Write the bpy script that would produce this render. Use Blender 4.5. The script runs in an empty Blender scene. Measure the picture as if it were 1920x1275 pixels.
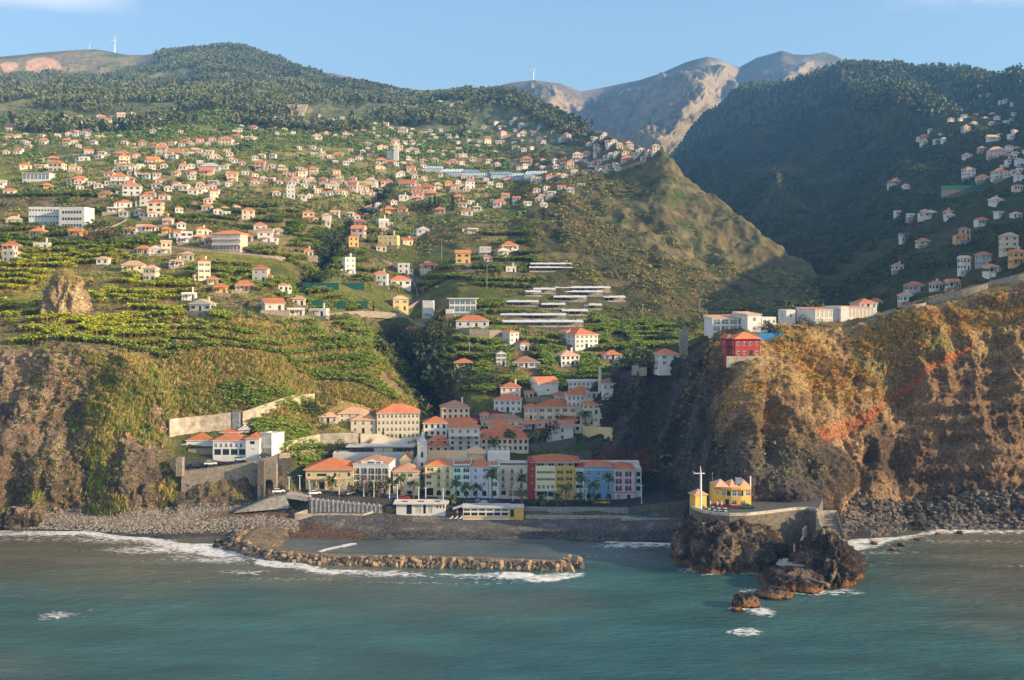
import bpy, math, random
import numpy as np
from mathutils import Vector, Matrix
from mathutils.bvhtree import BVHTree

sc = bpy.context.scene
R = math.radians
# ------------------------------------------------------------ camera, sky, sun
F, YH, H = 2200.0, 538.0, 80.0          # focal length in photo pixels, horizon row, camera height
cam = bpy.data.cameras.new("camera"); camo = bpy.data.objects.new("camera", cam)
sc.collection.objects.link(camo); sc.camera = camo
camo.location = (0, 0, H); camo.rotation_euler = (R(90), 0, 0)
cam.sensor_width = 36; cam.lens = F / 1920 * 36; cam.shift_y = -(637.5 - YH) / 1920
cam.clip_start = 1; cam.clip_end = 20000
SUN_AZ, SUN_EL = R(107), R(18)         # azimuth clockwise from +Y
SV = Vector((math.sin(SUN_AZ) * math.cos(SUN_EL), math.cos(SUN_AZ) * math.cos(SUN_EL), math.sin(SUN_EL)))
w = bpy.data.worlds.new("World"); sc.world = w; w.use_nodes = True
nt = w.node_tree; bgn = nt.nodes["Background"]
sky = nt.nodes.new("ShaderNodeTexSky"); sky.sky_type = 'NISHITA'; sky.sun_disc = False
sky.sun_elevation = SUN_EL; sky.sun_rotation = SUN_AZ; sky.altitude = 50
sky.air_density = 1.0; sky.dust_density = 0.6; sky.ozone_density = 1.2
tc = nt.nodes.new("ShaderNodeTexCoord"); mp = nt.nodes.new("ShaderNodeMapping"); mp.inputs['Scale'].default_value = (1, 1, 2.6)
cn = nt.nodes.new("ShaderNodeTexNoise"); cn.inputs['Scale'].default_value = 7.5; cn.inputs['Detail'].default_value = 7; cn.inputs['Roughness'].default_value = .58
cr = nt.nodes.new("ShaderNodeValToRGB"); cr.color_ramp.elements[0].position = .42; cr.color_ramp.elements[1].position = .60
cmx = nt.nodes.new("ShaderNodeMixRGB"); cmx.inputs['Color2'].default_value = (9.0, 8.0, 7.6, 1)
sep = nt.nodes.new("ShaderNodeSeparateXYZ"); rg = nt.nodes.new("ShaderNodeMapRange")
rg.inputs['From Min'].default_value = .212; rg.inputs['From Max'].default_value = .232; rg.inputs['To Min'].default_value = 0; rg.inputs['To Max'].default_value = .85
mu = nt.nodes.new("ShaderNodeMath"); mu.operation = 'MULTIPLY'
L = nt.links.new
L(tc.outputs['Generated'], mp.inputs['Vector']); L(mp.outputs[0], cn.inputs['Vector']); L(cn.outputs['Fac'], cr.inputs['Fac'])
L(tc.outputs['Generated'], sep.inputs[0]); L(sep.outputs['Z'], rg.inputs['Value']); L(rg.outputs[0], mu.inputs[0]); L(cr.outputs['Color'], mu.inputs[1])
ab = nt.nodes.new('ShaderNodeMath'); ab.operation = 'ABSOLUTE'; L(sep.outputs['X'], ab.inputs[0]); rx = nt.nodes.new('ShaderNodeMapRange'); rx.inputs['From Min'].default_value = .29; rx.inputs['From Max'].default_value = .35; L(ab.outputs[0], rx.inputs['Value']); mu2 = nt.nodes.new('ShaderNodeMath'); mu2.operation = 'MULTIPLY'; L(mu.outputs[0], mu2.inputs[0]); L(rx.outputs[0], mu2.inputs[1]); L(mu2.outputs[0], cmx.inputs['Fac']); L(sky.outputs[0], cmx.inputs['Color1']); L(cmx.outputs[0], bgn.inputs['Color'])
bgn.inputs['Strength'].default_value = 0.095
sl = bpy.data.lights.new("sun", 'SUN'); sl.energy = 5.0; sl.angle = R(0.5); sl.color = (1.0, 0.74, 0.44)
so = bpy.data.objects.new("sun", sl); sc.collection.objects.link(so); so.rotation_euler = SV.to_track_quat('Z', 'Y').to_euler()
so.location = (300, -100, 300)
sc.view_settings.view_transform = 'Standard'; sc.view_settings.look = 'None'
sc.view_settings.exposure = 1.32; sc.view_settings.gamma = 1.0; sc.view_settings.use_curve_mapping = False
sc.cycles.volume_bounces = 0; sc.cycles.max_bounces = 5; sc.cycles.diffuse_bounces = 3
sc.cycles.use_denoising = True

# ------------------------------------------------------------ helpers
rnd = random.Random(7)
npr = np.random.default_rng(11)
def tag(o, label=None, cat=None, group=None, kind=None):
    if label: o['label'] = label
    if cat: o['category'] = cat
    if group: o['group'] = group
    if kind: o['kind'] = kind
    return o
def pt(px, py, D):
    return Vector(((px - 960) / F * D, D, H - (py - YH) / F * D))
def _hash(ix, iy, iz, s):
    n = (ix.astype(np.int64) * 374761393 + iy.astype(np.int64) * 668265263 + iz.astype(np.int64) * 1274126177 + s * 974711) & 0xffffffff
    n = ((n ^ (n >> 13)) * 1103515245 + 12345) & 0xffffffff
    n = ((n ^ (n >> 16)) * 1664525 + 1013904223) & 0xffffffff
    return ((n >> 8) & 0xffff) / 32767.5 - 1.0
def vn(x, y, z, s=0):
    x0 = np.floor(x); y0 = np.floor(y); z0 = np.floor(z)
    fx = x - x0; fy = y - y0; fz = z - z0
    ux = fx * fx * (3 - 2 * fx); uy = fy * fy * (3 - 2 * fy); uz = fz * fz * (3 - 2 * fz)
    r = 0
    for a in (0, 1):
        for b in (0, 1):
            for c in (0, 1):
                r = r + _hash(x0 + a, y0 + b, z0 + c, s) * (ux if a else 1 - ux) * (uy if b else 1 - uy) * (uz if c else 1 - uz)
    return r
def fbm(x, y, z, sc_, o=4, s=0, g=.5):
    r = 0; a = 1; t = 0; f = 1 / sc_
    for i in range(o):
        r = r + a * vn(x * f + 17.3 * i, y * f - 9.1 * i, z * f + 5.7 * i, s + i); t += a; a *= g; f *= 2.03
    return r / t * 1.6
def ridged(x, y, z, sc_, o=4, s=0, g=.5):
    r = 0; a = 1; t = 0; f = 1 / sc_
    for i in range(o):
        r = r + a * (1 - 2 * np.abs(vn(x * f + 3.3 * i, y * f - 8.1 * i, z * f + 2.7 * i, s + i))); t += a; a *= g; f *= 2.03
    return r / t
def smooth(a, sig, axis):
    if sig <= 0: return a
    n = int(sig * 3) + 1; k = np.exp(-.5 * (np.arange(-n, n + 1) / sig) ** 2); k /= k.sum()
    p = [(0, 0)] * a.ndim; p[axis] = (n, n)
    b = np.pad(a, p, mode='edge')
    return np.apply_along_axis(lambda v: np.convolve(v, k, 'valid'), axis, b)
def sstep(a, b, x):
    t = np.clip((x - a) / (b - a), 0, 1); return t * t * (3 - 2 * t)
def mesh_np(name, V, Fq, mat=None, parent=None, col=None, smooth_=True, mats=None, midx=None):
    me = bpy.data.meshes.new(name); V = np.asarray(V, np.float32); Fq = np.asarray(Fq, np.int32)
    me.vertices.add(len(V)); me.vertices.foreach_set('co', V.ravel())
    n, k = Fq.shape
    me.loops.add(n * k); me.polygons.add(n)
    me.loops.foreach_set('vertex_index', Fq.ravel())
    me.polygons.foreach_set('loop_start', np.arange(0, n * k, k, dtype=np.int32))
    if smooth_: me.polygons.foreach_set('use_smooth', np.ones(n, bool))
    me.update(calc_edges=True)
    if col is not None:
        at = me.color_attributes.new('Col', 'FLOAT_COLOR', 'POINT')
        c = np.ones((len(V), 4), np.float32); c[:, :col.shape[1]] = col; at.data.foreach_set('color', c.ravel())
    for m in (mats or ([mat] if mat else [])): me.materials.append(m)
    if midx is not None: me.polygons.foreach_set('material_index', np.asarray(midx, np.int32))
    o = bpy.data.objects.new(name, me); sc.collection.objects.link(o)
    if parent: o.parent = parent
    return o
def grid_faces(r, c):
    i = np.arange(r * c).reshape(r, c)
    return np.stack([i[:-1, :-1], i[:-1, 1:], i[1:, 1:], i[1:, :-1]], -1).reshape(-1, 4)

# ------------------------------------------------------------ materials
def mat(name, color, rough=.8, noise=.0, nscale=1.0, bump=0.0, bscale=None, metal=0, spec=.3, attr=False, detail=5, col2=None, emit=None):
    m = bpy.data.materials.new(name); m.use_nodes = True; n = m.node_tree; b = n.nodes['Principled BSDF']; lk = n.links.new
    b.inputs['Roughness'].default_value = rough; b.inputs['Metallic'].default_value = metal
    b.inputs['Specular IOR Level'].default_value = spec
    b.inputs['Base Color'].default_value = (*color, 1)
    t = n.nodes.new('ShaderNodeTexCoord')
    src = None
    if attr:
        a = n.nodes.new('ShaderNodeAttribute'); a.attribute_name = 'Col'; src = a.outputs['Color']
    if noise or col2:
        nz = n.nodes.new('ShaderNodeTexNoise'); nz.inputs['Scale'].default_value = nscale; nz.inputs['Detail'].default_value = detail; nz.inputs['Roughness'].default_value = .65
        lk(t.outputs['Object'], nz.inputs['Vector'])
        if col2:
            rp = n.nodes.new('ShaderNodeValToRGB'); rp.color_ramp.elements[0].position = .42; rp.color_ramp.elements[1].position = .6
            rp.color_ramp.elements[0].color = (*color, 1); rp.color_ramp.elements[1].color = (*col2, 1)
            lk(nz.outputs['Fac'], rp.inputs['Fac']); src = rp.outputs['Color']
        if noise:
            mr = n.nodes.new('ShaderNodeMapRange'); mr.inputs['From Min'].default_value = .3; mr.inputs['From Max'].default_value = .7
            mr.inputs['To Min'].default_value = 1 - noise; mr.inputs['To Max'].default_value = 1 + noise
            lk(nz.outputs['Fac'], mr.inputs['Value'])
            mx = n.nodes.new('ShaderNodeVectorMath'); mx.operation = 'SCALE'
            if src is None: mx.inputs[0].default_value = color
            else: lk(src, mx.inputs[0])
            lk(mr.outputs[0], mx.inputs['Scale']); src = mx.outputs[0]
    if src is not None: lk(src, b.inputs['Base Color'])
    if bump:
        nb = n.nodes.new('ShaderNodeTexNoise'); nb.inputs['Scale'].default_value = bscale or nscale; nb.inputs['Detail'].default_value = 6; nb.inputs['Roughness'].default_value = .6
        lk(t.outputs['Object'], nb.inputs['Vector']); bp = n.nodes.new('ShaderNodeBump'); bp.inputs['Strength'].default_value = 1; bp.inputs['Distance'].default_value = bump
        lk(nb.outputs['Fac'], bp.inputs['Height']); lk(bp.outputs[0], b.inputs['Normal'])
    if emit: b.inputs['Emission Color'].default_value = (*emit, 1); b.inputs['Emission Strength'].default_value = 1
    return m
M = {}
M['near'] = mat('ground_near', (.2, .2, .1), .95, .35, .9, .5, .35, attr=True, spec=.1, detail=8)
def rich(m, c1, c2, b1, b2):
    n = m.node_tree; lk = n.links.new; b = n.nodes['Principled BSDF']; t = [x for x in n.nodes if x.type == 'TEX_COORD'][0]
    src = b.inputs['Base Color'].links[0].from_socket
    vo = n.nodes.new('ShaderNodeTexVoronoi'); vo.feature = 'DISTANCE_TO_EDGE'; vo.inputs['Scale'].default_value = c1; lk(t.outputs['Object'], vo.inputs['Vector'])
    mr = n.nodes.new('ShaderNodeMapRange'); mr.inputs['From Max'].default_value = .12; mr.inputs['To Min'].default_value = .45; mr.inputs['To Max'].default_value = 1.0; lk(vo.outputs['Distance'], mr.inputs['Value'])
    nz = n.nodes.new('ShaderNodeTexNoise'); nz.inputs['Scale'].default_value = c2; nz.inputs['Detail'].default_value = 10; nz.inputs['Roughness'].default_value = .75; lk(t.outputs['Object'], nz.inputs['Vector'])
    m2 = n.nodes.new('ShaderNodeMapRange'); m2.inputs['From Min'].default_value = .32; m2.inputs['From Max'].default_value = .68; m2.inputs['To Min'].default_value = .5; m2.inputs['To Max'].default_value = 1.5; lk(nz.outputs['Fac'], m2.inputs['Value'])
    mu_ = n.nodes.new('ShaderNodeMath'); mu_.operation = 'MULTIPLY'; lk(mr.outputs[0], mu_.inputs[0]); lk(m2.outputs[0], mu_.inputs[1])
    sc_ = n.nodes.new('ShaderNodeVectorMath'); sc_.operation = 'SCALE'; lk(src, sc_.inputs[0]); lk(mu_.outputs[0], sc_.inputs['Scale']); lk(sc_.outputs[0], b.inputs['Base Color'])
    bp = [x for x in n.nodes if x.type == 'BUMP'][0]; ad = n.nodes.new('ShaderNodeMath'); ad.operation = 'MULTIPLY_ADD'; ad.inputs[1].default_value = b1; h0 = bp.inputs['Height'].links[0].from_socket
    lk(nz.outputs['Fac'], ad.inputs[0]); lk(h0, ad.inputs[2]); lk(ad.outputs[0], bp.inputs['Height']); bp.inputs['Distance'].default_value = b2
rich(M['near'], .8, 1.4, .8, 1.2)
M['far'] = mat('ground_far', (.2, .2, .1), .95, .3, .06, 6, .03, attr=True, spec=.05, detail=9)
M['veg'] = mat('leaves', (.1, .2, .05), .7, .25, .8, attr=True, spec=.15)

BVHS = []
def hit(px, py, cands=None):
    d = Vector(((px - 960) / F, 1, -(py - YH) / F)); L0 = d.length; d.normalize(); best = None
    for i, b in enumerate(BVHS):
        if cands is not None and i not in cands: continue
        r = b.ray_cast(Vector((0, 0, H)), d)
        if r[0] is not None and (best is None or r[3] < best[1]): best = (r[0], r[3])
    return best[0] if best else None
def drop(x, y, z=2500):
    best = None
    for b in BVHS:
        r = b.ray_cast(Vector((x, y, z)), Vector((0, 0, -1)))
        if r[0] is not None and (best is None or r[0].z > best): best = r[0].z
    return best

def loft(cols, pxs, nsub, sx=3, sr=1.2):
    ks = sorted(cols); A = np.array([cols[k] for k in ks], float)      # (K, Rr, 2) py, D
    nr = A.shape[1]; C = len(pxs)
    D = np.array([np.interp(pxs, ks, A[:, r, 1]) for r in range(nr)]); Y = np.array([np.interp(pxs, ks, A[:, r, 0]) for r in range(nr)])
    D = smooth(D, sx, 1); Y = smooth(Y, sx, 1)
    Z = H - (Y - YH) / F * D
    ts = [0.0]
    for i, n in enumerate(nsub): ts += list(i + (np.arange(n) + 1) / n)
    ts = np.array(ts); i0 = np.minimum(ts.astype(int), nr - 2); f = (ts - i0)[:, None]
    DD = D[i0] * (1 - f) + D[i0 + 1] * f; ZZ = Z[i0] * (1 - f) + Z[i0 + 1] * f
    DD = smooth(DD, sr, 0); ZZ = smooth(ZZ, sr, 0)
    X = (pxs[None, :] - 960) / F * DD
    return X, DD, ZZ, ts
def normals(X, Y, Z):
    ax, ay, az = [np.gradient(a, axis=0) for a in (X, Y, Z)]; bx, by, bz = [np.gradient(a, axis=1) for a in (X, Y, Z)]
    nx = by * az - bz * ay; ny = bz * ax - bx * az; nz = bx * ay - by * ax
    l = np.sqrt(nx * nx + ny * ny + nz * nz) + 1e-9
    return nx / l, ny / l, nz / l
def scr(X, Y, Z): return 960 + F * X / Y, YH - F * (Z - H) / Y
def lerp(a, b, t):
    return a * (1 - t[..., None]) + np.array(b) * t[..., None]
# ------------------------------------------------------------ terrain: main hillside, left headland, village slope
rowsA = {
 -500: [(968,400),(900,405),(830,412),(740,421),(640,434),(575,466),(510,520),(430,590),(350,690),(270,900),(215,1250),(185,1700),(160,2200),(130,2800),(110,3400)],
 0:   [(968,400),(900,405),(830,410),(740,419),(655,432),(600,465),(540,520),(470,590),(400,690),(310,900),(250,1250),(210,1700),(180,2200),(140,2800),(104,3400)],
 120: [(966,400),(900,405),(830,411),(740,421),(648,432),(600,465),(540,520),(470,600),(400,690),(310,900),(250,1250),(205,1700),(180,2200),(130,2800),(92,3400)],
 180: [(964,400),(900,405),(830,411),(740,421),(655,432),(600,465),(540,520),(470,600),(400,690),(310,900),(247,1270),(205,1720),(180,2200),(130,2800),(88,3350)],
 250: [(962,401),(900,405),(830,411),(745,421),(665,433),(605,465),(540,520),(470,600),(400,690),(310,900),(245,1300),(205,1750),(180,2200),(140,2700),(101,3200)],
 320: [(958,401),(890,408),(868,410),(800,424),(680,440),(610,465),(545,520),(475,600),(400,690),(310,900),(240,1300),(210,1700),(180,2200),(140,2600),(94,3100)],
 420: [(955,402),(882,409),(866,414),(790,430),(665,448),(600,470),(540,530),(475,610),(410,700),(320,900),(240,1350),(208,1700),(175,2200),(130,2600),(86,3000)],
 480: [(950,403),(872,411),(857,415),(790,431),(670,450),(603,474),(548,530),(482,610),(410,710),(320,910),(243,1350),(206,1700),(178,2150),(135,2550),(92,2950)],
 530: [(952,400),(868,414),(850,420),(790,435),(680,454),(608,480),(555,530),(490,612),(410,720),(320,920),(245,1350),(205,1700),(180,2100),(145,2500),(112,2900)],
 560: [(966,396),(940,402),(880,424),(795,442),(705,462),(615,485),(557,545),(495,615),(415,730),(325,930),(248,1350),(205,1700),(183,2050),(155,2400),(127,2750)],
 590: [(958,394),(934,395),(903,426),(800,450),(715,468),(625,490),(560,560),(500,620),(420,740),(330,940),(250,1350),(205,1700),(185,2000),(162,2320),(135,2620)],
 700: [(960,394),(940,395),(905,428),(800,454),(740,470),(650,500),(590,580),(520,640),(430,760),(330,980),(255,1350),(215,1700),(195,1900),(180,2150),(163,2400)],
 780: [(964,394),(947,395),(912,430),(800,458),(752,478),(670,540),(590,610),(510,680),(430,780),(330,1000),(260,1400),(225,1650),(205,1850),(190,2050),(180,2300)],
 860: [(966,394),(950,395),(917,430),(815,458),(752,478),(640,525),(590,570),(500,660),(420,780),(330,1050),(260,1400),(225,1650),(205,1800),(190,1950),(176,2100)],
 960: [(967,394),(951,395),(920,430),(830,456),(760,480),(670,514),(590,572),(500,660),(410,800),(330,1050),(270,1350),(230,1600),(205,1750),(188,1880),(173,2000)],
 1060:[(967,394),(952,395),(922,430),(830,456),(760,480),(680,514),(600,572),(500,670),(420,780),(350,900),(300,1100),(270,1300),(250,1400),(235,1500),(224,1600)],
 1160:[(966,394),(950,396),(922,430),(850,450),(770,477),(690,512),(610,580),(520,680),(450,770),(390,850),(340,950),(310,1020),(290,1080),(275,1140),(262,1200)],
 1240:[(962,394),(945,397),(915,425),(850,450),(760,480),(680,515),(620,570),(560,640),(500,720),(440,800),(390,860),(350,910),(325,940),(308,970),(294,1000)],
 1330:[(960,394),(945,397),(900,430),(850,450),(750,480),(660,530),(620,580),(580,650),(540,730),(500,790),(470,830),(440,870),(415,895),(392,915),(370,930)],
 1420:[(960,394),(945,397),(900,430),(850,450),(750,480),(650,530),(610,590),(580,650),(560,720),(535,770),(515,810),(495,835),(475,860),(460,875),(444,890)],
 1500:[(960,394),(945,397),(900,430),(850,450),(750,480),(640,530),(605,590),(585,650),(568,720),(555,770),(543,800),(530,825),(520,845),(512,858),(505,870)],
 1640:[(960,394),(945,397),(900,430),(850,450),(750,480),(660,530),(640,590),(625,650),(615,720),(605,770),(600,800),(595,825),(592,845),(590,858),(590,870)],
}
SHORE = [(-600,386),(0,386),(100,384),(200,378),(300,374),(400,377),(480,378),(560,378),(640,373),(700,371),(850,371),(1150,369),(1290,369),(1700,372)]
def full(cols, back=(420, 260)):
    out = {}
    for k, v in cols.items():
        s = np.interp(k, *zip(*SHORE)); r = list(v)
        r = [(YH + (H + 9) * F / (s - 30), s - 30), (YH + (H - .1) * F / s, s)] + r
        py, D = v[-1]; z = H - (py - YH) / F * D
        D2 = D * 1.12; z2 = z - .18 * (D2 - D) - 20 * (D / 1000); r.append((YH - (z2 - H) / D2 * F, D2))
        D3 = D * 1.35; z3 = z * .55; r.append((YH - (z3 - H) / D3 * F, D3)); out[k] = r
    return out
pxsA = np.concatenate([np.arange(-500, -30, 12), np.arange(-30, 1560, 2.6), np.arange(1560, 1640, 10)]).astype(float)
XA, YA, ZA, tA = loft(full(rowsA), pxsA, [8, 26, 24, 34, 36, 52, 66, 78, 84, 72, 72, 46, 28, 20, 22, 22, 4, 4], 3, 1.0)
PXA = np.broadcast_to(pxsA, XA.shape)
PYA = YH - F * (ZA - H) / YA
nx, ny, nz = normals(XA, YA, ZA)
def n_w1(x, y): return vn(x / 50, y / 50, x * 0, 44)
# zone weights
def band(v, a, b, s): return sstep(a - s, a + s, v) * (1 - sstep(b - s, b + s, v))
T = np.broadcast_to(tA[:, None], XA.shape)                     # 2 foot, 3 bench, ...
# left cliffs: px<340 rows 2..6
wig = fbm(XA, YA, ZA, 45, 3, 3)
cliffL = (1 - sstep(300, 345, PXA)) * band(T, 2.0, 6.0 + .25 * 0, .25)
grassL = band(PXA, 330, 760, 30) * band(T, 4.9, 7.0, .25)
lowcl = band(PXA, 300, 540, 15) * band(T, 2.1, 2.95, .1)
flat = np.maximum(sstep(545, 590, PXA) * band(T, 2.5, 4.2, .25) , band(PXA, 318, 545, 12) * band(T, 2.93, 4.1, .12))
beach = (1 - sstep(2.0, 2.15, T))
spur = sstep(960, 1060, PXA + (T - 9) * 25) * band(T, 8.2, 30, .5) + 0
ravine = np.exp(-((PXA - np.interp(PYA, [580, 650, 760, 800], [700, 745, 825, 840])) / 42.0) ** 2) * band(PYA, 600, 780, 18)
rav2 = np.exp(-((PXA - np.interp(PYA, [300, 360, 430, 490, 560], [745, 700, 640, 590, 545])) / 24.0) ** 2) * band(PYA, 340, 545, 22)
ravine = np.maximum(ravine, rav2 * .8)
far = sstep(11.6, 12.6, T + .6 * wig) * (1 - sstep(1060, 1130, PXA))
terr = sstep(5.9, 6.4, T) * (1 - far) * (1 - .75 * np.clip(spur, 0, 1)) * (1 - ravine)
terr = np.maximum(terr, grassL * .5) * sstep(-.75, -.1, fbm(XA, YA, ZA * 0, 55, 2, 47))
# displacement
amp = 1.1 + 0 * XA
amp = amp * (1 - .97 * flat) * (1 - .85 * beach)
crestf = 1 - .93 * band(T, 15.2, 18, .6)
amp = amp + cliffL * 4.6 + lowcl * .8 + 3.4 * np.clip(spur, 0, 1) * sstep(7, 9, T) + sstep(9, 12, T) * 1.2 + 2 * ravine
dn = (amp * (.55 * fbm(XA, YA, ZA * 1.0, 13, 4, 1) + .65 * ridged(XA, YA, ZA * .45, 22, 4, 5)) + 2.2 * cliffL * ridged(XA, YA, ZA * .6, 45, 3, 21)) * (1 - .6 * (1 - crestf))
dn = dn + (cliffL + lowcl) * (.55 * ridged(XA, YA, ZA * .6, 2.8, 3, 77) + .5 * vn(XA / 1.2, YA / 1.2, ZA / 1.2, 78) + .6 * (np.floor(dn * .7) / .7 - dn))
g1 = (13 * np.clip(spur, 0, 1) * sstep(7.5, 9.5, T) + 3.5 * sstep(8, 10, T)) * (ridged(XA * .9 + YA * .3, YA * .5, ZA * .2, 75, 4, 29) - .45) * crestf
gully = (sstep(11, 14, T) * (ridged(XA, YA * .35, ZA * .3, 230, 5, 31, .55) - .55 * sstep(13, 15, T)) * 44 + g1) * crestf
D0 = YA.copy()
XA = XA + nx * dn; YA = YA + ny * dn; ZA = ZA + nz * dn + gully * .8
YA = YA - 14 * ridged(XA, ZA * .3, ZA * 0, 17, 3, 9) * cliffL * .35
YA = YA + ravine * 30; ZA = ZA - ravine * 9
# terraces: level treads and steep dry-stone risers following the contours
stp = np.where(D0 < 620, 3.4, np.where(D0 < 900, 5.0, 7.0))
plotn = np.round(2.2 * vn(XA / 34 + .6 * n_w1(XA, YA), YA / 30, XA * 0, 43)) * 1.35
zz = ZA + 5.0 * fbm(XA, YA, ZA * 0, 75, 4, 41) + plotn
q = zz / stp; fr = q - np.floor(q); fr2 = sstep(.62, .98, fr)
ZA = ZA + (fr2 - fr) * stp * .85 * np.clip(terr, 0, 1)
riser = ((fr > .6) & (fr < 1.0)).astype(float) * np.clip(terr, 0, 1) * (1 - sstep(900, 1400, D0))
nx, ny, nz = normals(XA, YA, ZA)
# albedo
n1 = fbm(XA, YA, ZA, 9, 4, 51); n2 = fbm(XA, YA, ZA, 38, 4, 52); n3 = fbm(XA, YA, ZA, 150, 3, 53); n4 = fbm(XA, YA, ZA * .3, 4, 3, 54)
col = np.zeros(XA.shape + (3,)) + np.array((.12, .15, .035))
col = lerp(col, (.19, .21, .05), sstep(-.2, .6, n2))
col = lerp(col, (.27, .20, .10), sstep(.15, .6, n1) * .7)
col = lerp(col, (.08, .11, .04), sstep(.1, .6, n3) * .75)
sun_tint = np.exp(-((PXA - 120) / 300) ** 2) * band(PYA, 470, 640, 30)  # sunlit part of the left terraces, its light put into the albedo
col = lerp(col, (.60, .52, .07), sun_tint * sstep(-.6, .4, n2) * .85)
rock = np.zeros_like(col) + np.array((.36, .26, .17)); rock = lerp(rock, (.13, .105, .085), sstep(-.1, .5, n1)); rock = lerp(rock, (.33, .2, .11), sstep(.1, .7, n2) * .6)
dry = np.zeros_like(col) + np.array((.50, .39, .14)); dry = lerp(dry, (.28, .28, .06), sstep(-.1, .5, n2)); dry = lerp(dry, (.10, .13, .035), sstep(.1, .7, n1) * .7)
def mixc(a, b, t): return a * (1 - t[..., None]) + b * t[..., None]
col = mixc(col, dry, np.clip(grassL, 0, 1))
steep = 1 - sstep(.38, .62, nz + .12 * n1)
cl = np.clip(cliffL + lowcl, 0, 1)
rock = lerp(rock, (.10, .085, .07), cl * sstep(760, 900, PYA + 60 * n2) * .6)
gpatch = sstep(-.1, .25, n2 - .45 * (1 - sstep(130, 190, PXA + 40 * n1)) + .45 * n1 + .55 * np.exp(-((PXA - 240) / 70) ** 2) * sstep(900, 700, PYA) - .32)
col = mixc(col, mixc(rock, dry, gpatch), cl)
col = mixc(col, rock, steep * (1 - cl) * (1 - flat) * .6 * (1 - far))
col = lerp(col, (.25, .18, .11), riser * .9 * (.6 + .4 * np.clip(n1, -1, 1)))
sp = np.zeros_like(col) + np.array((.12, .105, .055)); sp = lerp(sp, (.06, .075, .03), sstep(-.2, .4, n1 + n2 * .5)); sp = lerp(sp, (.15, .12, .065), sstep(.25, .7, n2) * .7)
strp = sstep(.3, .8, np.sin(zz / 2.2)) * sstep(0, .5, n3 + .2)
sp = lerp(sp, (.21, .18, .10), strp * .55)
col = mixc(col, sp, np.clip(spur, 0, 1))
col = lerp(col, (.04, .05, .02), np.clip(ravine * 1.3, 0, 1))  # ravine ground near black: shade under the trees put into the colour
fo = np.zeros_like(col) + np.array((.11, .13, .06)); fo = lerp(fo, (.17, .17, .085), sstep(-.2, .5, n3))
col = mixc(col, fo, far)
bald = (1 - sstep(280, 330, PXA)) * sstep(0, 12, 148 - PYA + 18 * n3 + (PXA - 130) * -.03)
col = mixc(col, np.zeros_like(col) + np.array((.27, .235, .14)), np.clip(bald, 0, 1)); col = lerp(col, (.12, .15, .07), np.clip(bald, 0, 1) * sstep(.0, .5, n3))
scar = np.maximum(sstep(1.15, .8, ((PXA - 82) / 34) ** 2 + ((PYA - 122) / 14) ** 2), sstep(1.15, .8, ((PXA - 18) / 17) ** 2 + ((PYA - 124) / 7) ** 2))
col = lerp(col, (.72, .44, .28), scar)
# beach and paved ground
peb = np.zeros_like(col) + np.array((.17, .16, .15)); peb = lerp(peb, (.10, .098, .095), sstep(-.2, .5, n2)); peb = lerp(peb, (.30, .27, .235), sstep(.2, .7, n4) * .6)
leftb = 1 - sstep(430, 560, PXA)
peb = lerp(peb, (.36, .31, .25), leftb * sstep(.3, .75, T - 1) * .75)
wet = sstep(1.0, 1.12, T) * (1 - sstep(1.22, 1.45, T + .1 * n2)) + (1 - sstep(1.0, 1.1, T))
cove = band(PXA, 520, 690, 22) * (1 - sstep(1.3, 1.75, T + .15 * n2 + (PXA - 560) * .0022))
peb = lerp(peb, (.055, .055, .055), wet * .8); peb = lerp(peb, (.17, .105, .07), np.clip(cove, 0, 1))
path = band(PXA, 380, 560, 25) * band(T, 1.62, 1.9, .08)
peb = lerp(peb, (.20, .125, .08), path * .8)
col = mixc(col, peb, beach)
col = mixc(col, lerp(np.zeros_like(col) + np.array((.075, .078, .085)), (.11, .11, .11), sstep(-.3, .5, n2)), np.clip(flat, 0, 1))

colA = np.clip(col * (1 + .25 * n4[..., None]), .01, .9)
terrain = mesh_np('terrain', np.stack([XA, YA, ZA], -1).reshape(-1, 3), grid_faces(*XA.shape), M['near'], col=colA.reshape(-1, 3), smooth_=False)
n2A, nzA, upA = n2, nz, None
nsplit = int(np.argmax(tA > 10.5))
terrain.data.materials.append(M['far'])
mi = np.zeros((XA.shape[0] - 1, XA.shape[1] - 1), np.int32); mi[nsplit:] = 1
terrain.data.polygons.foreach_set('material_index', mi.ravel())
tag(terrain, kind='structure')
def bvh_of(X, Y, Z, sr=2, sc2=2):
    X, Y, Z = X[::sr, ::sc2], Y[::sr, ::sc2], Z[::sr, ::sc2]
    v = np.stack([X, Y, Z], -1).reshape(-1, 3).tolist()
    BVHS.append(BVHTree.FromPolygons(v, grid_faces(*X.shape).tolist()))
bvh_of(XA, YA, ZA)

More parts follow.
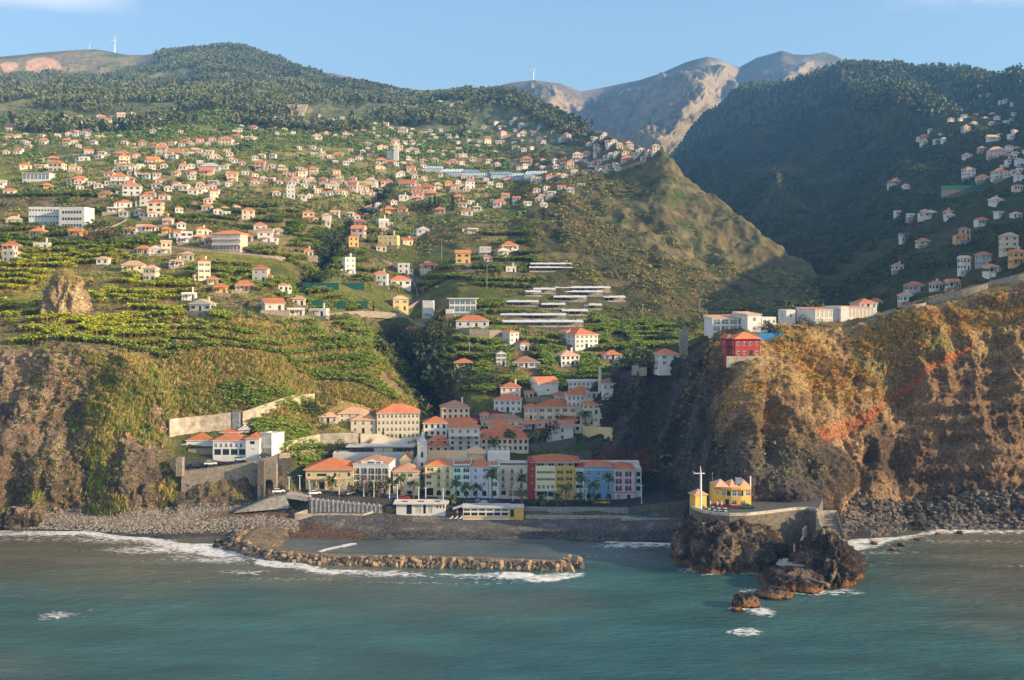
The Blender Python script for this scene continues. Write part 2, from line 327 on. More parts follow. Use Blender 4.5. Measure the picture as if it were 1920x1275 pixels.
# ------------------------------------------------------------ right headland (cliff)
rowsB = {
 1090:[(905,436),(885,446),(850,456),(822,464),(800,472),(795,490),(815,520)],
 1140:[(905,436),(850,444),(800,455),(760,463),(722,472),(722,492),(740,530)],
 1200:[(925,424),(860,433),(800,441),(750,448),(700,456),(690,480),(700,520)],
 1270:[(940,408),(860,414),(790,420),(730,427),(668,436),(650,470),(660,510)],
 1340:[(945,372),(860,380),(790,388),(730,396),(665,407),(614,436),(620,490)],
 1385:[(945,362),(860,368),(800,374),(740,381),(674,392),(616,432),(615,490)],
 1440:[(947,361),(880,368),(800,378),(730,389),(655,405),(614,436),(605,500)],
 1520:[(955,366),(880,376),(800,388),(720,401),(640,418),(607,445),(600,500)],
 1600:[(975,383),(900,388),(810,398),(720,410),(640,425),(598,450),(590,510)],
 1650:[(980,385),(900,391),(810,400),(715,412),(640,424),(596,450),(586,510)],
 1700:[(982,386),(900,392),(810,400),(710,412),(630,424),(577,442),(572,500)],
 1800:[(982,388),(880,395),(780,402),(690,412),(600,422),(542,434),(545,500)],
 1920:[(978,390),(870,396),(760,403),(660,411),(570,420),(510,430),(512,500)],
 2100:[(978,392),(860,398),(740,404),(630,412),(540,420),(480,432),(470,500)],  # from here on unseen coast beyond the frame, added for its shading
 2350:[(978,394),(850,400),(710,406),(590,414),(490,422),(440,440),(430,520)],
 2900:[(978,394),(850,400),(700,406),(560,414),(470,422),(410,440),(400,540)],
}
SH2 = [(1000,400),(1250,380),(1300,356),(1385,345),(1500,350),(1580,374),(1700,384),(1800,387),(2900,387)]
fb = {}
for k, v in rowsB.items():
    s = np.interp(k, *zip(*SH2)); py, D = v[-1]; z = H - (py - YH) / F * D
    fb[k] = [(YH + (H + 9) * F / (s - 16), s - 16), (YH + H * F / s, s)] + v + [(YH - (z - 40 - H) / (D + 60) * F, D + 60)]
pxsB = np.concatenate([np.arange(1090, 1960, 1.9), np.arange(1960, 2900, 12)]).astype(float)
XB, YB, ZB, tB = loft(fb, pxsB, [8, 20, 48, 52, 52, 44, 40, 20, 4], 3, 1.2)
T = np.broadcast_to(tB[:, None], XB.shape); PXB = np.broadcast_to(pxsB, XB.shape)
nx, ny, nz = normals(XB, YB, ZB)
face = band(T, 2.0, 6.5, .3); inl = sstep(1330, 1420, PXB)
dn = face * (2.6 * fbm(XB, YB, ZB, 16, 4, 61) + 4.6 * ridged(XB, YB, ZB * .35, 17, 5, 62, .6) + 1.2 * ridged(XB, YB, ZB * .3, 6, 3, 63)) + 5 * face * fbm(XB, YB, ZB * .5, 48, 2, 64)
strata = face * sstep(1640, 1740, PXB) * .8 * np.sin(ZB * 1.15 + 2.5 * fbm(XB, YB, ZB, 25, 2, 65))
dn = dn + strata + .35 * (1 - face) * fbm(XB, YB, ZB, 8, 3, 66)
# buttress on the sunny side, two caves, the inclined red ash band (raised lip)
def bump2(px, py, sx, sy, a):
    PY = YH - F * (ZB - H) / YB
    return a * np.exp(-((PXB - px) / sx) ** 2 - ((PY - py) / sy) ** 2)
dn = dn + bump2(1480, 830, 50, 120, 8) + bump2(1560, 900, 40, 60, 9) - bump2(1610, 900, 24, 50, 8) - bump2(1642, 850, 11, 14, 7) - bump2(1590, 850, 13, 34, 7) - bump2(1685, 860, 30, 80, 6) + bump2(1740, 640, 60, 50, 5) + bump2(1398, 800, 14, 160, 5) - bump2(1435, 800, 14, 120, 5) - bump2(1530, 760, 16, 80, 5) - bump2(1690, 720, 22, 60, 5) - bump2(1800, 800, 30, 70, 5) - bump2(1870, 680, 25, 80, 5) - bump2(1505, 665, 16, 12, 4) - bump2(1600, 720, 12, 12, 4)
PYB0 = YH - F * (ZB - H) / YB
dq = np.floor(dn * .8 + .4 * vn(XB / 5, YB / 5, ZB / 5, 69)) / .8; dn = dn * .45 + dq * .55 + face * (.55 * ridged(XB, YB, ZB * .5, 2.6, 3, 70) + .5 * vn(XB / 1.1, YB / 1.1, ZB / 1.1, 75))
XB = XB + nx * dn; YB = YB + ny * dn; ZB = ZB + nz * dn * .8
PYB = YH - F * (ZB - H) / YB
nx, ny, nz = normals(XB, YB, ZB)
n1 = fbm(XB, YB, ZB, 7, 4, 71); n2 = fbm(XB, YB, ZB, 26, 4, 72); n3 = ridged(XB, YB, ZB * .25, 9, 4, 73)
steep = 1 - sstep(.3, .62, nz + .15 * n1)
rk = np.zeros(XB.shape + (3,)) + np.array((.46, .30, .18)); rk = lerp(rk, (.08, .06, .05), sstep(-.02, .4, n3)); rk = lerp(rk, (.52, .34, .17), sstep(.1, .6, n2) * .7)
dry = np.zeros_like(rk) + np.array((.52, .35, .14)); dry = lerp(dry, (.27, .165, .09), sstep(-.1, .5, n1)); dry = lerp(dry, (.15, .17, .045), sstep(.25, .7, n2))
up = sstep(890, 650, PYB + 90 * n2)
col = mixc(rk, dry, np.clip(up * (1 - .45 * steep) + .1, 0, 1) * inl)
shd = np.zeros_like(rk) + np.array((.06, .056, .055)); shd = lerp(shd, (.12, .11, .10), sstep(.2, .7, n3)); shd = lerp(shd, (.04, .05, .025), sstep(.1, .6, n2) * .6)  # darkened rock for the village-facing side, shade put into the albedo
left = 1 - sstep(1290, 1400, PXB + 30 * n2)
low = sstep(800, 860, PYB) * (1 - sstep(1520, 1570, PXB)) * sstep(1300, 1340, PXB)  # foot of the seaward face, half shade painted with the same dark rock
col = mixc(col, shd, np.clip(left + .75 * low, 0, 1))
red2 = band(PXB, 1120, 1215, 20) * band(PYB, 840, 885, 12)
col = lerp(col, (.16, .05, .03), red2 * .7)
rr = sstep(1655, 1720, PXB) * sstep(640, 700, PYB)
col = lerp(col, (.24, .145, .095), rr * .6 * (.7 + .3 * np.clip(n3, -1, 1)))
yb = 2.5 * n2 + np.interp(PXB, [1500, 1560, 1610, 1650, 1665, 1710, 1760, 1825], [822, 812, 795, 768, 742, 718, 684, 652]); wb = np.interp(PXB, [1500, 1530, 1600, 1650, 1665, 1825], [3, 15, 15, 11, 8, 6.5])
redb = band(PXB, 1515, 1825, 6) * sstep(wb + 3, wb - 2, np.abs(.75 * PYB0 + .25 * PYB - yb) + 2 * n1)
col = lerp(col, (.50, .17, .075), redb * .9 * (.75 + .25 * np.clip(n3, -1, 1)))
col = lerp(col, (.055, .05, .048), (1 - sstep(1.9, 2.25, T + .15 * n1)))
basal = sstep(1590, 1620, PXB) * (1 - sstep(2.2, 2.9, T + .3 * n1)); col = lerp(col, (.08, .07, .065), basal * .6)
top = sstep(6.3, 6.9, T); col = lerp(col, (.12, .13, .04), top * .6)
colB = np.clip(col * (1 + .25 * n1[..., None]), .01, .9)
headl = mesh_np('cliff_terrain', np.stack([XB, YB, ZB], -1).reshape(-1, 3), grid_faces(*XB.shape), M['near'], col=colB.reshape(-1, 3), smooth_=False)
tag(headl, kind='structure'); bvh_of(XB, YB, ZB)

# ------------------------------------------------------------ right valley side and shaded hill
rowsC = {
 1000:[(640,850),(620,1000),(580,1200),(540,1400),(510,1700),(480,2000),(450,2300),(430,2500),(420,2600)],
 1150:[(640,850),(600,950),(560,1100),(520,1300),(480,1600),(450,1900),(430,2200),(410,2500),(400,2600)],
 1250:[(640,840),(590,930),(540,1080),(500,1250),(450,1500),(400,1800),(350,2150),(315,2400),(286,2600)],
 1330:[(640,820),(570,900),(520,1050),(470,1250),(410,1500),(340,1800),(280,2100),(235,2350),(203,2550)],
 1420:[(640,780),(560,880),(510,1020),(440,1250),(370,1500),(300,1800),(240,2050),(195,2300),(163,2500)],
 1500:[(640,690),(570,800),(520,950),(450,1150),(370,1400),(300,1650),(240,1900),(190,2150),(150,2400)],
 1600:[(640,530),(578,620),(530,750),(460,950),(380,1200),(300,1450),(230,1700),(170,1950),(120,2250)],
 1650:[(640,500),(575,570),(522,700),(450,880),(370,1100),(292,1360),(223,1630),(164,1900),(110,2200)],
 1700:[(620,470),(570,520),(520,640),(440,780),(360,980),(290,1250),(220,1550),(160,1850),(112,2150)],
 1800:[(600,460),(555,500),(500,600),(420,720),(350,880),(290,1100),(230,1400),(180,1700),(130,2050)],
 1850:[(580,460),(538,495),(485,590),(405,710),(335,860),(280,1075),(225,1375),(180,1675),(144,2000)],
 1920:[(560,450),(520,490),(470,580),(390,700),(320,840),(270,1050),(220,1350),(180,1650),(148,1950)],
 2100:[(520,450),(440,500),(380,580),(320,700),(270,840),(220,1000),(180,1250),(140,1550),(100,1850)],
 2400:[(360,450),(250,520),(190,620),(150,740),(120,880),(90,1050),(70,1300),(50,1600),(30,1850)],  # unseen ridge right of the frame, added to cast shade on the valley
 3100:[(260,450),(150,520),(100,620),(70,740),(50,880),(30,1050),(20,1300),(10,1600),(0,1850)],
}
fc = {}
for k, v in rowsC.items():
    py, D = v[-1]; z = H - (py - YH) / F * D; py0, D00 = v[0]; z0 = H - (py0 - YH) / F * D00
    fc[k] = [(YH - (z0 - 45 - H) / (D00 - 60) * F, D00 - 60)] + v + [(YH - (z - 60 - H) / (D * 1.1) * F, D * 1.1), (YH - (z * .4 - H) / (D * 1.35) * F, D * 1.35)]
pxsC = np.concatenate([np.arange(1000, 1180, 6), np.arange(1180, 1960, 2.8), np.arange(1960, 3100, 14)]).astype(float)
XC, YC, ZC, tC = loft(fc, pxsC, [3, 34, 40, 44, 44, 40, 36, 32, 28, 4, 4], 6, 3)
T = np.broadcast_to(tC[:, None], XC.shape); PXC = np.broadcast_to(pxsC, XC.shape)
D0 = YC.copy(); k = sstep(600, 1800, D0); kr = 1 - .8 * band(T, 8.7, 9.7, .5)
n3 = fbm(XC, YC, ZC, 160, 3, 81)
g = (8 + 72 * k) * ridged(XC * 1.0 - YC * .15, YC * .28, ZC * .1, 60 + 170 * .7, 4, 82) - (8 + 72 * k) * .5 * sstep(5, 8.5, T) + 2.2 * fbm(XC, YC, ZC, 16, 3, 83)
ZC = ZC + g * kr * sstep(1.3, 2.2, T)
XC = XC + 10 * k * fbm(XC, YC, ZC, 90, 2, 84)
terrc = (1 - sstep(1300, 1700, D0)) * sstep(1.6, 2.2, T)
stp = np.where(D0 < 800, 4.5, 8.0); zz = ZC + 3 * fbm(XC, YC, ZC * 0, 70, 3, 85); q = zz / stp; fr = q - np.floor(q)
ZC = ZC + (sstep(.62, .98, fr) - fr) * stp * .8 * terrc
PYC = YH - F * (ZC - H) / YC
n1 = fbm(XC, YC, ZC, 12, 4, 86); n2 = fbm(XC, YC, ZC, 50, 4, 87)
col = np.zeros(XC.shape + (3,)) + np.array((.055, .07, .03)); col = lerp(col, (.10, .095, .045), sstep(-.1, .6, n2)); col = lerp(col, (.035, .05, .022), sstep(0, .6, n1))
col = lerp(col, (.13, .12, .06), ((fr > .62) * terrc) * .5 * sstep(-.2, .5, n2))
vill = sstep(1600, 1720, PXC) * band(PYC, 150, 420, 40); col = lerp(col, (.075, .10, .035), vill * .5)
col = col * .6  # whole hillside albedo lowered to deepen its shade
colC = np.clip(col * (1 + .25 * n1[..., None]), .01, .9)
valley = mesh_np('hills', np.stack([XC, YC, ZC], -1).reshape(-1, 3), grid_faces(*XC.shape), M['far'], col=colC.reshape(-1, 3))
tag(valley, kind='structure'); bvh_of(XC, YC, ZC)

# ------------------------------------------------------------ far mountains
crest = [(300,190),(520,170),(560,152),(620,137),(660,146),(700,153),(760,167),(820,182),(860,176),(900,172),(930,162),(960,155),(1000,151),(1050,157),(1090,172),(1130,165),(1160,158),(1200,150),(1240,137),(1265,126),(1285,117),(1310,110),(1328,106),(1350,112),(1368,119),(1385,127),(1420,108),(1450,100),(1466,95),(1490,103),(1520,103),(1545,98),(1570,106),(1592,119),(1640,135),(1800,150),(2100,150),(2500,160)]
pxsD = np.concatenate([np.arange(300, 560, 10), np.arange(560, 1720, 2.5), np.arange(1720, 2500, 20)]).astype(float)
tt = np.concatenate([np.linspace(0, 1, 130), [1.06, 1.2]])
cp = smooth(np.interp(pxsD, *zip(*crest)), 1.2, 0)[None, :]; Dc = np.interp(pxsD, [560, 1060, 1130, 1330, 1400, 2400], [4200, 4300, 4700, 4500, 4900, 4900])[None, :]
t = tt[:, None]; tc_ = np.clip(t, 0, 1)
D = 2800 + (Dc - 2800) * tc_ ** .9
s0 = np.interp(tc_, [0, .35, .6, .8, 1], [1205, 1245, 1275, 1300, 1322]); s1 = np.interp(tc_, [0, 1], [1090, 1215]); s2 = np.interp(tc_, [0, 1], [1400, 1500])
PXD = np.broadcast_to(pxsD[None, :], D.shape)
sh = np.sin(np.pi * np.clip(tc_ * .92, 0, 1)) ** .7
def asym(c, wl, wr): return np.where(PXD > c, np.exp(-((PXD - c) / wr) ** 2), np.exp(-(np.abs(PXD - c) / wl) ** 1.4))
wob = 14 * vn(tc_ * 9 + PXD * 0, PXD * 0, PXD * 0, 95)
rel = np.maximum.reduce([820 * asym(s0 + wob, 105, 58), 420 * asym(s1 + wob, 90, 34), 620 * asym(s2 - wob, 85, 40), 380 * asym(1590 + 0 * tc_, 60, 60), 330 * asym(1030 + 0 * tc_, 90, 90), 200 * asym(700 + 0 * tc_, 60, 60)])
Dd = D - rel * sh
py = cp + (330 - cp) * (1 - tc_)
Zd = H - (py - YH) / F * Dd
Xb = (PXD - 960) / F * Dd
Dd = Dd + np.where(t > 1, (t - 1) * 2500, 0); Zd = Zd - np.where(t > 1, (t - 1) * 1800, 0)
Xd = Xb; Yd = Dd
dd = ridged(Xd, Yd * .4, Zd * .45, 300, 6, 91, .62)
kk = (1 - .75 * sstep(.85, 1, tc_))
kk = kk * (1 - .9 * sstep(.8, .95, tc_)); Zd = Zd + dd * 60 * kk; Yd = Yd - dd * 130 * kk
nx, ny, nz = normals(Xd, Yd, Zd)
n2 = fbm(Xd, Yd, Zd, 260, 4, 93); n1 = fbm(Xd, Yd, Zd, 60, 4, 94)
col = np.zeros(Xd.shape + (3,)) + np.array((.17, .145, .115)); col = lerp(col, (.09, .09, .07), sstep(-.2, .5, n2)); col = lerp(col, (.10, .12, .06), sstep(.1, .6, n1) * .6)
col = lerp(col, (.36, .30, .22), (1 - sstep(.45, .7, nz)) * .5)
mtn = mesh_np('mountains', np.stack([Xd, Yd, Zd], -1).reshape(-1, 3), grid_faces(*Xd.shape), M['far'], col=np.clip(col, .01, .9).reshape(-1, 3))
tag(mtn, kind='structure'); bvh_of(Xd, Yd, Zd)

# ------------------------------------------------------------ sea
def dseg(X, Y, pts):
    d = np.full(X.shape, 1e9)
    for (a, b) in zip(pts[:-1], pts[1:]):
        ax, ay = a; bx, by = b; vx, vy = bx - ax, by - ay; L2 = vx * vx + vy * vy + 1e-9
        t = np.clip(((X - ax) * vx + (Y - ay) * vy) / L2, 0, 1)
        d = np.minimum(d, np.hypot(X - ax - t * vx, Y - ay - t * vy))
    return d
def sea(px, py):                                   # photo point -> point on the sea surface
    D = H * F / (py - YH); return ((px - 960) / F * D, D)
sx = np.concatenate([np.linspace(-3500, -140, 30)[:-1], np.arange(-140, 140, .8), np.linspace(140, 3500, 30)])
sy = np.concatenate([np.linspace(-800, 215, 24)[:-1], np.arange(215, 400, .8), [402, 410, 430, 470]])
SX, SY = np.meshgrid(sx, sy)
wv = .38 * fbm(SX * .4, SY, SX * 0, 5.0, 4, 101) + .4 * fbm(SX * .25, SY, SX * 0, 22, 2, 102)
shoreL = [sea(-200, 992), sea(0, 995), sea(120, 997), sea(200, 1002), sea(260, 1008), sea(330, 1020), sea(400, 1028), sea(440, 1035), sea(490, 1056), sea(600, 1075), sea(760, 1080), sea(900, 1084), sea(1010, 1088), sea(1072, 1082)]
shoreB = [(a, b_ + 2.6) for a, b_ in shoreL[7:]]
inner = [sea(585, 1040), sea(620, 1028), sea(660, 1021)]
cov2 = [sea(1140, 1018), sea(1200, 1020), sea(1290, 1022)]
shoreR = [sea(1585, 1022), sea(1640, 1015), sea(1700, 1006), sea(1760, 998), sea(1850, 995), sea(2100, 993)]
n5 = fbm(SX * .5, SY, SX * 0, 4.5, 4, 103); n6 = fbm(SX * .45, SY * 1.1, SX * 0, 14, 3, 104)
foam = sstep(9.5, 1.5, dseg(SX, SY, shoreL[:8]) + 3.6 * n6) + .55 * sstep(16, 2, dseg(SX, SY, shoreL[:8]) + 7 * n6) * sstep(.0, .35, n5)
foam = np.maximum(foam, sstep(5.2, .8, dseg(SX, SY, shoreB) + 2.6 * n6) * .85 + .5 * sstep(8, 2, dseg(SX, SY, shoreB) + 3 * n6) * sstep(.05, .3, n5))
foam = np.maximum(foam, sstep(1.4, .3, dseg(SX, SY, inner) + .6 * n6)); foam = np.maximum(foam, sstep(1.6, .4, dseg(SX, SY, cov2) + 1.0 * n6))
foam = np.maximum(foam, sstep(7, 1.5, dseg(SX, SY, shoreR) + 3.5 * n6)); foam = np.maximum(foam, .6 * sstep(14, 3, dseg(SX, SY, shoreR) + 7 * n6) * sstep(0, .3, n5))
for (px, py, rx, ry, a) in [(1425,1148,30,14,1), (1390,1140,22,6,.9), (1398,1183,22,7,.8), (1370,1184,8,4,.6), (1580,1104,22,9,.7), (1595,1080,10,4,.5), (1500,1112,70,6,.8), (1340,1070,48,8,.8), (1400,1078,30,3,.6), (1600,1045,25,4,.6), (115,1152,34,9,.75), (300,1030,90,7,.7), (380,1048,80,8,.8), (470,1072,70,7,.7), (200,1014,90,5,.6), (90,1006,80,4,.6), (560,1085,120,4,.5), (800,1092,150,3,.45), (1660,1035,50,5,.5), (1820,1015,80,5,.6), (1760,1045,60,3,.35), (1880,1060,40,3,.35), (170,1140,8,3,.5), (1400,1107,20,6,.6), (1180,1023,60,4,.8), (1640,1060,30,3,.4), (1150,1042,60,3,.35), (1690,1050,40,4,.4), (1260,1012,30,5,.6), (1455,1060,20,4,.5)]:
    cx, cy = sea(px, py); wx = rx * cy / F; wy = max(ry * cy * cy / (F * H), .8)
    foam = np.maximum(foam, a * sstep(1.25, .35, np.hypot((SX - cx) / (wx * 1.5), (SY - cy) / (wy * 1.25)) + .4 * n6 + .3 * n5))
foam = np.clip(foam, 0, 1)
WV = wv + foam * .25
PXS = 960 + F * SX / np.maximum(SY, 1); PYS = YH + F * H / np.maximum(SY, 1)
teal = np.zeros(SX.shape + (3,)) + np.array((.038, .105, .098))
n7 = fbm(SX, SY, SX * 0, 60, 3, 105)
silt = np.clip(sstep(270, 345, SY + 28 * n7) * (sstep(10, -60, SX) + sstep(90, 150, SX + 15 * n7)) , 0, 1)
tcol = lerp(teal, (.135, .115, .07), silt * .85)
tcol = lerp(tcol, (.10, .125, .12), band(SX, -95, 60, 15) * sstep(330, 350, SY) * .9)  # cove water turned blue-grey, the shade there put into its colour
tcol = lerp(tcol, (.018, .085, .095), sstep(290, 235, SY + 30 * n7) * .6)
tcol = lerp(tcol, (.10, .105, .08), sstep(.25, .6, n7) * .35); tcol = tcol * (1 + .28 * fbm(SX * .3, SY, SX * 0, 7, 4, 107) + .15 * fbm(SX * .25, SY, SX * 0, 30, 3, 108))[..., None]; tcol = np.clip(tcol, .005, .9)
water = mesh_np('sea', np.stack([SX, SY, WV], -1).reshape(-1, 3), grid_faces(*SX.shape), None, col=np.concatenate([tcol, foam[..., None]], -1).reshape(-1, 4))
tag(water, kind='structure')
m = bpy.data.materials.new('sea_water'); m.use_nodes = True; n = m.node_tree; b = n.nodes['Principled BSDF']; lk = n.links.new
a = n.nodes.new('ShaderNodeAttribute'); a.attribute_name = 'Col'; t_ = n.nodes.new('ShaderNodeTexCoord')
mpp = n.nodes.new('ShaderNodeMapping'); mpp.inputs['Scale'].default_value = (.5, 1, 1); lk(t_.outputs['Object'], mpp.inputs[0])
nz1 = n.nodes.new('ShaderNodeTexNoise'); nz1.inputs['Scale'].default_value = .55; nz1.inputs['Detail'].default_value = 7; nz1.inputs['Roughness'].default_value = .62; lk(mpp.outputs[0], nz1.inputs['Vector'])
bp = n.nodes.new('ShaderNodeBump'); bp.inputs['Distance'].default_value = 1.1; lk(nz1.outputs['Fac'], bp.inputs['Height']); lk(bp.outputs[0], b.inputs['Normal'])
nz2 = n.nodes.new('ShaderNodeTexNoise'); nz2.inputs['Scale'].default_value = 1.1; nz2.inputs['Detail'].default_value = 8; nz2.inputs['Roughness'].default_value = .72; lk(mpp.outputs[0], nz2.inputs['Vector'])
ad = n.nodes.new('ShaderNodeMath'); ad.operation = 'ADD'; lk(a.outputs['Alpha'], ad.inputs[0])
ad2 = n.nodes.new('ShaderNodeMapRange'); ad0 = n.nodes.new('ShaderNodeMath'); ad0.operation = 'MULTIPLY_ADD'; lk(nz2.outputs['Fac'], ad0.inputs[0]); ad0.inputs[1].default_value = 3.2; ad0.inputs[2].default_value = -1.6; lk(ad0.outputs[0], ad.inputs[1])
ad2.inputs['From Min'].default_value = .58; ad2.inputs['From Max'].default_value = 1.0; lk(ad.outputs[0], ad2.inputs['Value'])
mix = n.nodes.new('ShaderNodeMixRGB'); lk(ad2.outputs[0], mix.inputs['Fac']); lk(a.outputs['Color'], mix.inputs['Color1']); mix.inputs['Color2'].default_value = (.72, .72, .70, 1); lk(mix.outputs[0], b.inputs['Base Color'])
rr_ = n.nodes.new('ShaderNodeMapRange'); rr_.inputs['To Min'].default_value = .22; rr_.inputs['To Max'].default_value = .9; lk(ad2.outputs[0], rr_.inputs['Value']); lk(rr_.outputs[0], b.inputs['Roughness'])
b.inputs['Specular IOR Level'].default_value = .33
water.data.materials.append(m)
# ------------------------------------------------------------ vegetation scattered as ground cover
def leafq(c, d, up, l, wd):                          # one leaf blade quad
    d = np.array(d, float); d /= np.linalg.norm(d) + 1e-9; s = np.cross(d, up); s /= np.linalg.norm(s) + 1e-9
    return [c - s * wd * .5, c + s * wd * .5, c + d * l + s * wd * .35, c + d * l - s * wd * .35]
def t_banana(seed):
    g = np.random.default_rng(seed); V = []
    for i in range(8):
        a = i * 2.4 + g.uniform(-.3, .3); up = g.uniform(.35, 1.1); d1 = np.array([math.cos(a), math.sin(a), up * 1.4]); d2 = np.array([math.cos(a), math.sin(a), -.45 + up * .45])
        c = np.array([0, 0, 1.3]) + d1 * .15; l1 = g.uniform(.9, 1.3)
        q1 = leafq(c, d1, (0, 0, 1), l1, .5); c2 = c + d1 / np.linalg.norm(d1) * l1; q2 = leafq(c2, d2, (0, 0, 1), g.uniform(.8, 1.2), .62)
        V += q1 + q2
    for a in (0, 1.57):
        V += [np.array([math.cos(a) * -.14, math.sin(a) * -.14, -.4]), np.array([math.cos(a) * .14, math.sin(a) * .14, -.4]), np.array([math.cos(a) * .1, math.sin(a) * .1, 1.5]), np.array([math.cos(a) * -.1, math.sin(a) * -.1, 1.5])]
    V = np.array(V); C = np.ones((len(V), 3)); C[:] = (.20, .31, .045)
    for i in range(8): C[i * 8 + 4:i * 8 + 8] = (.30, .40, .07)
    C[64:] = (.16, .13, .05)
    C[:64] *= np.repeat(g.uniform(.7, 1.3, 16), 4)[:, None]
    return V, C
def t_bush(seed, n=22, fl=.8, c=(.06, .085, .025), ls=.55):
    g = np.random.default_rng(seed); V = []; C = []
    for i in range(n):
        d = g.normal(size=3); d[2] = abs(d[2]) * fl + .1; d /= np.linalg.norm(d); r = g.uniform(.45, 1)
        p = d * r * np.array([1, 1, fl]); a = g.normal(size=3); a /= np.linalg.norm(a); b = np.cross(a, d + .3 * g.normal(size=3)); b /= np.linalg.norm(b) + 1e-9
        s = ls * g.uniform(.6, 1.2); V += [p - a * s * .5, p - b * s * .4, p + a * s * .5, p + b * s * .4]
        C += [np.array(c) * g.uniform(.65, 1.45)] * 4
    return np.array(V), np.array(C)
def t_grass(seed, n=12, c=(.50, .40, .15)):
    g = np.random.default_rng(seed); V = []; C = []
    for i in range(n):
        a = g.uniform(0, 6.28); r = g.uniform(0, .35); p = np.array([math.cos(a) * r, math.sin(a) * r, -.1]); d = np.array([math.cos(a) * .6, math.sin(a) * .6, g.uniform(.5, 1.2)])
        V += leafq(p, d, (0, 0, 1), g.uniform(.6, 1.1), .16); C += [np.array(c) * g.uniform(.6, 1.35)] * 4
    return np.array(V), np.array(C)
def t_ftree(seed, kind):                              # forest tree, unit height
    g = np.random.default_rng(seed); V = []; C = []
    n = 20
    for i in range(n):
        z = g.uniform(.25, 1) if kind else g.uniform(.38, 1)
        rr = (.26 * (1.05 - z) + .03) if kind == 1 else .21 * math.sin(math.pi * min(1, (z - .3) / .72)) + .04
        a = g.uniform(0, 6.28); p = np.array([math.cos(a) * rr * g.uniform(.3, 1), math.sin(a) * rr * g.uniform(.3, 1), z * .93])
        u = g.normal(size=3); u /= np.linalg.norm(u); v = np.cross(u, g.normal(size=3)); v /= np.linalg.norm(v) + 1e-9; s = g.uniform(.09, .17)
        V += [p - u * s, p - v * s * .8, p + u * s, p + v * s * .8]; C += [np.array((.15, .18, .08)) * g.uniform(.75, 1.25)] * 4
    for a in (0, 1.57):
        c, s = math.cos(a) * .014, math.sin(a) * .014
        V += [np.array([-c, -s, -.1]), np.array([c, s, -.1]), np.array([c * .6, s * .6, .8]), np.array([-c * .6, -s * .6, .8])]; C += [np.array((.16, .13, .10))] * 4
    return np.array(V), np.array(C)
def scatter(name, tmpls, P, S, tint, label=None, m=None, parent=None):
    Vs = []; Cs = []; n = len(P); pick = npr.integers(0, len(tmpls), n)
    for k, (V, C) in enumerate(tmpls):
        ix = np.where(pick == k)[0]
        if not len(ix): continue
        a = npr.uniform(0, 6.283, len(ix)); ca, sa = np.cos(a)[:, None], np.sin(a)[:, None]; s = S[ix][:, None]
        x = (V[None, :, 0] * ca - V[None, :, 1] * sa) * s; y = (V[None, :, 0] * sa + V[None, :, 1] * ca) * s; z = V[None, :, 2] * s
        Vs.append((np.stack([x, y, z], -1) + P[ix][:, None, :]).reshape(-1, 3)); Cs.append((C[None] * tint[ix][:, None, :]).reshape(-1, 3))
    V = np.concatenate(Vs); C = np.clip(np.concatenate(Cs), .005, .9)
    o = mesh_np(name, V, np.arange(len(V)).reshape(-1, 4), m or M['veg'], col=C, smooth_=False)
    return tag(o, label, kind='stuff')
def sample(X, Y, Z, Wt, n):
    ax = np.stack([X, Y, Z], -1); e1 = ax[1:, :-1] - ax[:-1, :-1]; e2 = ax[:-1, 1:] - ax[:-1, :-1]
    ar = np.linalg.norm(np.cross(e1, e2), axis=-1); w_ = (ar * Wt[:-1, :-1]).ravel(); w_ = w_ / w_.sum()
    ix = npr.choice(len(w_), n, p=w_); i, j = np.unravel_index(ix, ar.shape); u = npr.uniform(0, 1, (n, 1)); v = npr.uniform(0, 1, (n, 1))
    return ax[i, j] + e1[i, j] * u + e2[i, j] * v, (i, j)
def tints(n, lo=.75, hi=1.3, hue=.12):
    t = npr.uniform(lo, hi, (n, 1)) * np.ones((1, 3)); t[:, 0] *= npr.uniform(1 - hue, 1 + hue * 2, n); return t
SNAP = {k: globals()[k] for k in 'n2 n2A nzA cl riser warm flat bald scar spur ravine terr grassL gpatch up inl rr cove path redb far cliffL lowcl'.split()}
TA = np.broadcast_to(tA[:, None], XA.shape); TB = np.broadcast_to(tB[:, None], XB.shape)
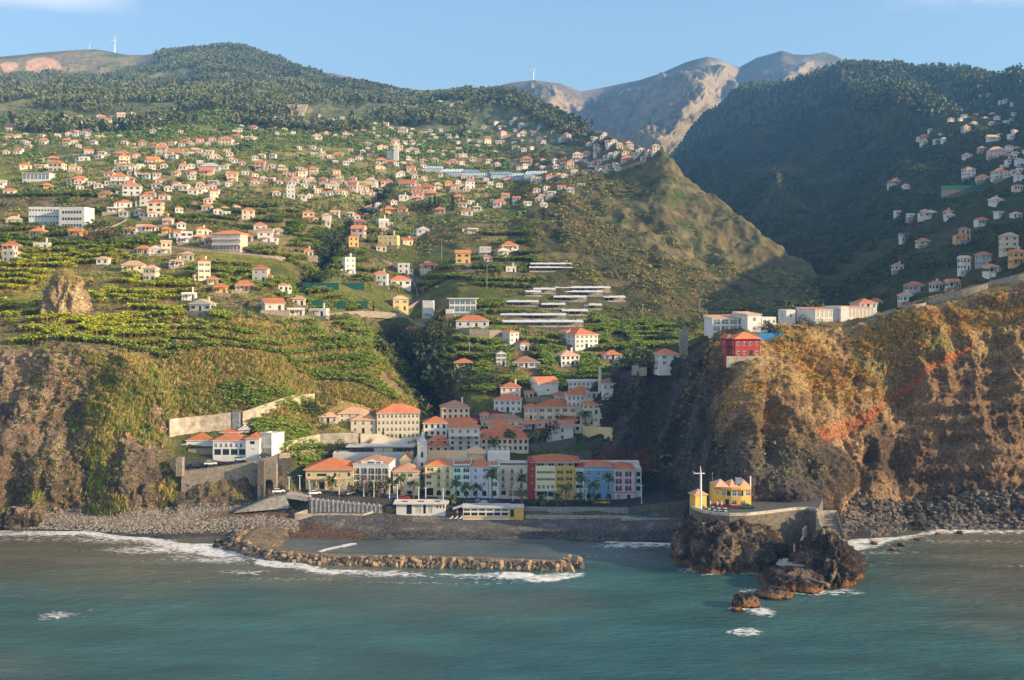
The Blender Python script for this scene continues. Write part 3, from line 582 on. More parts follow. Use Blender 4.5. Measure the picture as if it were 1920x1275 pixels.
# ------------------------------------------------------------ building kit
class MB:
    def __init__(s): s.v = []; s.f = []; s.m = []
    def poly(s, pts, m=0):
        i = len(s.v); s.v += [tuple(p) for p in pts]; s.f.append(tuple(range(i, i + len(pts)))); s.m.append(m)
    def box(s, x0, x1, y0, y1, z0, z1, m=0):
        a = [(x0, y0, z0), (x1, y0, z0), (x1, y1, z0), (x0, y1, z0), (x0, y0, z1), (x1, y0, z1), (x1, y1, z1), (x0, y1, z1)]
        for q in ((3, 2, 1, 0), (4, 5, 6, 7), (0, 1, 5, 4), (1, 2, 6, 5), (2, 3, 7, 6), (3, 0, 4, 7)): s.poly([a[i] for i in q], m)
    def tube(s, p0, p1, r0, r1, n=8, m=0, cap=True):
        p0 = Vector(p0); p1 = Vector(p1); d = (p1 - p0).normalized(); a = d.orthogonal().normalized(); b = d.cross(a)
        A = [p0 + (a * math.cos(6.2832 * i / n) + b * math.sin(6.2832 * i / n)) * r0 for i in range(n)]
        B = [p1 + (a * math.cos(6.2832 * i / n) + b * math.sin(6.2832 * i / n)) * r1 for i in range(n)]
        for i in range(n): j = (i + 1) % n; s.poly([A[i], A[j], B[j], B[i]], m)
        if cap: s.poly(A[::-1], m); s.poly(B, m)
    def prism(s, pts, z0, z1, m=0, mt=None):          # vertical prism over a plan outline (counter-clockwise)
        n = len(pts)
        for i in range(n): j = (i + 1) % n; s.poly([(*pts[i], z0), (*pts[j], z0), (*pts[j], z1), (*pts[i], z1)], m)
        s.poly([(*p, z1) for p in pts], m if mt is None else mt); s.poly([(*p, z0) for p in pts[::-1]], m)
    def loop(s, c, rx, ry, z0, z1, n=12, m=0, a0=0): s.prism([(c[0] + rx * math.cos(a0 + 6.2832 * i / n), c[1] + ry * math.sin(a0 + 6.2832 * i / n)) for i in range(n)], z0, z1, m)
    def build(s, name, mats, parent=None, loc=(0, 0, 0), rz=0, smooth_=False):
        me = bpy.data.meshes.new(name); me.from_pydata(s.v, [], s.f)
        for m in mats: me.materials.append(m)
        me.polygons.foreach_set('material_index', s.m)
        if smooth_: me.polygons.foreach_set('use_smooth', [True] * len(s.f))
        me.update(); return link(name, me, parent, loc, rz)
def link(name, me, parent=None, loc=(0, 0, 0), rz=0):
    o = bpy.data.objects.new(name, me); sc.collection.objects.link(o); o.parent = parent; o.location = loc; o.rotation_euler = (0, 0, rz); return o
def empty(name, loc, rz=0, label=None, cat=None, group=None):
    o = bpy.data.objects.new(name, None); sc.collection.objects.link(o); o.location = loc; o.rotation_euler = (0, 0, rz); o.empty_display_size = .5
    return tag(o, label, cat, group)
def copy_tree(o, parent=None):
    c = o.copy(); sc.collection.objects.link(c); c.parent = parent
    for ch in o.children: copy_tree(ch, c)
    return c
def facade(mb, o, u, L, z0, z1, holes, dep=.22, m=0, mr=None):
    """wall from plan point o along unit u (outward normal to the right of u), with real openings"""
    ox, oy = o; ux, uy = u; nx_, ny_ = uy, -ux
    us = sorted({0, L} | {round(h[0], 3) for h in holes} | {round(h[1], 3) for h in holes}); vs = sorted({z0, z1} | {round(h[2], 3) for h in holes} | {round(h[3], 3) for h in holes})
    us = [a for a in us if 0 <= a <= L]; vs = [a for a in vs if z0 <= a <= z1]
    P_ = lambda a, z, d=0: (ox + ux * a - nx_ * d, oy + uy * a - ny_ * d, z)
    ins = lambda a, b: any(h[0] < a < h[1] and h[2] < b < h[3] for h in holes)
    nu, nv = len(us) - 1, len(vs) - 1
    g = [[ins((us[i] + us[i + 1]) / 2, (vs[j] + vs[j + 1]) / 2) for j in range(nv)] for i in range(nu)]
    mr = m if mr is None else mr
    for i in range(nu):
        j = 0
        while j < nv:
            if g[i][j]: j += 1; continue
            k = j
            while k + 1 < nv and not g[i][k + 1]: k += 1
            mb.poly([P_(us[i], vs[j]), P_(us[i + 1], vs[j]), P_(us[i + 1], vs[k + 1]), P_(us[i], vs[k + 1])], m); j = k + 1
    for i in range(nu):
        for j in range(nv):
            if not g[i][j]: continue
            a, b, c, d = us[i], us[i + 1], vs[j], vs[j + 1]
            if i == 0 or not g[i - 1][j]: mb.poly([P_(a, c), P_(a, c, dep), P_(a, d, dep), P_(a, d)], mr)
            if i == nu - 1 or not g[i + 1][j]: mb.poly([P_(b, c, dep), P_(b, c), P_(b, d), P_(b, d, dep)], mr)
            if j == 0 or not g[i][j - 1]: mb.poly([P_(a, c, dep), P_(a, c), P_(b, c), P_(b, c, dep)][::-1], mr)
            if j == nv - 1 or not g[i][j + 1]: mb.poly([P_(a, d), P_(a, d, dep), P_(b, d, dep), P_(b, d)][::-1], mr)
def pmat(name, c, **k): M[name] = mat(name, c, **k); return M[name]
for nme, c in dict(white=(.64, .63, .60), cream=(.66, .57, .42), pink=(.60, .43, .37), yellow=(.66, .52, .24), ochre=(.62, .39, .15), grey=(.42, .41, .39), palepink=(.70, .50, .52), mint=(.60, .76, .66), lavender=(.60, .62, .74), tan=(.62, .52, .41), redwall=(.30, .05, .05), paleyellow=(.80, .72, .44), paleochre=(.76, .66, .38), orangeyellow=(.66, .40, .09), bluewall=(.19, .36, .56), deepred=(.38, .045, .045), offwhite=(.52, .50, .46), palegrey=(.54, .56, .56), darkgrey=(.10, .10, .105), stone=(.36, .32, .26), darkstone=(.14, .125, .11), concrete=(.48, .46, .42), whitestone=(.44, .40, .33), tanwall=(.66, .52, .30)).items():
    pmat(nme, c, rough=.85, noise=.12, nscale=.35, detail=8, bump=.02, bscale=4)
pmat('whitestone', (.42, .37, .29), rough=.95, noise=.45, nscale=.45, detail=10, bump=.12, bscale=1.5)
for nme in ('stone', 'darkstone', 'concrete', 'quay'): 
    pmat(nme, {'stone': (.26, .225, .175), 'darkstone': (.13, .115, .10), 'quay': (.24, .25, .255), 'concrete': (.33, .315, .28)}[nme], rough=.95, noise=.4, nscale=.9, detail=9, bump=.25, bscale=1.5)
def roofmat(name, c, c2):
    m = bpy.data.materials.new(name); m.use_nodes = True; n = m.node_tree; b = n.nodes['Principled BSDF']; lk = n.links.new; b.inputs['Roughness'].default_value = .85; b.inputs['Specular IOR Level'].default_value = .2
    t = n.nodes.new('ShaderNodeTexCoord'); nz = n.nodes.new('ShaderNodeTexNoise'); nz.inputs['Scale'].default_value = .7; nz.inputs['Detail'].default_value = 9; nz.inputs['Roughness'].default_value = .75; lk(t.outputs['Object'], nz.inputs['Vector'])
    rp = n.nodes.new('ShaderNodeValToRGB'); rp.color_ramp.elements[0].position = .35; rp.color_ramp.elements[1].position = .65; rp.color_ramp.elements[0].color = (*c, 1); rp.color_ramp.elements[1].color = (*c2, 1); lk(nz.outputs['Fac'], rp.inputs['Fac'])
    oi = n.nodes.new('ShaderNodeObjectInfo'); mr = n.nodes.new('ShaderNodeMapRange'); mr.inputs['To Min'].default_value = .75; mr.inputs['To Max'].default_value = 1.2; lk(oi.outputs['Random'], mr.inputs['Value'])
    sc_ = n.nodes.new('ShaderNodeVectorMath'); sc_.operation = 'SCALE'; lk(rp.outputs['Color'], sc_.inputs[0]); lk(mr.outputs[0], sc_.inputs['Scale']); lk(sc_.outputs[0], b.inputs['Base Color'])
    wv_ = n.nodes.new('ShaderNodeTexWave'); wv_.inputs['Scale'].default_value = 1.3; lk(t.outputs['Object'], wv_.inputs['Vector']); bp_ = n.nodes.new('ShaderNodeBump'); bp_.inputs['Distance'].default_value = .08; lk(wv_.outputs['Fac'], bp_.inputs['Height']); lk(bp_.outputs[0], b.inputs['Normal'])
    M[name] = m
roofmat('roof_orange', (.50, .15, .065), (.64, .25, .12)); roofmat('roof_brown', (.36, .19, .125), (.48, .28, .19)); roofmat('roof_pale', (.62, .34, .20), (.75, .46, .30)); roofmat('roof_tan', (.56, .38, .20), (.66, .46, .27)); roofmat('roof_grey', (.42, .43, .44), (.58, .58, .57)); roofmat('roof_slab', (.62, .58, .52), (.72, .68, .60))
pmat('glass', (.022, .030, .038), rough=.12, spec=.6); pmat('glass_blue', (.10, .16, .20), rough=.1, spec=.7); pmat('frame', (.78, .78, .76), rough=.5); pmat('shutter', (.02, .055, .045), rough=.6); pmat('brownframe', (.20, .07, .04), rough=.6)
pmat('curtain', (.55, .50, .38), rough=.8, noise=.15, nscale=1.5); pmat('metal', (.35, .36, .37), rough=.4, metal=.6); pmat('iron', (.04, .045, .05), rough=.5); pmat('trunk', (.16, .12, .085), rough=.95, noise=.3, nscale=3, bump=.05, bscale=8)
pmat('tarmac', (.075, .078, .085), rough=.95, noise=.2, nscale=.4); pmat('net', (.40, .50, .56), rough=.8, noise=.12, nscale=.3); pmat('sheet', (.66, .68, .68), rough=.5, noise=.1, nscale=.4); pmat('turq', (.03, .38, .42), rough=.1, spec=.6); pmat('bluefence', (.02, .22, .52), rough=.6, noise=.06, nscale=1); pmat('greennet', (.015, .11, .09), rough=.9, noise=.2, nscale=.5)
WM = {}
def win_mesh(w_, h_, st):
    k = (round(w_, 2), round(h_, 2), st)
    if k in WM: return WM[k]
    b = MB(); t = .07 if w_ > .8 else .05
    if st in ('door', 'dark'):
        b.box(-w_ / 2, w_ / 2, .10, .14, 0, h_, 1); b.box(-w_ / 2, -w_ / 2 + t, .04, .10, 0, h_, 0); b.box(w_ / 2 - t, w_ / 2, .04, .10, 0, h_, 0); b.box(-w_ / 2 + t, w_ / 2 - t, .04, .10, h_ - t, h_, 0)
    elif st == 'tiny': b.box(-w_ / 2, w_ / 2, .10, .15, 0, h_, 1)
    else:
        b.box(-w_ / 2, w_ / 2, .12, .16, 0, h_, 1)
        for x in (-w_ / 2, w_ / 2 - t, -t / 2): b.box(x, x + t, .05, .12, 0, h_, 0)
        for z in (0, h_ - t, h_ * .62): b.box(-w_ / 2 + t, -t / 2, .05, .118, z, z + t, 0); b.box(t / 2, w_ / 2 - t, .05, .118, z, z + t, 0)
    me = bpy.data.meshes.new('window'); me.from_pydata(b.v, [], b.f)
    fm, gm = {'green': ('frame', 'glass'), 'plain': ('frame', 'glass'), 'dark': ('iron', 'glass'), 'door': ('brownframe', 'glass'), 'curtain': ('frame', 'curtain'), 'blue': ('frame', 'glass_blue'), 'tiny': ('frame', 'glass'), 'brown': ('brownframe', 'glass')}[st]
    me.materials.append(M[fm]); me.materials.append(M[gm]); me.polygons.foreach_set('material_index', b.m); me.update(); WM[k] = me; return me
SHM = {}
def shutter_mesh(w_, h_, arch=False, mt='shutter'):
    k = (round(w_, 2), round(h_, 2), arch, mt)
    if k in SHM: return SHM[k]
    b = MB(); b.box(-w_ / 2, w_ / 2, -.07, -.02, 0, h_)
    if arch: b.box(-w_ / 2 + w_ * .25, w_ / 2, -.072, -.022, h_, h_ + .22)
    for i in range(int(h_ / .28)): b.box(-w_ / 2 + .05, w_ / 2 - .05, -.095, -.07, .1 + i * .28, .2 + i * .28)
    me = bpy.data.meshes.new('shutter'); me.from_pydata(b.v, [], b.f); me.materials.append(M[mt]); me.update(); SHM[k] = me; return me
def arch_rects(c, w_, z0, h_):
    """stepped round-headed opening"""
    r = w_ / 2; out = [(c - r, c + r, z0, z0 + h_ - r)]
    for k in range(3):
        a = (k + .5) / 3 * 1.45; out.append((c - r * math.cos(a), c + r * math.cos(a), z0 + h_ - r + r * math.sin(max(0, (k) / 3 * 1.45)) - .001, z0 + h_ - r + r * math.sin((k + 1) / 3 * 1.45)))
    return out
class Side:
    """one wall of a building: collects openings and the window things that go in them"""
    def __init__(s, o, u, L): s.o = o; s.u = u; s.L = L; s.h = []; s.w = []
    def win(s, c, z, w_, h_, st='plain', shut=0, arch=False, bal=False, sill=False):
        if arch: s.h += arch_rects(c, w_, z, h_)
        else: s.h.append((c - w_ / 2, c + w_ / 2, z, z + h_))
        s.w.append((c, z, w_, h_, st, shut, arch, bal, sill))
def place_windows(root, sides, small):
    for sd in sides:
        ux, uy = sd.u; rz = math.atan2(uy, ux)
        for (c, z, w_, h_, st, shut, arch, bal, sill) in sd.w:
            nm = 'door' if st == 'door' else 'window'
            o = link(nm, win_mesh(w_, h_, st), root, (sd.o[0] + ux * c, sd.o[1] + uy * c, z), rz)
            if shut:
                sh = 'brownframe' if st == 'brown' else 'shutter'
                for q in (-1, 1):
                    s_ = link('shutter', shutter_mesh(shut, h_ * (.9 if arch else 1), arch, sh), o, (q * (w_ / 2 + shut / 2 + .02), 0, 0)); s_.scale = (q * -1, 1, 1)
            if bal:
                k = ('bal', round(w_, 1))
                if k not in SHM:
                    b = MB(); W2 = w_ / 2 + .35; b.box(-W2, W2, -.75, -.01, -.16, -.04, 0); b.box(-W2, W2, -.75, -.71, .85, .91, 1)
                    n_ = max(6, int(W2 * 8))
                    for i in range(n_ + 1): x = -W2 + i * 2 * W2 / n_; b.box(x - .015, x + .015, -.745, -.715, -.04, .85, 1)
                    for x in (-W2, W2 - .03): b.box(x, x + .03, -.71, -.01, .82, .88, 1)
                    me = bpy.data.meshes.new('balcony'); me.from_pydata(b.v, [], b.f); me.materials.append(M['concrete']); me.materials.append(M['iron']); me.polygons.foreach_set('material_index', b.m); me.update(); SHM[k] = me
                link('balcony', SHM[k], o)
def roof_mb(kind, w_, d, h, rh, ov, t=.16):
    b = MB(); x, y = w_ / 2 + ov, d / 2 + ov
    e = [(-x, -y), (x, -y), (x, y), (-x, y)]
    if kind == 'flat':
        p = .5; b.box(-w_ / 2 - .06, w_ / 2 + .06, -d / 2 - .06, d / 2 + .06, h, h + .14, 0)
        for (a0, a1, b0, b1) in ((-x, x, -y, -y + .22), (-x, x, y - .22, y), (-x, -x + .22, -y + .22, y - .22), (x - .22, x, -y + .22, y - .22)): b.box(a0, a1, b0, b1, h + .14, h + p, 1)
        return b
    if kind == 'slab':
        b.box(-x, x, -y, y, h, h + .35, 0); return b
    b.prism(e, h - .02, h + t, 1, 0); z = h + t
    if kind == 'hip':
        if x >= y: r0, r1 = (-(x - y), 0, z + rh), ((x - y), 0, z + rh); b.poly([(-x, -y, z), (x, -y, z), r1, r0]); b.poly([(x, y, z), (-x, y, z), r0, r1]); b.poly([(x, -y, z), (x, y, z), r1]); b.poly([(-x, y, z), (-x, -y, z), r0])
        else: r0, r1 = (0, -(y - x), z + rh), (0, (y - x), z + rh); b.poly([(-x, -y, z), (x, -y, z), r0]); b.poly([(x, y, z), (-x, y, z), r1]); b.poly([(x, -y, z), (x, y, z), r1, r0]); b.poly([(-x, y, z), (-x, -y, z), r0, r1])
    elif kind == 'gable':      # ridge runs along x
        b.poly([(-x, -y, z), (x, -y, z), (x, 0, z + rh), (-x, 0, z + rh)]); b.poly([(x, y, z), (-x, y, z), (-x, 0, z + rh), (x, 0, z + rh)])
        b.poly([(x, -y, z), (x, y, z), (x, 0, z + rh)], 1); b.poly([(-x, y, z), (-x, -y, z), (-x, 0, z + rh)], 1)
    elif kind == 'front':      # gable end faces the front
        b.poly([(-x, y, z), (-x, -y, z), (0, -y, z + rh), (0, y, z + rh)]); b.poly([(x, -y, z), (x, y, z), (0, y, z + rh), (0, -y, z + rh)])
        b.poly([(-x, -y, z), (x, -y, z), (0, -y, z + rh)], 1); b.poly([(x, y, z), (-x, y, z), (0, y, z + rh)], 1)
    elif kind == 'shed':
        b.poly([(-x, -y, z), (x, -y, z), (x, y, z + rh), (-x, y, z + rh)]); b.poly([(x, -y, z), (x, y, z), (x, y, z + rh)], 1); b.poly([(-x, y, z), (-x, -y, z), (-x, y, z + rh)], 1); b.poly([(x, y, z), (-x, y, z), (-x, y, z + rh), (x, y, z + rh)], 1)
    return b
RM = dict(r='roof_orange', t='roof_brown', p='roof_pale', f='roof_slab', n='roof_tan', g='roof_grey')
WMAT = dict(w='white', c='cream', p='pink', y='yellow', o='ochre', g='grey', k='palegrey')
def building(name, loc, rz, w_, d, h, sides, wall, roof='hip', rm='roof_orange', rh=None, ov=.45, found=2.5, chim=(), label=None, cat='house', group=None, back=True, dep=.22, parent=None):
    """sides: dict front/right/left -> Side. local frame: front wall at y=-d/2, looking to -y"""
    root = parent or empty(name, loc, rz, label, cat, group)
    b = MB()
    fr_ = sides.get('front') or Side((-w_ / 2, -d / 2), (1, 0), w_); rt = sides.get('right') or Side((w_ / 2, -d / 2), (0, 1), d); lf = sides.get('left') or Side((-w_ / 2, d / 2), (0, -1), d)
    for s_ in (fr_, rt, lf): facade(b, s_.o, s_.u, s_.L, 0, h, s_.h, dep)
    b.poly([(w_ / 2, d / 2, 0), (-w_ / 2, d / 2, 0), (-w_ / 2, d / 2, h), (w_ / 2, d / 2, h)])
    if found:
        for (p, q_) in (((-w_ / 2, -d / 2), (w_ / 2, -d / 2)), ((w_ / 2, -d / 2), (w_ / 2, d / 2)), ((w_ / 2, d / 2), (-w_ / 2, d / 2)), ((-w_ / 2, d / 2), (-w_ / 2, -d / 2))): b.poly([(*p, -found), (*q_, -found), (*q_, 0), (*p, 0)])
    b.poly([(-w_ / 2, -d / 2, h), (w_ / 2, -d / 2, h), (w_ / 2, d / 2, h), (-w_ / 2, d / 2, h)])
    wl = b.build('wall', [M[wall]], root)
    place_windows(root, [fr_, rt, lf], False)
    ro = None
    if roof:
        rh = rh if rh is not None else min(w_, d) * .5 * .5
        ro = roof_mb(roof, w_, d, h, rh, ov if roof not in ('flat',) else .0).build('roof', [M[rm], M[wall]], root)
        for (cx, cy) in chim:
            c = MB(); c.box(cx - .35, cx + .35, cy - .35, cy + .35, h + .1, h + rh + 1.0); c.box(cx - .45, cx + .45, cy - .45, cy + .45, h + rh + 1.0, h + rh + 1.15); c.build('chimney', [M['white']], ro)
    return root
def grid_side(o, u, L, floors, fh, cols, ww=1.0, wh=1.35, z0=.95, st='plain', shut=0, door=None, tall=None, **k):
    s_ = Side(o, u, L)
    if cols <= 0: return s_
    for f_ in range(floors):
        for c in range(cols):
            x = L * (c + .5) / cols
            if x - ww / 2 < .25 or x + ww / 2 > L - .25: continue
            if door is not None and f_ == 0 and c == door: s_.win(x, .05, min(ww * 1.05, 1.4), 2.1, 'door'); continue
            z = f_ * fh + z0
            if z + wh < floors * fh - .1: s_.win(x, z, ww, wh, st, shut, **k)
    return s_
def simple(name, loc, rz, w_, d, floors, fh, wall, roof, rm, cols, scols, st='plain', shut=0, ww=1.0, wh=1.35, label=None, cat='house', group=None, chim=(), door=True, rh=None, found=3, ov=.45):
    fr_ = grid_side((-w_ / 2, -d / 2), (1, 0), w_, floors, fh, cols, ww, wh, st=st, shut=shut, door=(cols // 2 if door and cols > 1 else None))
    rt = grid_side((w_ / 2, -d / 2), (0, 1), d, floors, fh, scols, ww, wh, st=st, shut=shut); lf = grid_side((-w_ / 2, d / 2), (0, -1), d, floors, fh, scols, ww, wh, st=st, shut=shut)
    return building(name, loc, rz, w_, d, floors * fh, dict(front=fr_, right=rt, left=lf), wall, roof, rm, rh, ov, found, chim, label, cat, group)
# ------------------------------------------------------------ named buildings of the village
PLACED = []                                            # (px, py, width px) already taken
def V(label, x0, x1, eave, base, floors, wall, roof, rm, cols, rz=0, scols=2, d=None, D=None, st='plain', shut=0, rh=None, ww=1.0, wh=1.35, cat='house', name=None, group='houses of the village', found=3.5, chim=0, door=True, ov=.45):
    rz = rz if rz >= 0 else -rz * .4
    cx = (x0 + x1) / 2
    if D is None:
        p = hit(cx, base); D = p.y
    p = pt(cx, base, D); w_ = (x1 - x0) * D / F / math.cos(R(rz)); h = (base - eave) * D / F; d = d or min(w_ * .8, 11)
    c = Vector((math.sin(R(rz)) * -d / 2, math.cos(R(rz)) * d / 2, 0))
    fh = h / floors; wh_ = min(wh, fh * .55); ww_ = min(ww, w_ / max(cols, 1) * .55)
    ch = [((w_ * .28), 0)] if chim else ()
    PLACED.append((cx, (eave + base) / 2, x1 - x0))
    nm = name or {'w': 'white_house'}.get(wall, 'house')
    fr_ = grid_side((-w_ / 2, -d / 2), (1, 0), w_, floors, fh, cols, ww_, wh_, z0=fh * .3, st=st, shut=shut and min(shut, ww_ * .6), door=(cols // 2 if door and cols > 1 else None))
    rt = grid_side((w_ / 2, -d / 2), (0, 1), d, floors, fh, scols, ww_, wh_, z0=fh * .3, st=st); lf = grid_side((-w_ / 2, d / 2), (0, -1), d, floors, fh, scols, ww_, wh_, z0=fh * .3, st=st)
    return building(nm, p + c, R(rz), w_, d, h, dict(front=fr_, right=rt, left=lf), wall, roof, rm, rh, ov, found, ch, label, cat, group)
RO, RB, RP, RT_, RF = 'roof_orange', 'roof_brown', 'roof_pale', 'roof_tan', 'roof_slab'
s_ = V('big four-storey cream school with orange roof above the museum', 707, 786, 775, 824, 4, 'cream', 'hip', RO, 10, -15, 3, 12, ww=.9, cat='school', name='school')
V('narrow white house with orange gable roof behind the cream school', 721, 757, 761, 772, 1, 'white', 'gable', RO, 6, 0, 1, 7, D=490, rh=2.2)
V('two-storey cream house with hip roof left of the school', 658, 704, 788, 813, 2, 'cream', 'hip', RP, 3, -8, 2, 9)
V('long cream house behind the garden palm, left of the school', 634, 690, 776, 793, 2, 'cream', 'hip', RP, 4, -6, 2, 8)
V('small cream house at the end of the banana strip', 598, 632, 782, 794, 1, 'cream', 'hip', RP, 3, -6, 2, 7, rh=1.4)
V('three-storey cream block with faded brown roof above the church', 829, 880, 766, 797, 3, 'cream', 'hip', RB, 5, -18, 3, 12, ww=.9, st='dark', chim=1)
V('white two-storey house beside the school, right of its wall', 794, 838, 794, 819, 2, 'white', 'hip', RO, 4, -6, 2, 9, st='dark')
V('white house with broad orange roof and roof lights', 822, 894, 793, 808, 1, 'white', 'hip', RO, 5, -8, 2, 10)
V('tall white house with terrace and orange roof above the church', 841, 901, 816, 846, 3, 'white', 'flat', RF, 4, -4, 2, 10, st='dark')
V('white penthouse storey set back on the tall white house', 841, 899, 803, 816, 1, 'white', 'hip', RO, 4, -4, 2, 7, D=442, found=.5, rh=2, door=False)
V('small cream house with red-orange hip roof beside church tower', 802, 842, 838, 850, 1, 'cream', 'hip', RO, 3, -5, 2, 8, st='dark')
V('open pavilion with orange roof between school and church', 804, 840, 826, 833, 1, 'white', 'hip', RO, 3, -5, 1, 7, st='dark', cat='pavilion', name='pavilion')
V('orange and brown roofed manor behind the two village palms', 902, 991, 823, 847, 2, 'cream', 'hip', RO, 9, 0, 2, 14, st='dark', rh=4.4, cat='manor', name='manor_house')
V('cream house with long brown roof below the bougainvillea', 902, 981, 789, 802, 1, 'cream', 'hip', RB, 6, -4, 2, 9, rh=2.2, chim=1)
V('small cream house with solar panel on its orange roof', 916, 954, 798, 812, 1, 'cream', 'hip', RO, 2, -10, 2, 8)
V('low grey-walled house with orange roof, left of the brown hip roof', 979, 1007, 795, 805, 1, 'grey', 'hip', RO, 2, 0, 1, 6)
V('small house with brown hip roof under the long cream building', 1007, 1030, 793, 803, 1, 'cream', 'hip', RB, 2, 0, 1, 6)
V('long three-storey cream building with green windows and orange roof', 1009, 1081, 763, 790, 2, 'cream', 'hip', RO, 5, 0, 2, 10, st='plain', shut=.3)
V('green-glazed annex at the left end of the long cream building', 983, 1008, 765, 789, 2, 'cream', 'hip', RO, 3, 0, 1, 8, st='blue', ww=1.4)
V('white two-storey house above the bougainvillea with three roofs', 926, 978, 751, 773, 2, 'white', 'hip', RO, 5, 0, 2, 9, rh=1.8)
V('small white upper floor with orange roof below the chimney house', 940, 965, 738, 749, 1, 'white', 'hip', RO, 2, 0, 1, 6, rh=1.2, door=False)
V('white house with square chimney left of the chapel', 939, 976, 727, 748, 2, 'white', 'hip', RO, 3, -8, 2, 8, chim=1)
V('three-storey pale pink building with orange hip roof', 1064, 1120, 741, 765, 2, 'white', 'hip', RO, 7, 4, 2, 10, ww=.9)
V('lower white wing left of the pale pink building', 1041, 1063, 743, 757, 1, 'lavender', 'hip', RO, 3, 4, 2, 8, rh=1.6)
V('cream house at the cliff foot, upper right edge of village', 1093, 1143, 759, 779, 2, 'cream', 'hip', RO, 5, 0, 2, 9)
V('cream terrace house with glazed ground floor below the cliff', 1112, 1143, 779, 795, 1, 'cream', 'flat', RF, 3, 0, 1, 6, st='blue', ww=1.6)
V('low cream house with orange roof beside the tall palm', 1044, 1086, 788, 798, 1, 'cream', 'hip', RO, 3, 0, 1, 7)
V('windowless white house with brown mono-pitch roof', 1034, 1075, 801, 827, 2, 'white', 'shed', RB, 1, 0, 1, 7, rh=1.8, ww=.8, st='brown')
V('flat cream garage right of the windowless white house', 1077, 1112, 798, 810, 1, 'cream', 'flat', RF, 3, 0, 1, 6, st='dark', ww=2)
V('low white house with small orange roof behind the dark tree', 1001, 1033, 815, 829, 1, 'white', 'hip', RO, 4, 0, 1, 6)
V('plain white chapel with orange gable roof and oval window', 1008, 1047, 718, 740, 1, 'white', 'gable', RO, 1, 22, 1, 9, ww=.7, cat='chapel', name='chapel', st='brown', wh=1.0, door=False)
V('white stepped house with roof terraces and blue solar panels', 1066, 1123, 716, 735, 2, 'white', 'flat', RF, 7, 6, 2, 9)
V('white house with large brown hip roof right of the brick chimney', 1130, 1172, 719, 733, 1, 'white', 'hip', RB, 4, 6, 2, 9)
V('narrow white three-storey house with gable facing the sea', 930, 949, 664, 686, 3, 'white', 'front', RB, 2, -10, 2, 9, shut=.3)
V('white house with wide brown hip roof among banana plants', 962, 1012, 680, 690, 1, 'white', 'hip', RB, 5, -14, 2, 10, shut=.3)
V('white two-storey house with pale roof and red shutters', 1052, 1087, 667, 686, 2, 'white', 'hip', RP, 4, 20, 2, 9, st='brown', chim=1)
V('small white bungalow with orange roof right of the banana field', 1132, 1167, 666, 675, 1, 'white', 'hip', RO, 3, 6, 2, 8)
s_ = V('large four-storey apartment block with balconies above the village', 1078, 1122, 628, 653, 3, 'white', 'hip', RO, 5, 26, 4, 16, cat='apartment block', name='apartment_block', ww=1.2)
V('small rooftop storey on the balconied apartment block', 1062, 1095, 622, 627, 1, 'white', 'hip', RO, 3, 26, 2, 8, D=s_.location.y, found=1, rh=1.2, door=False, cat='penthouse', name='penthouse')
V('white house on the terrace bend, upper of two left of apartments', 956, 973, 624, 643, 2, 'white', 'hip', RO, 2, 35, 2, 9)
V('white house with stepped terraces, lower of two left of apartments', 976, 997, 645, 658, 1, 'white', 'hip', RO, 3, 20, 2, 8)
V('long white bungalow with orange roof under the modern villa', 855, 916, 602, 614, 1, 'white', 'hip', RO, 4, 0, 2, 10, st='dark')
V('yellow hut with red roof at the ravine edge', 852, 884, 680, 689, 1, 'yellow', 'hip', RO, 2, 0, 1, 6, cat='hut', name='hut')
V('white house with orange roof on the shaded cliff edge', 1236, 1275, 665, 686, 2, 'white', 'hip', RO, 2, 12, 2, 9, cat='house', ww=1.3)
for a in (('low cream house wedged between manor and tall white house', 897, 922, 812, 824, 1, 'cream', 'hip', RO, 2, 0, 1, 6), ('small brown-roofed house left of the tall cliff-foot palm', 1088, 1106, 781, 792, 1, 'cream', 'hip', RB, 2, 0, 1, 6), ('white cottage above the manor, right of the solar roof', 956, 978, 806, 816, 1, 'white', 'hip', RO, 2, 0, 1, 6), ('grey shed roof house under the brick chimney', 1100, 1128, 737, 748, 1, 'grey', 'flat', 'roof_grey', 3, 0, 1, 7), ('white house behind the pale pink building, half hidden', 1075, 1100, 730, 742, 1, 'white', 'hip', RO, 3, 0, 1, 7), ('small house with brown gable between chapel and chimney house', 984, 1000, 738, 748, 1, 'cream', 'gable', RB, 2, 0, 1, 6), ('narrow cream house right of the three-storey brown-roofed block', 900, 915, 778, 794, 2, 'cream', 'hip', RO, 2, 0, 1, 6)): V(*a)
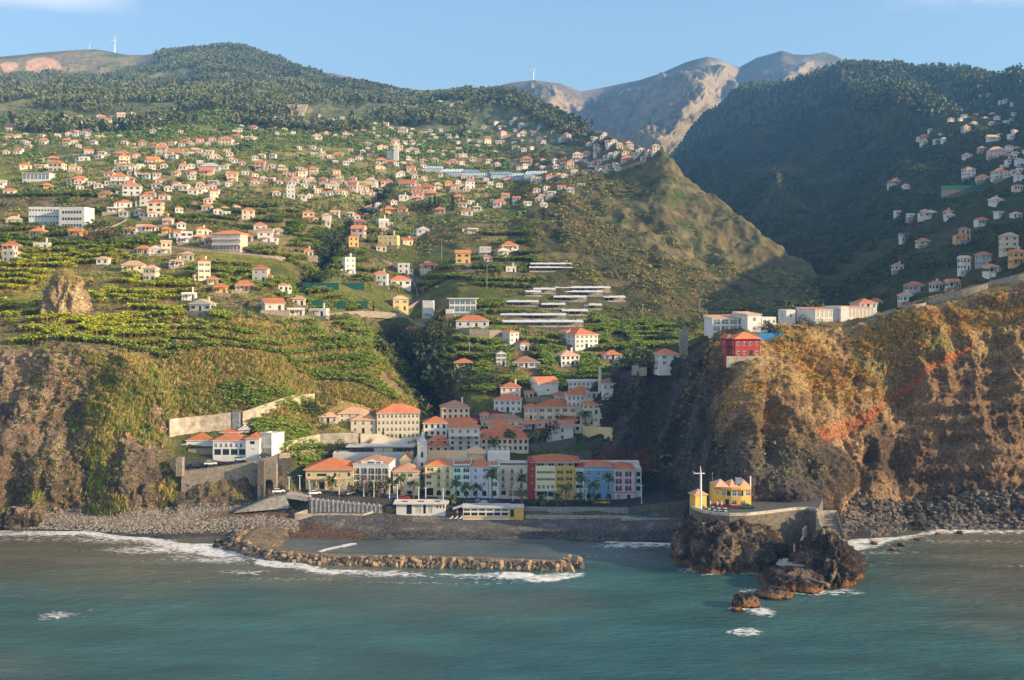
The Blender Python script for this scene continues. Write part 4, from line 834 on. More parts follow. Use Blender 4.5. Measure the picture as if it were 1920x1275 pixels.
# red house and clifftop hotel
V('two-storey red house with pale orange roof on the cliff top', 1378, 1426, 636, 669, 2, 'deepred', 'hip', RO, 4, 8, 2, 9, ww=1.3, cat='house', name='red_house', rh=2.2, group='clifftop buildings', ov=.7)
V('dark red side wing of the cliff-top red house', 1363, 1376, 636, 667, 2, 'redwall', 'hip', RO, 1, 8, 1, 7, ww=1.1, rh=1.6, group='clifftop buildings')
def bays(label, x0, x1, top, base, floors, cols, rz, d, D, roof, rm, st='curtain', cat='hotel', name='hotel_wing', ww=.72, rh=None, wall='white'):
    cx = (x0 + x1) / 2; p = pt(cx, base, D); w_ = (x1 - x0) * D / F / math.cos(R(rz)); h = (base - top) * D / F; fh = h / floors
    s1 = Side((-w_ / 2, -d / 2), (1, 0), w_)
    for f_ in range(floors):
        for c in range(cols): s1.win(w_ * (c + .5) / cols, f_ * fh + .25, w_ / cols * ww, fh - .6, st)
    c = Vector((math.sin(R(rz)) * -d / 2, math.cos(R(rz)) * d / 2, 0)); PLACED.append((cx, (top + base) / 2, x1 - x0))
    return building(name, p + c, R(rz), w_, d, h, dict(front=s1), wall, roof, rm, rh, .3, 5, (), label, cat, 'clifftop buildings', dep=.9)
bays('left half of the white clifftop hotel with two rows of bays', 1527, 1578, 580, 613, 2, 6, 14, 15, 452, 'shed', RO, rh=.5)
bays('right half of the white clifftop hotel stepping up the slope', 1588, 1640, 577, 596, 1, 7, 14, 12, 462, 'shed', RO, rh=.5)
V('plain white stair tower between the two hotel halves', 1576, 1591, 577, 613, 2, 'white', 'flat', RF, 0, 14, 0, 12, D=452, cat='tower', name='stair_tower', group='clifftop buildings')
V('orange hip roofed pavilion behind the right end of the hotel', 1611, 1645, 569, 580, 1, 'white', 'hip', RO, 3, 8, 2, 9, D=485, group='clifftop buildings')
bays('white hotel block with large glass bays behind the red house', 1335, 1400, 597, 622, 2, 4, 8, 10, 432, 'shed', RP, st='blue', ww=.85, rh=1.0)
V('solid white block at the right of the glass-bay building', 1401, 1428, 590, 624, 2, 'white', 'shed', RP, 1, 16, 1, 11, D=428, ww=1.2, cat='block', name='white_block', group='clifftop buildings', rh=.8)
V('low white villa beside the blue pool screen', 1428, 1456, 597, 623, 2, 'white', 'flat', RF, 3, 16, 2, 9, D=432, ww=1.0, group='clifftop buildings')
V('small white house between palms on the cliff top', 1474, 1492, 583, 600, 1, 'white', 'flat', RF, 1, 10, 1, 8, D=456, group='clifftop buildings')
# front row
def row(label, x0, x1, top, base, D, d, wall, roof, rm, spec, name='row_building', cat='building', rh=None, ov=.35, found=3, rz=0, rspec=None, dep=.22, group='buildings along the seafront'):
    """spec: list of (x_px, y_top_px, w_px, h_px, style, shutter px, arch, balcony)"""
    k = D / F; w_ = (x1 - x0) * k; h = (base - top) * k; s1 = Side((-w_ / 2, -d / 2), (1, 0), w_)
    for (x, yt, wp, hp, st, sh, ar, bl) in spec: s1.win((x - x0) * k, max(.05, (base - yt - hp) * k), wp * k, hp * k, st, sh * k, ar, bl)
    p = pt((x0 + x1) / 2, base, D); p.y += d / 2; PLACED.append(((x0 + x1) / 2, (top + base) / 2, x1 - x0))
    sd = dict(front=s1)
    if rspec: sd['right'] = rspec(Side((w_ / 2, -d / 2), (0, 1), d))
    return building(name, p, R(rz), w_, d, h, sd, wall, roof, rm, rh, ov, found, (), label, cat, group, dep=dep), w_, h, k
def band_(root, w_, d, z0, z1, pr, mt, name='cornice'):
    b = MB(); b.box(-w_ / 2 - pr, w_ / 2 + pr, -d / 2 - pr, -d / 2 - .003, z0, z1); return b.build(name, [M[mt]], root)
# town hall
g = []
for x, y, a, b_ in ((579, 888, 5, 6), (628, 887, 5, 6), (636, 888, 2, 6), (654, 886, 5, 7)): g.append((x, y, a, b_, 'brown', 0, False, False))
for x, y, a, b_ in ((628, 905, 5, 7), (636, 905, 2.5, 8), (654, 904, 4, 9)): g.append((x, y, a, b_, 'plain', 0, False, False))
g += [(585, 905, 12, 8, 'blue', 0, False, False), (603, 904, 10, 13, 'dark', 0, False, False), (603, 888, 18, 5, 'dark', 0, False, False)]
th, w_, h, k = row('cream and orange town hall with broad tiled roof at waterfront left', 573, 663, 881, 917, 409, 15, 'tanwall', 'hip', RO, g, 'town_hall', 'town hall', rh=3.0, ov=.8)
b = MB()
for x in (-7.0, -4.5, -1.2, 1.4): b.tube((x, -8.6, 0), (x, -8.6, 3.6), .22, .22, 8)
b.box(-7.6, 2.2, -9.0, -7.51, 3.6, 3.95); b.box(-7.6, 2.2, -9.0, -8.8, 3.95, 4.7)
b.build('portico', [M['tanwall']], th); band_(th, w_, 15, 3.3, 3.55, .08, 'tan'); 
# white shuttered building
g = []
for yy, hh, ar in ((878, 11, True), (891, 9, False), (903, 9, False)):
    for i, x in enumerate((671, 685, 699, 712, 725)): g.append((x, yy, 4.2, hh, 'plain', 2.6, ar, False))
for i, x in enumerate((672, 685, 699, 712, 725)): g.append((x, 916, 7, 9, 'dark', 0, True, False))
sd = lambda s_: (s_.win(3, 6, 1, 1.6), s_)[1]
wb_, w_, h, k = row('white three-storey building with green arched shutters by the square', 664, 732, 870, 926, 410, 13, 'white', 'hip', RB, g, 'shuttered_building', 'building', rh=2.3, ov=.25, rz=-4)
band_(wb_, w_, 13, h - .5, h - .2, .12, 'frame'); band_(wb_, w_, 13, 2.2, 2.4, .08, 'shutter')
b = MB(); b.prism([(-3.4, -6.5), (4.2, -6.5), (4.2, -6.1), (-3.4, -6.1)], h + .17, h + 1.0); b.poly([(-1.8, -6.51, h + 1.0), (1.8, -6.51, h + 1.0), (0, -6.51, h + 1.7)]); b.poly([(1.8, -6.1, h + 1.0), (-1.8, -6.1, h + 1.0), (0, -6.1, h + 1.7)]); b.poly([(-1.8, -6.51, h + 1), (0, -6.51, h + 1.7), (0, -6.1, h + 1.7), (-1.8, -6.1, h + 1)]); b.poly([(0, -6.51, h + 1.7), (1.8, -6.51, h + 1), (1.8, -6.1, h + 1), (0, -6.1, h + 1.7)]); pd_ = b.build('pediment', [M['frame']], wb_)
for x in (-.9, -.3, .3, .9, 2.4, 3.1): link('window', win_mesh(.35, .55, 'tiny'), pd_, (x, -6.72, h + .3))
row('cream house with brown hip roof behind the leaning palms', 737, 786, 885, 928, 412, 10, 'cream', 'hip', RB, [(743, 888, 4, 6, 'plain', 2, False, False), (757, 888, 4, 6, 'plain', 2, False, False), (769, 888, 4, 6, 'plain', 2, False, False), (744, 903, 4, 6, 'plain', 2, False, False), (768, 903, 4, 6, 'plain', 2, False, False), (768, 920, 9, 7, 'dark', 0, False, False), (748, 918, 5, 9, 'dark', 0, False, False)], 'house', 'house', rh=2.4)
row('small cream house with steep red gable and arched window', 750, 770, 864, 885, 424, 9, 'paleochre', 'front', RO, [(762, 868, 4, 7, 'plain', 0, True, False)], 'house', 'house', rh=2.3)
# church
ch = empty('church', pt(792, 928, 424), 0, 'white church with spired clock tower and tan nave roof', 'church'); PLACED.append((792, 870, 20))
k = 424 / F; z0 = 0
b = MB(); tw = 3.3; zt = (928 - 832) * k
s1 = Side((-tw / 2, -tw / 2), (1, 0), tw)
for yy, hh in ((846, 11), (866, 7), (879, 4), (892, 6)): s1.h += arch_rects(tw / 2, .9, (928 - yy - hh) * k, hh * k)
s2 = Side((tw / 2, -tw / 2), (0, 1), tw); s2.h += arch_rects(tw / 2, .9, (928 - 857) * k, 11 * k); s3 = Side((-tw / 2, tw / 2), (0, -1), tw); s3.h += arch_rects(tw / 2, .9, (928 - 857) * k, 11 * k)
for q_ in (s1, s2, s3): facade(b, q_.o, q_.u, q_.L, 0, zt, q_.h, .5)
b.poly([(tw / 2, tw / 2, 0), (-tw / 2, tw / 2, 0), (-tw / 2, tw / 2, zt), (tw / 2, tw / 2, zt)]); b.box(-tw / 2 + .6, tw / 2 - .6, -tw / 2 + .6, tw / 2 - .6, 0, zt - .2, 1)
tower = b.build('tower', [M['white'], M['iron']], ch)
b = MB(); b.box(-tw / 2 - .25, tw / 2 + .25, -tw / 2 - .25, tw / 2 + .25, zt, zt + .35)
b.prism([(-tw / 2 + .2, -tw / 2 + .2), (tw / 2 - .2, -tw / 2 + .2), (tw / 2 - .2, tw / 2 - .2), (-tw / 2 + .2, tw / 2 - .2)], zt + .35, zt + 1.1)
for i in range(8):
    a, a2 = i * math.pi / 4 + .39, (i + 1) * math.pi / 4 + .39
    for (r0, r1, za, zb) in ((1.5, .95, zt + 1.1, zt + 2.1), (.95, .0, zt + 2.1, zt + 4.6)): b.poly([(r0 * math.cos(a), r0 * math.sin(a), za), (r0 * math.cos(a2), r0 * math.sin(a2), za), (r1 * math.cos(a2), r1 * math.sin(a2), zb), (r1 * math.cos(a), r1 * math.sin(a), zb)])
for sx_ in (-1, 1):
    for sy_ in (-1, 1): b.tube((sx_ * 1.45, sy_ * 1.45, zt + .35), (sx_ * 1.45, sy_ * 1.45, zt + 1.6), .2, .02, 6)
b.tube((0, 0, zt + 4.5), (0, 0, zt + 5.3), .05, .03, 5); b.box(-.3, .3, -.03, .03, zt + 4.95, zt + 5.03)
b.build('spire', [M['palegrey']], tower)
b = MB(); b.tube((0, -tw / 2 - .12, zt - 1.4), (0, -tw / 2 - .01, zt - 1.4), .95, .95, 20, 0); b.tube((0, -tw / 2 - .16, zt - 1.4), (0, -tw / 2 - .121, zt - 1.4), .78, .78, 20, 1); b.box(-.04, .04, -tw / 2 - .2, -tw / 2 - .162, zt - 1.4, zt - .85, 2); b.box(0, .42, -tw / 2 - .2, -tw / 2 - .162, zt - 1.43, zt - 1.36, 2)
b.build('clock', [M['frame'], M['white'], M['iron']], tower)
b = MB(); b.box(-tw / 2 - 2.6, -tw / 2 - .003, 1.2, 12, 0, (928 - 872) * k); b.poly([(-tw / 2 - 2.6, 1.2, 56 * k), (-tw / 2 - .003, 1.2, 56 * k), (-tw / 2 - .003, 1.2, 76 * k)]); b.poly([(-tw / 2 - 2.6, 1.2, 56 * k), (-tw / 2 - .003, 1.2, 76 * k), (-tw / 2 - .003, 12, 76 * k), (-tw / 2 - 2.6, 12, 56 * k)], 1)
b.build('aisle', [M['white'], M['roof_grey']], ch)
b = MB(); x0, x1, ya, yb_ = tw / 2 + .003, 17, -.8, 9; ze, zr = (928 - 873) * k, (928 - 847) * k
b.box(x0, x1, ya, yb_, 0, ze); b.build('nave', [M['white']], ch)
b = MB(); b.poly([(x0, ya - .3, ze + .01), (x1 - 1, ya - .3, ze + .01), (x1 - 1, 4, zr), (x0, 4, zr)]); b.poly([(x1 - 1, yb_ + .3, ze + .01), (x0, yb_ + .3, ze + .01), (x0, 4, zr), (x1 - 1, 4, zr)]); b.poly([(x1 - 1, ya - .3, ze), (x1 - 1, yb_ + .3, ze), (x1 - 1, 4, zr)], 1)
b.build('nave_roof', [M['roof_tan'], M['white']], ch)
V('church sacristy with upper tan hip roof', 872, 910, 851, 866, 1, 'white', 'hip', RT_, 0, 0, 0, 8, D=432, rh=2.2, cat='sacristy', name='sacristy')
V('lower tan hip roof annex in front of the sacristy', 876, 906, 861, 870, 1, 'white', 'hip', RT_, 0, 0, 0, 5, D=424, rh=1.2, cat='annex', name='annex')
V('low white annex with pointed gables behind the yellow building', 812, 868, 868, 880, 1, 'white', 'gable', 'roof_grey', 0, 0, 0, 4, D=421, rh=1.2, cat='annex', name='annex')
# yellow
g = []
for yy in (877, 890, 903):
    for x in (822.5, 839): g.append((x, yy, 5.2, 9.5, 'plain', 0, False, True))
g += [(807, 878, 5, 5, 'plain', 2.6, True, False), (804, 891, 4, 6, 'plain', 2.2, False, False), (804, 903, 4, 6, 'plain', 2.2, False, False), (806, 915, 13, 14, 'dark', 0, False, False), (823, 919, 9, 10, 'dark', 0, True, False), (840, 919, 9, 10, 'dark', 0, True, False)]
yb2, w_, h, k = row('pale yellow four-storey building with small iron balconies', 797, 848, 874, 930, 412, 12, 'paleochre', 'hip', RO, g, rh=1.7, ov=.3)
b = MB(); b.box(-5.6, -.8, -6.9, -6.01, h - 2.6, h - 2.35); b.build('canopy', [M['roof_orange']], yb2)
# mint, lavender, mint
for lb, x0, x1, mt, tp, rf in (('mint green building with dark arched shutters, left of the lavender one', 848.6, 882.4, 'mint', 873, 'flat'), ('lavender white building between two mint green ones', 883, 916, 'lavender', 876, 'hip'), ('narrow mint green strip right of the lavender building', 916.6, 935.6, 'mint', 875, 'flat')):
    g = []; wd = x1 - x0; cs = [x0 + wd * .26, x0 + wd * .76] if wd > 22 else [x0 + wd * .52]
    for yy in (878, 891, 904):
        for x in cs: g.append((x, yy, 4.4, 7.5, 'plain', 3 if mt == 'mint' else 0, mt == 'mint', False))
    for x in cs: g.append((x, 920, 9 if mt == 'mint' else 8, 10, 'dark', 0, True, False))
    o, w_, h, k = row(lb, x0, x1, tp, 930, 412 if mt == 'mint' else 412.3, 12, mt, rf, RO, g, rh=1.6, ov=.2)
    if mt == 'mint': band_(o, w_ - .3, 12, h - .55, h - .25, .08, 'shutter')
g = []
for yy in (879, 893, 906):
    for x in (943, 960, 977.5): g.append((x, yy, 6, 9, 'plain', 0, False, True))
g += [(944, 920, 9, 8, 'dark', 0, False, False), (977, 920, 8, 8, 'dark', 0, False, False)]
o, w_, h, k = row('sand coloured building with glass roof terrace and balconies', 936.2, 989, 875, 930, 412, 12, 'tan', 'flat', RF, g)
b = MB(); b.box(-w_ / 2 + .3, w_ / 2 - .3, -5.9, -5.85, h + .5, h + 1.3); b.build('glass_rail', [M['glass_blue']], o)
b = MB(); b.box(-1.5, 5.5, -5.998 - .06, -6.003, 0, 2.0); b.build('base_panel', [M['roof_brown']], o)
# red stair tower, pale yellow, ochre under one orange roof
o, w_, h, k = row('dark red stair tower with three small windows', 989.6, 1004, 865, 930, 411.5, 12, 'redwall', None, RO, [(998, yy, 3.4, 4, 'plain', 0, False, False) for yy in (877, 890, 903)], cat='tower', name='stair_tower')
g = []
for yy in (883, 896):
    for x in (1010.5, 1019, 1027.5, 1036): g.append((x, yy, 4.4, 5, 'plain', 1.3, False, False))
for x in (1010.5, 1019, 1027.5, 1036): g.append((x, 909, 5.6, 8, 'blue', 0, True, False))
g.append((1022, 922, 32, 9, 'dark', 0, False, False))
o, w_, h, k = row('pale yellow building with four windows per floor', 1004.3, 1041.5, 876, 933, 411.5, 12, 'paleyellow', 'flat', RF, g)
band_(o, w_, 12, (933 - 919) * k, (933 - 917) * k, .5, 'frame')
g = []
for yy in (882, 895, 908):
    for x in (1050.5, 1067): g.append((x, yy, 4.2, 6, 'plain', 3.2, False, False))
g += [(1050, 924, 5, 10, 'blue', 0, False, False), (1067, 923, 6, 11, 'blue', 0, False, False)]
row('bright ochre building with dark shutters beside the pale yellow one', 1042, 1077.5, 876, 935, 411.5, 12, 'orangeyellow', 'flat', RF, g)
g = [(x, 869, 4, 5, 'dark', 0, False, False) for x in (1011, 1017, 1031, 1036, 1049, 1054, 1069)]
row('set-back glazed top storey under the widest orange roof', 1004.5, 1077, 866, 875.5, 413.5, 11, 'palegrey', 'hip', RO, g, rh=1.9, ov=2.2, cat='penthouse', name='penthouse', found=0)
g = [(1086.5, 884, 13, 6, 'dark', 0, False, False), (1086.5, 896, 13, 6, 'dark', 0, False, False), (1086.5, 909, 13, 6, 'dark', 0, False, False), (1086.5, 924, 12, 9, 'blue', 0, False, False)]
row('narrow white building with wide dark window bands', 1078, 1095, 878, 936, 412, 12, 'white', 'hip', RO, g, rh=1.2, ov=.1)
g = []
for yy in (882, 896, 909):
    for x in (1104, 1122, 1141): g.append((x, yy, 5, 9, 'plain', 0, False, False))
for x in (1104, 1122, 1141): g.append((x, 925, 9, 10, 'dark', 0, True, False))
o, w_, h, k = row('bright blue building with arched ground-floor doors', 1095.5, 1149.8, 876, 936, 412, 12, 'bluewall', 'hip', RO, g, rh=1.4, ov=.1)
band_(o, w_, 12, h - 1.0, h - .85, .08, 'frame')
g = []
for yy in (884, 898, 911):
    for x in (1160, 1178): g.append((x, yy, 4.6, 9.5, 'plain', 3.2, True, False))
g += [(1160, 927, 5, 9, 'blue', 0, False, False), (1179, 928, 6, 9, 'dark', 0, False, False)]
o, w_, h, k = row('pink building with tall arched shutters at the right end', 1150.4, 1190.5, 880, 937, 412, 12, 'palepink', 'hip', RO, g, rh=1.4, ov=.2)
band_(o, w_, 12, (937 - 924) * k, (937 - 923) * k, .08, 'redwall')
row('grey end building with open rear balconies behind the pink one', 1190.9, 1203, 880, 937, 413, 14, 'palegrey', 'flat', RF, [(1197, yy, 7, 8, 'dark', 0, False, False) for yy in (885, 898, 912)])
row('long white parapet building behind the blue and pink roofs', 1090, 1199, 869, 900, 426, 5, 'white', 'flat', RF, [], cat='building')
# museum and white block
row('modern museum wall of white panels behind the town hall', 624, 772, 852, 876, 431, 7, 'palegrey', 'flat', RF, [], cat='museum', name='museum', found=6)
o, w_, h, k = row('dark glazed museum hall under a thin concrete slab', 655, 770, 838, 852, 437, 9, 'darkgrey', 'slab', 'roof_grey', [(x, 841, 11, 9, 'dark', 0, False, False) for x in (664, 678, 692, 750, 763)] + [(710, 840, 17, 11, 'curtain', 0, False, False), (728, 840, 16, 11, 'curtain', 0, False, False)], cat='museum', name='museum_hall', ov=1.2)
o, w_, h, k = row('white block with pergola roof between church and red tower', 914, 956, 852, 880, 424, 8, 'white', 'flat', RF, [(928 + 4 * i, 862, 2.6, 3, 'dark', 0, False, False) for i in range(4)])
b = MB()
for i in range(9): x = -w_ / 2 + .3 + i * (w_ - .6) / 8; b.box(x - .08, x + .08, -3.9, -3.74, h + .5, h + 2.2)
b.box(-w_ / 2, w_ / 2, -3.95, -3.7, h + 2.2, h + 2.35); b.build('pergola', [M['frame']], o)
# ------------------------------------------------------------ hillside houses transcribed from the photograph
def parse(s, ox, oy, k):
    out = []
    for t in s.split():
        a = t.split(','); X, Y, W_ = float(a[0]), float(a[1]), float(a[2]); c = a[3] if len(a) > 3 else 'wr'
        out.append((ox + X / k, oy + Y / k, W_ / k, c))
    return out
HS = []
HS += parse("""195,525,50 262,495,55,cr 350,480,50,pr 50,550,60,pr 55,600,60,cr 150,555,50,pr 165,615,45 245,625,70 265,525,50,cr 325,595,50 375,625,60,yr 425,630,45 440,515,50 505,510,60,pr 565,485,60 600,520,70 680,490,60,wp 745,468,45 720,500,50 790,500,60,cr 560,600,60,yf 490,570,60 430,575,55 500,610,50,wf 105,675,40,cr 555,545,50,wp 830,490,50,yr 905,560,35,yr 675,530,50,wf 385,585,50 130,630,45,cr
800,650,55,cr 860,650,60,cr 915,645,45 965,640,45,pr 1045,630,70 1125,625,60,pr 1195,615,55,pr 1265,638,95,cr2 1330,600,70,cr 1405,605,70,cf 500,690,75 570,695,50,cr 675,700,95,cr 470,725,70,wf 300,730,85,cr 145,772,90,cr 225,770,80,cf 310,785,95,cr2 415,780,80,cp 435,850,110,cr 515,868,50,cf 265,885,65,or 48,918,80,cr 15,860,50,cf
770,712,70,pr 700,742,90,cr 865,738,105,yr 790,768,60,cf 750,768,40,gf 920,768,45,cr 905,692,80,cr 985,692,100 1100,682,60,cp 1175,690,50,cr 1200,715,60,cp 945,712,50,wf 1035,770,80,cr 1125,745,50,gf 1180,778,130,gg 1160,802,100,pr 1000,812,60,cr 1070,808,60,pr 610,818,70,cr 610,865,55,or 665,862,110,wr2 730,848,85,cr 785,818,50 905,858,85 985,873,45,pr 1050,888,55 1083,913,70 1195,892,45,pr 1205,948,70,cr2 1200,862,80,gf 1305,845,75,cr2 1285,768,40,cr 1305,728,50,cr 1340,708,70,pr 1435,722,45,cr2 1460,778,65,cr 1380,808,40,wf 1430,758,50,cf 1585,772,40,cr 1590,800,70,cp 1685,782,55,cf 1765,788,80,cr 1520,848,45 1550,862,50,pr 1435,860,70,cr 1630,818,40,pr 1650,852,60,wp 1700,828,70,cr 1635,935,60,wf3 1815,848,60 1875,862,45,cr 1895,825,60,cr 1785,905,40,cf 1855,922,45,wr 1900,912,40,wp 1790,674,40,wf 1765,698,30,cf 1895,702,50,cp 1840,582,60,wp 1780,602,70,cp 1900,562,50,cp
585,935,95,yt2 740,918,130 850,932,65 705,988,100,wr2 820,978,90,wr2 920,948,70 870,1045,110,cr3 640,1018,110,wf 780,1032,55,wp 1165,1008,85 1090,995,45,pr 1225,1028,45,wp 1395,1058,90,cr2 940,1080,55,pr 1735,1068,85,cr 1835,1080,55,wp
1430,495,40,wp 1500,500,50,wf 1550,517,60,yf 1600,507,60,cf 1660,508,50,cr 1725,507,55,pr 1790,503,50,wp 1740,548,70,pr 1680,532,50,wp 1600,558,45,cr 1650,577,40,wf 1480,543,50,pr 1420,548,60,pr 1860,503,50,cp""", 0, 60, 3)
HS += parse("""775,405,40 690,420,50,wp 545,460,55,wp 690,458,30,wf 390,470,45 247,525,45,pr 75,552,50,pr 40,567,35,wr 85,580,45,cr 160,562,50,cr 340,552,45,wp 405,572,60,cp 515,577,45,wr 575,587,40,cf 660,587,40,wf 710,584,35,wf 745,584,30,wf 830,582,35,cf 225,582,50,wp 460,627,40,pr 520,625,30,wf2 365,622,60 360,655,60,yr2 285,662,60,cp 40,708,60,cr 210,668,40,cp 350,718,50,wf 230,704,60,pr 160,724,60,wr 115,732,50,pr 285,738,80,wr 340,748,60,pr 275,774,70,cr 560,683,45,pr 455,668,35,cp 520,738,45,wp 585,733,50,cp 685,688,35,pr 740,704,60,cf 860,708,55,cr 885,633,60,cr 825,652,40,pr 690,742,60,pr 740,748,50,cp 960,627,60,wf 1040,632,50,wf 1040,658,50,gf 975,592,60,pp 1000,572,60,wr 1085,578,50,pr 1175,607,45,or 935,518,45,wp 965,543,60,wf 1080,525,50,pr 1120,530,50,cf 1340,607,80,wr2 1305,617,40,cr 1170,562,40,cp 960,728,50,pr2 940,755,50,wp 1025,752,35,wf 1100,748,80,cr2 1170,760,40,pr 1435,602,30,wr 1480,603,40,wf 1560,632,40,cr 1595,628,50,wr 1625,644,40,cp 1680,644,60,cp 1750,678,50,wp 1800,708,60,cr2 1660,694,50,pr 1670,728,80,pr 1610,754,45,pf2 1510,744,60,pr 1515,778,55,cr 1570,768,50,cr 1310,738,70,cr 1390,724,70,wp 1350,752,60,pr 1440,694,50,pr 1500,678,40,wp 1455,798,60,pf 1235,832,60,pr 1175,838,50,wf 1300,892,40,wr 1245,922,60,wf 1270,905,50,wp
450,782,60,pr 400,807,55,pr 465,802,40,cr 525,837,45 610,878,80,cp 430,872,110 315,864,90,pr 225,853,70,wp 35,828,60 15,862,40,pr 120,872,70,pr 165,888,50,or 60,913,80,cr 225,924,60,cr 875,843,40,wr 1000,852,65,cr 950,874,50,pr 785,883,75 720,858,45,pr 700,888,70,cr 665,886,60,or 540,893,110,cr 490,928,90,pr2 570,928,80,cr2 490,952,80,pr2 410,942,70,wf 720,948,80,pr2 680,942,60,cp 790,972,45,wf 825,1008,80,gf2 985,937,60,cr 915,967,40,wf 950,977,80,cr 1110,978,40,wf 615,1022,70,cr 765,1032,80,wr 215,1013,80,wp 270,988,40,pr 335,1018,90,or 400,1018,70,or 105,1042,60,wf 120,1058,120 210,1058,90,cr 300,1080,90,wf""", 620, 60, 3)
HS += parse("""1410,568,80,pr 1405,592,70,wp 1430,548,40,wr 1490,553,40,pf 1500,578,35,pp 1485,418,35,wp 1605,453,30,wf 1620,518,60,wp 1660,493,50,cp 1720,468,50,wp 1760,443,50,cp 1780,463,40,wp 1860,473,40,cp 1755,573,70,wp 1800,558,45,pr 1770,348,40,pp 1830,368,50,pr 1395,318,30,wp 1580,293,30,cp 1650,303,30,cp 1720,323,40,pr 1780,662,130,pp2 1705,632,60,pp 1845,640,50,pr 1625,668,60 1640,785,95,wr3 1710,788,85,cr2 1800,780,100,wr2 1770,742,60,or 1900,838,60,cr2 1900,782,50,wr 1845,698,50,wr 1885,658,50,pr 1900,714,50,wp 1250,808,95,cr 1300,830,50,yr 1910,748,40,pr 1790,912,110,wn 1425,980,105,wvr 1330,985,55,wf 1530,972,55,wr 1800,978,50,wf 1715,1020,100,wr 1610,1072,70,wr 1612,1105,90,or 1290,1112,50,wf2 1395,1132,95,cr2""", 1240, 60, 2.8235)
HS += parse("""165,1012,80,ct2 300,1157,200,gr 440,1148,80,wvr 545,1132,100,wr 225,1228,120,wvr 930,892,150,cvp3 630,1010,80,wp2 765,985,150,gr2 815,1032,150,wr 985,975,90,or 1000,920,50,wr 15,1262,50,cr""", 1640, 230, 3.643)
HS += parse("""75,185,110,cn 205,252,95,cr 420,252,90,or 60,333,125,cr 230,322,110,wf 55,373,110,cr 45,398,60,gf 725,243,85,wr2 845,225,85,wr 795,225,50,or 940,188,60,pf 1020,208,50,wr 935,238,60,or 1010,262,90,wr 1140,243,100,cr 1050,288,90,wf2 1110,283,70,cp 1180,303,80,pr2 1380,283,120,cr 1465,218,105,wr2 1490,285,105,wt2 1565,244,80,wp 1735,362,80,cr 800,352,90,cr 875,353,100,wvf 935,350,70,cp 1055,385,90,cp 1005,423,60,wp 575,410,50,or 745,447,150,cn 840,503,90,cp 1150,500,105,cr3 1195,528,70,cr 1460,505,105,wr2 1240,572,105,or 1380,562,165,cr 1595,562,80,wr 1065,610,120,wf 1125,672,160,wvn 1545,668,165,wr 1665,698,140,wf2 1785,700,130,wf2 1680,640,70,cp""", 0, 360, 3)
HS += parse("""115,112,85,or 215,135,55,wp 405,158,90,pr2 390,200,95,pr2 370,248,80,or2 540,133,80,wf2 545,172,60,cp 560,242,140,yf2 525,274,75,cr 675,240,85,cr 760,178,90,wvr 1040,173,90,wf 985,343,105,or2 790,380,110,cr 1250,270,130,wr 1210,300,100,wvr 1110,308,90,gf 1127,337,55,or 1255,393,75,wf 350,404,95,wf3 510,437,105,wr2 650,402,80,wf2 635,468,155,wr 525,470,80,wf 635,608,120,yn2 785,655,60,wf3""", 540, 380, 3)
LM = [(105, 400, 'the long white clinic'), (67, 332, 'the glass-walled villa'), (195, 365, 'the brown-roofed yellow house'), (110, 530, 'the rocky knoll'), (752, 790, 'the cream school'), (792, 850, 'the church tower'), (865, 575, 'the modern glass villa'), (1082, 640, 'the apartment block'), (1022, 715, 'the white chapel'), (655, 500, 'the white cube house'), (868, 480, 'the ochre house'), (532, 212, 'the terraced glasshouse'), (742, 288, 'the hamlet church'), (930, 330, 'the pale net greenhouses'), (800, 380, 'the cypress grove'), (1870, 290, 'the long pink block'), (1570, 590, 'the clifftop hotel'), (1740, 540, 'the bungalow by the cliff road'), (1885, 455, 'the large cream gabled villa'), (435, 460, 'the pink inn'), (372, 575, 'the gabled white farmhouse'), (393, 315, 'the grey warehouse'), (1030, 500, 'the grey roofed greenhouse'), (540, 360, 'the white tower house'), (1800, 350, 'the green netting wall'), (1225, 290, 'the spur crest'), (1690, 345, 'the lone valley road'), (200, 215, 'the left wood edge'), (420, 265, 'the hill gully'), (1740, 250, 'the shaded hamlet'), (1870, 200, 'the right ridge wood')]
DIRS = ['right of', 'above right of', 'above', 'above left of', 'left of', 'below left of', 'below', 'below right of']
ORD = ['nearest', 'second nearest', 'third nearest', 'fourth nearest', 'fifth nearest', 'sixth nearest', 'seventh nearest', 'eighth nearest', 'ninth nearest', 'tenth nearest']
WN = dict(w='white', c='cream', p='pink', y='yellow', o='ochre', g='grey'); RN = dict(r='orange', t='brown', p='faded terracotta', f='flat', n='tan', g='grey')
cand = []
for (px, py, wp, c) in HS:
    if any(abs(px - q_[0]) < (wp + q_[2]) * .3 and abs(py - q_[1]) < 5 for q_ in PLACED): continue
    cand.append((px, py, wp, c)); PLACED.append((px, py - wp * .25, wp))
def auto_labels(items, text, lms=LM):
    """items: (px,py,key) -> unique label from look + landmark + direction + rank"""
    g = {}
    for i, (px, py, key) in enumerate(items):
        L_ = sorted(((px - a) ** 2 + ((py - b_) * 1.3) ** 2, a, b_, n_) for (a, b_, n_) in lms); L_ = [q_ for q_ in L_ if q_[0] > 40] or L_; d2, a, b_, n_ = L_[0]
        k_ = int(round(math.atan2(-(py - b_), px - a) / (math.pi / 4))) % 8; g.setdefault((key, n_, k_), []).append((d2, i))
    out = [None] * len(items)
    for (key, n_, k_), l in g.items():
        l.sort()
        for r_, (d2, i) in enumerate(l): out[i] = text(key) + (', ' + (ORD[min(r_, 9)]) if len(l) > 1 else ',') + ' ' + DIRS[k_] + ' ' + n_
    return out
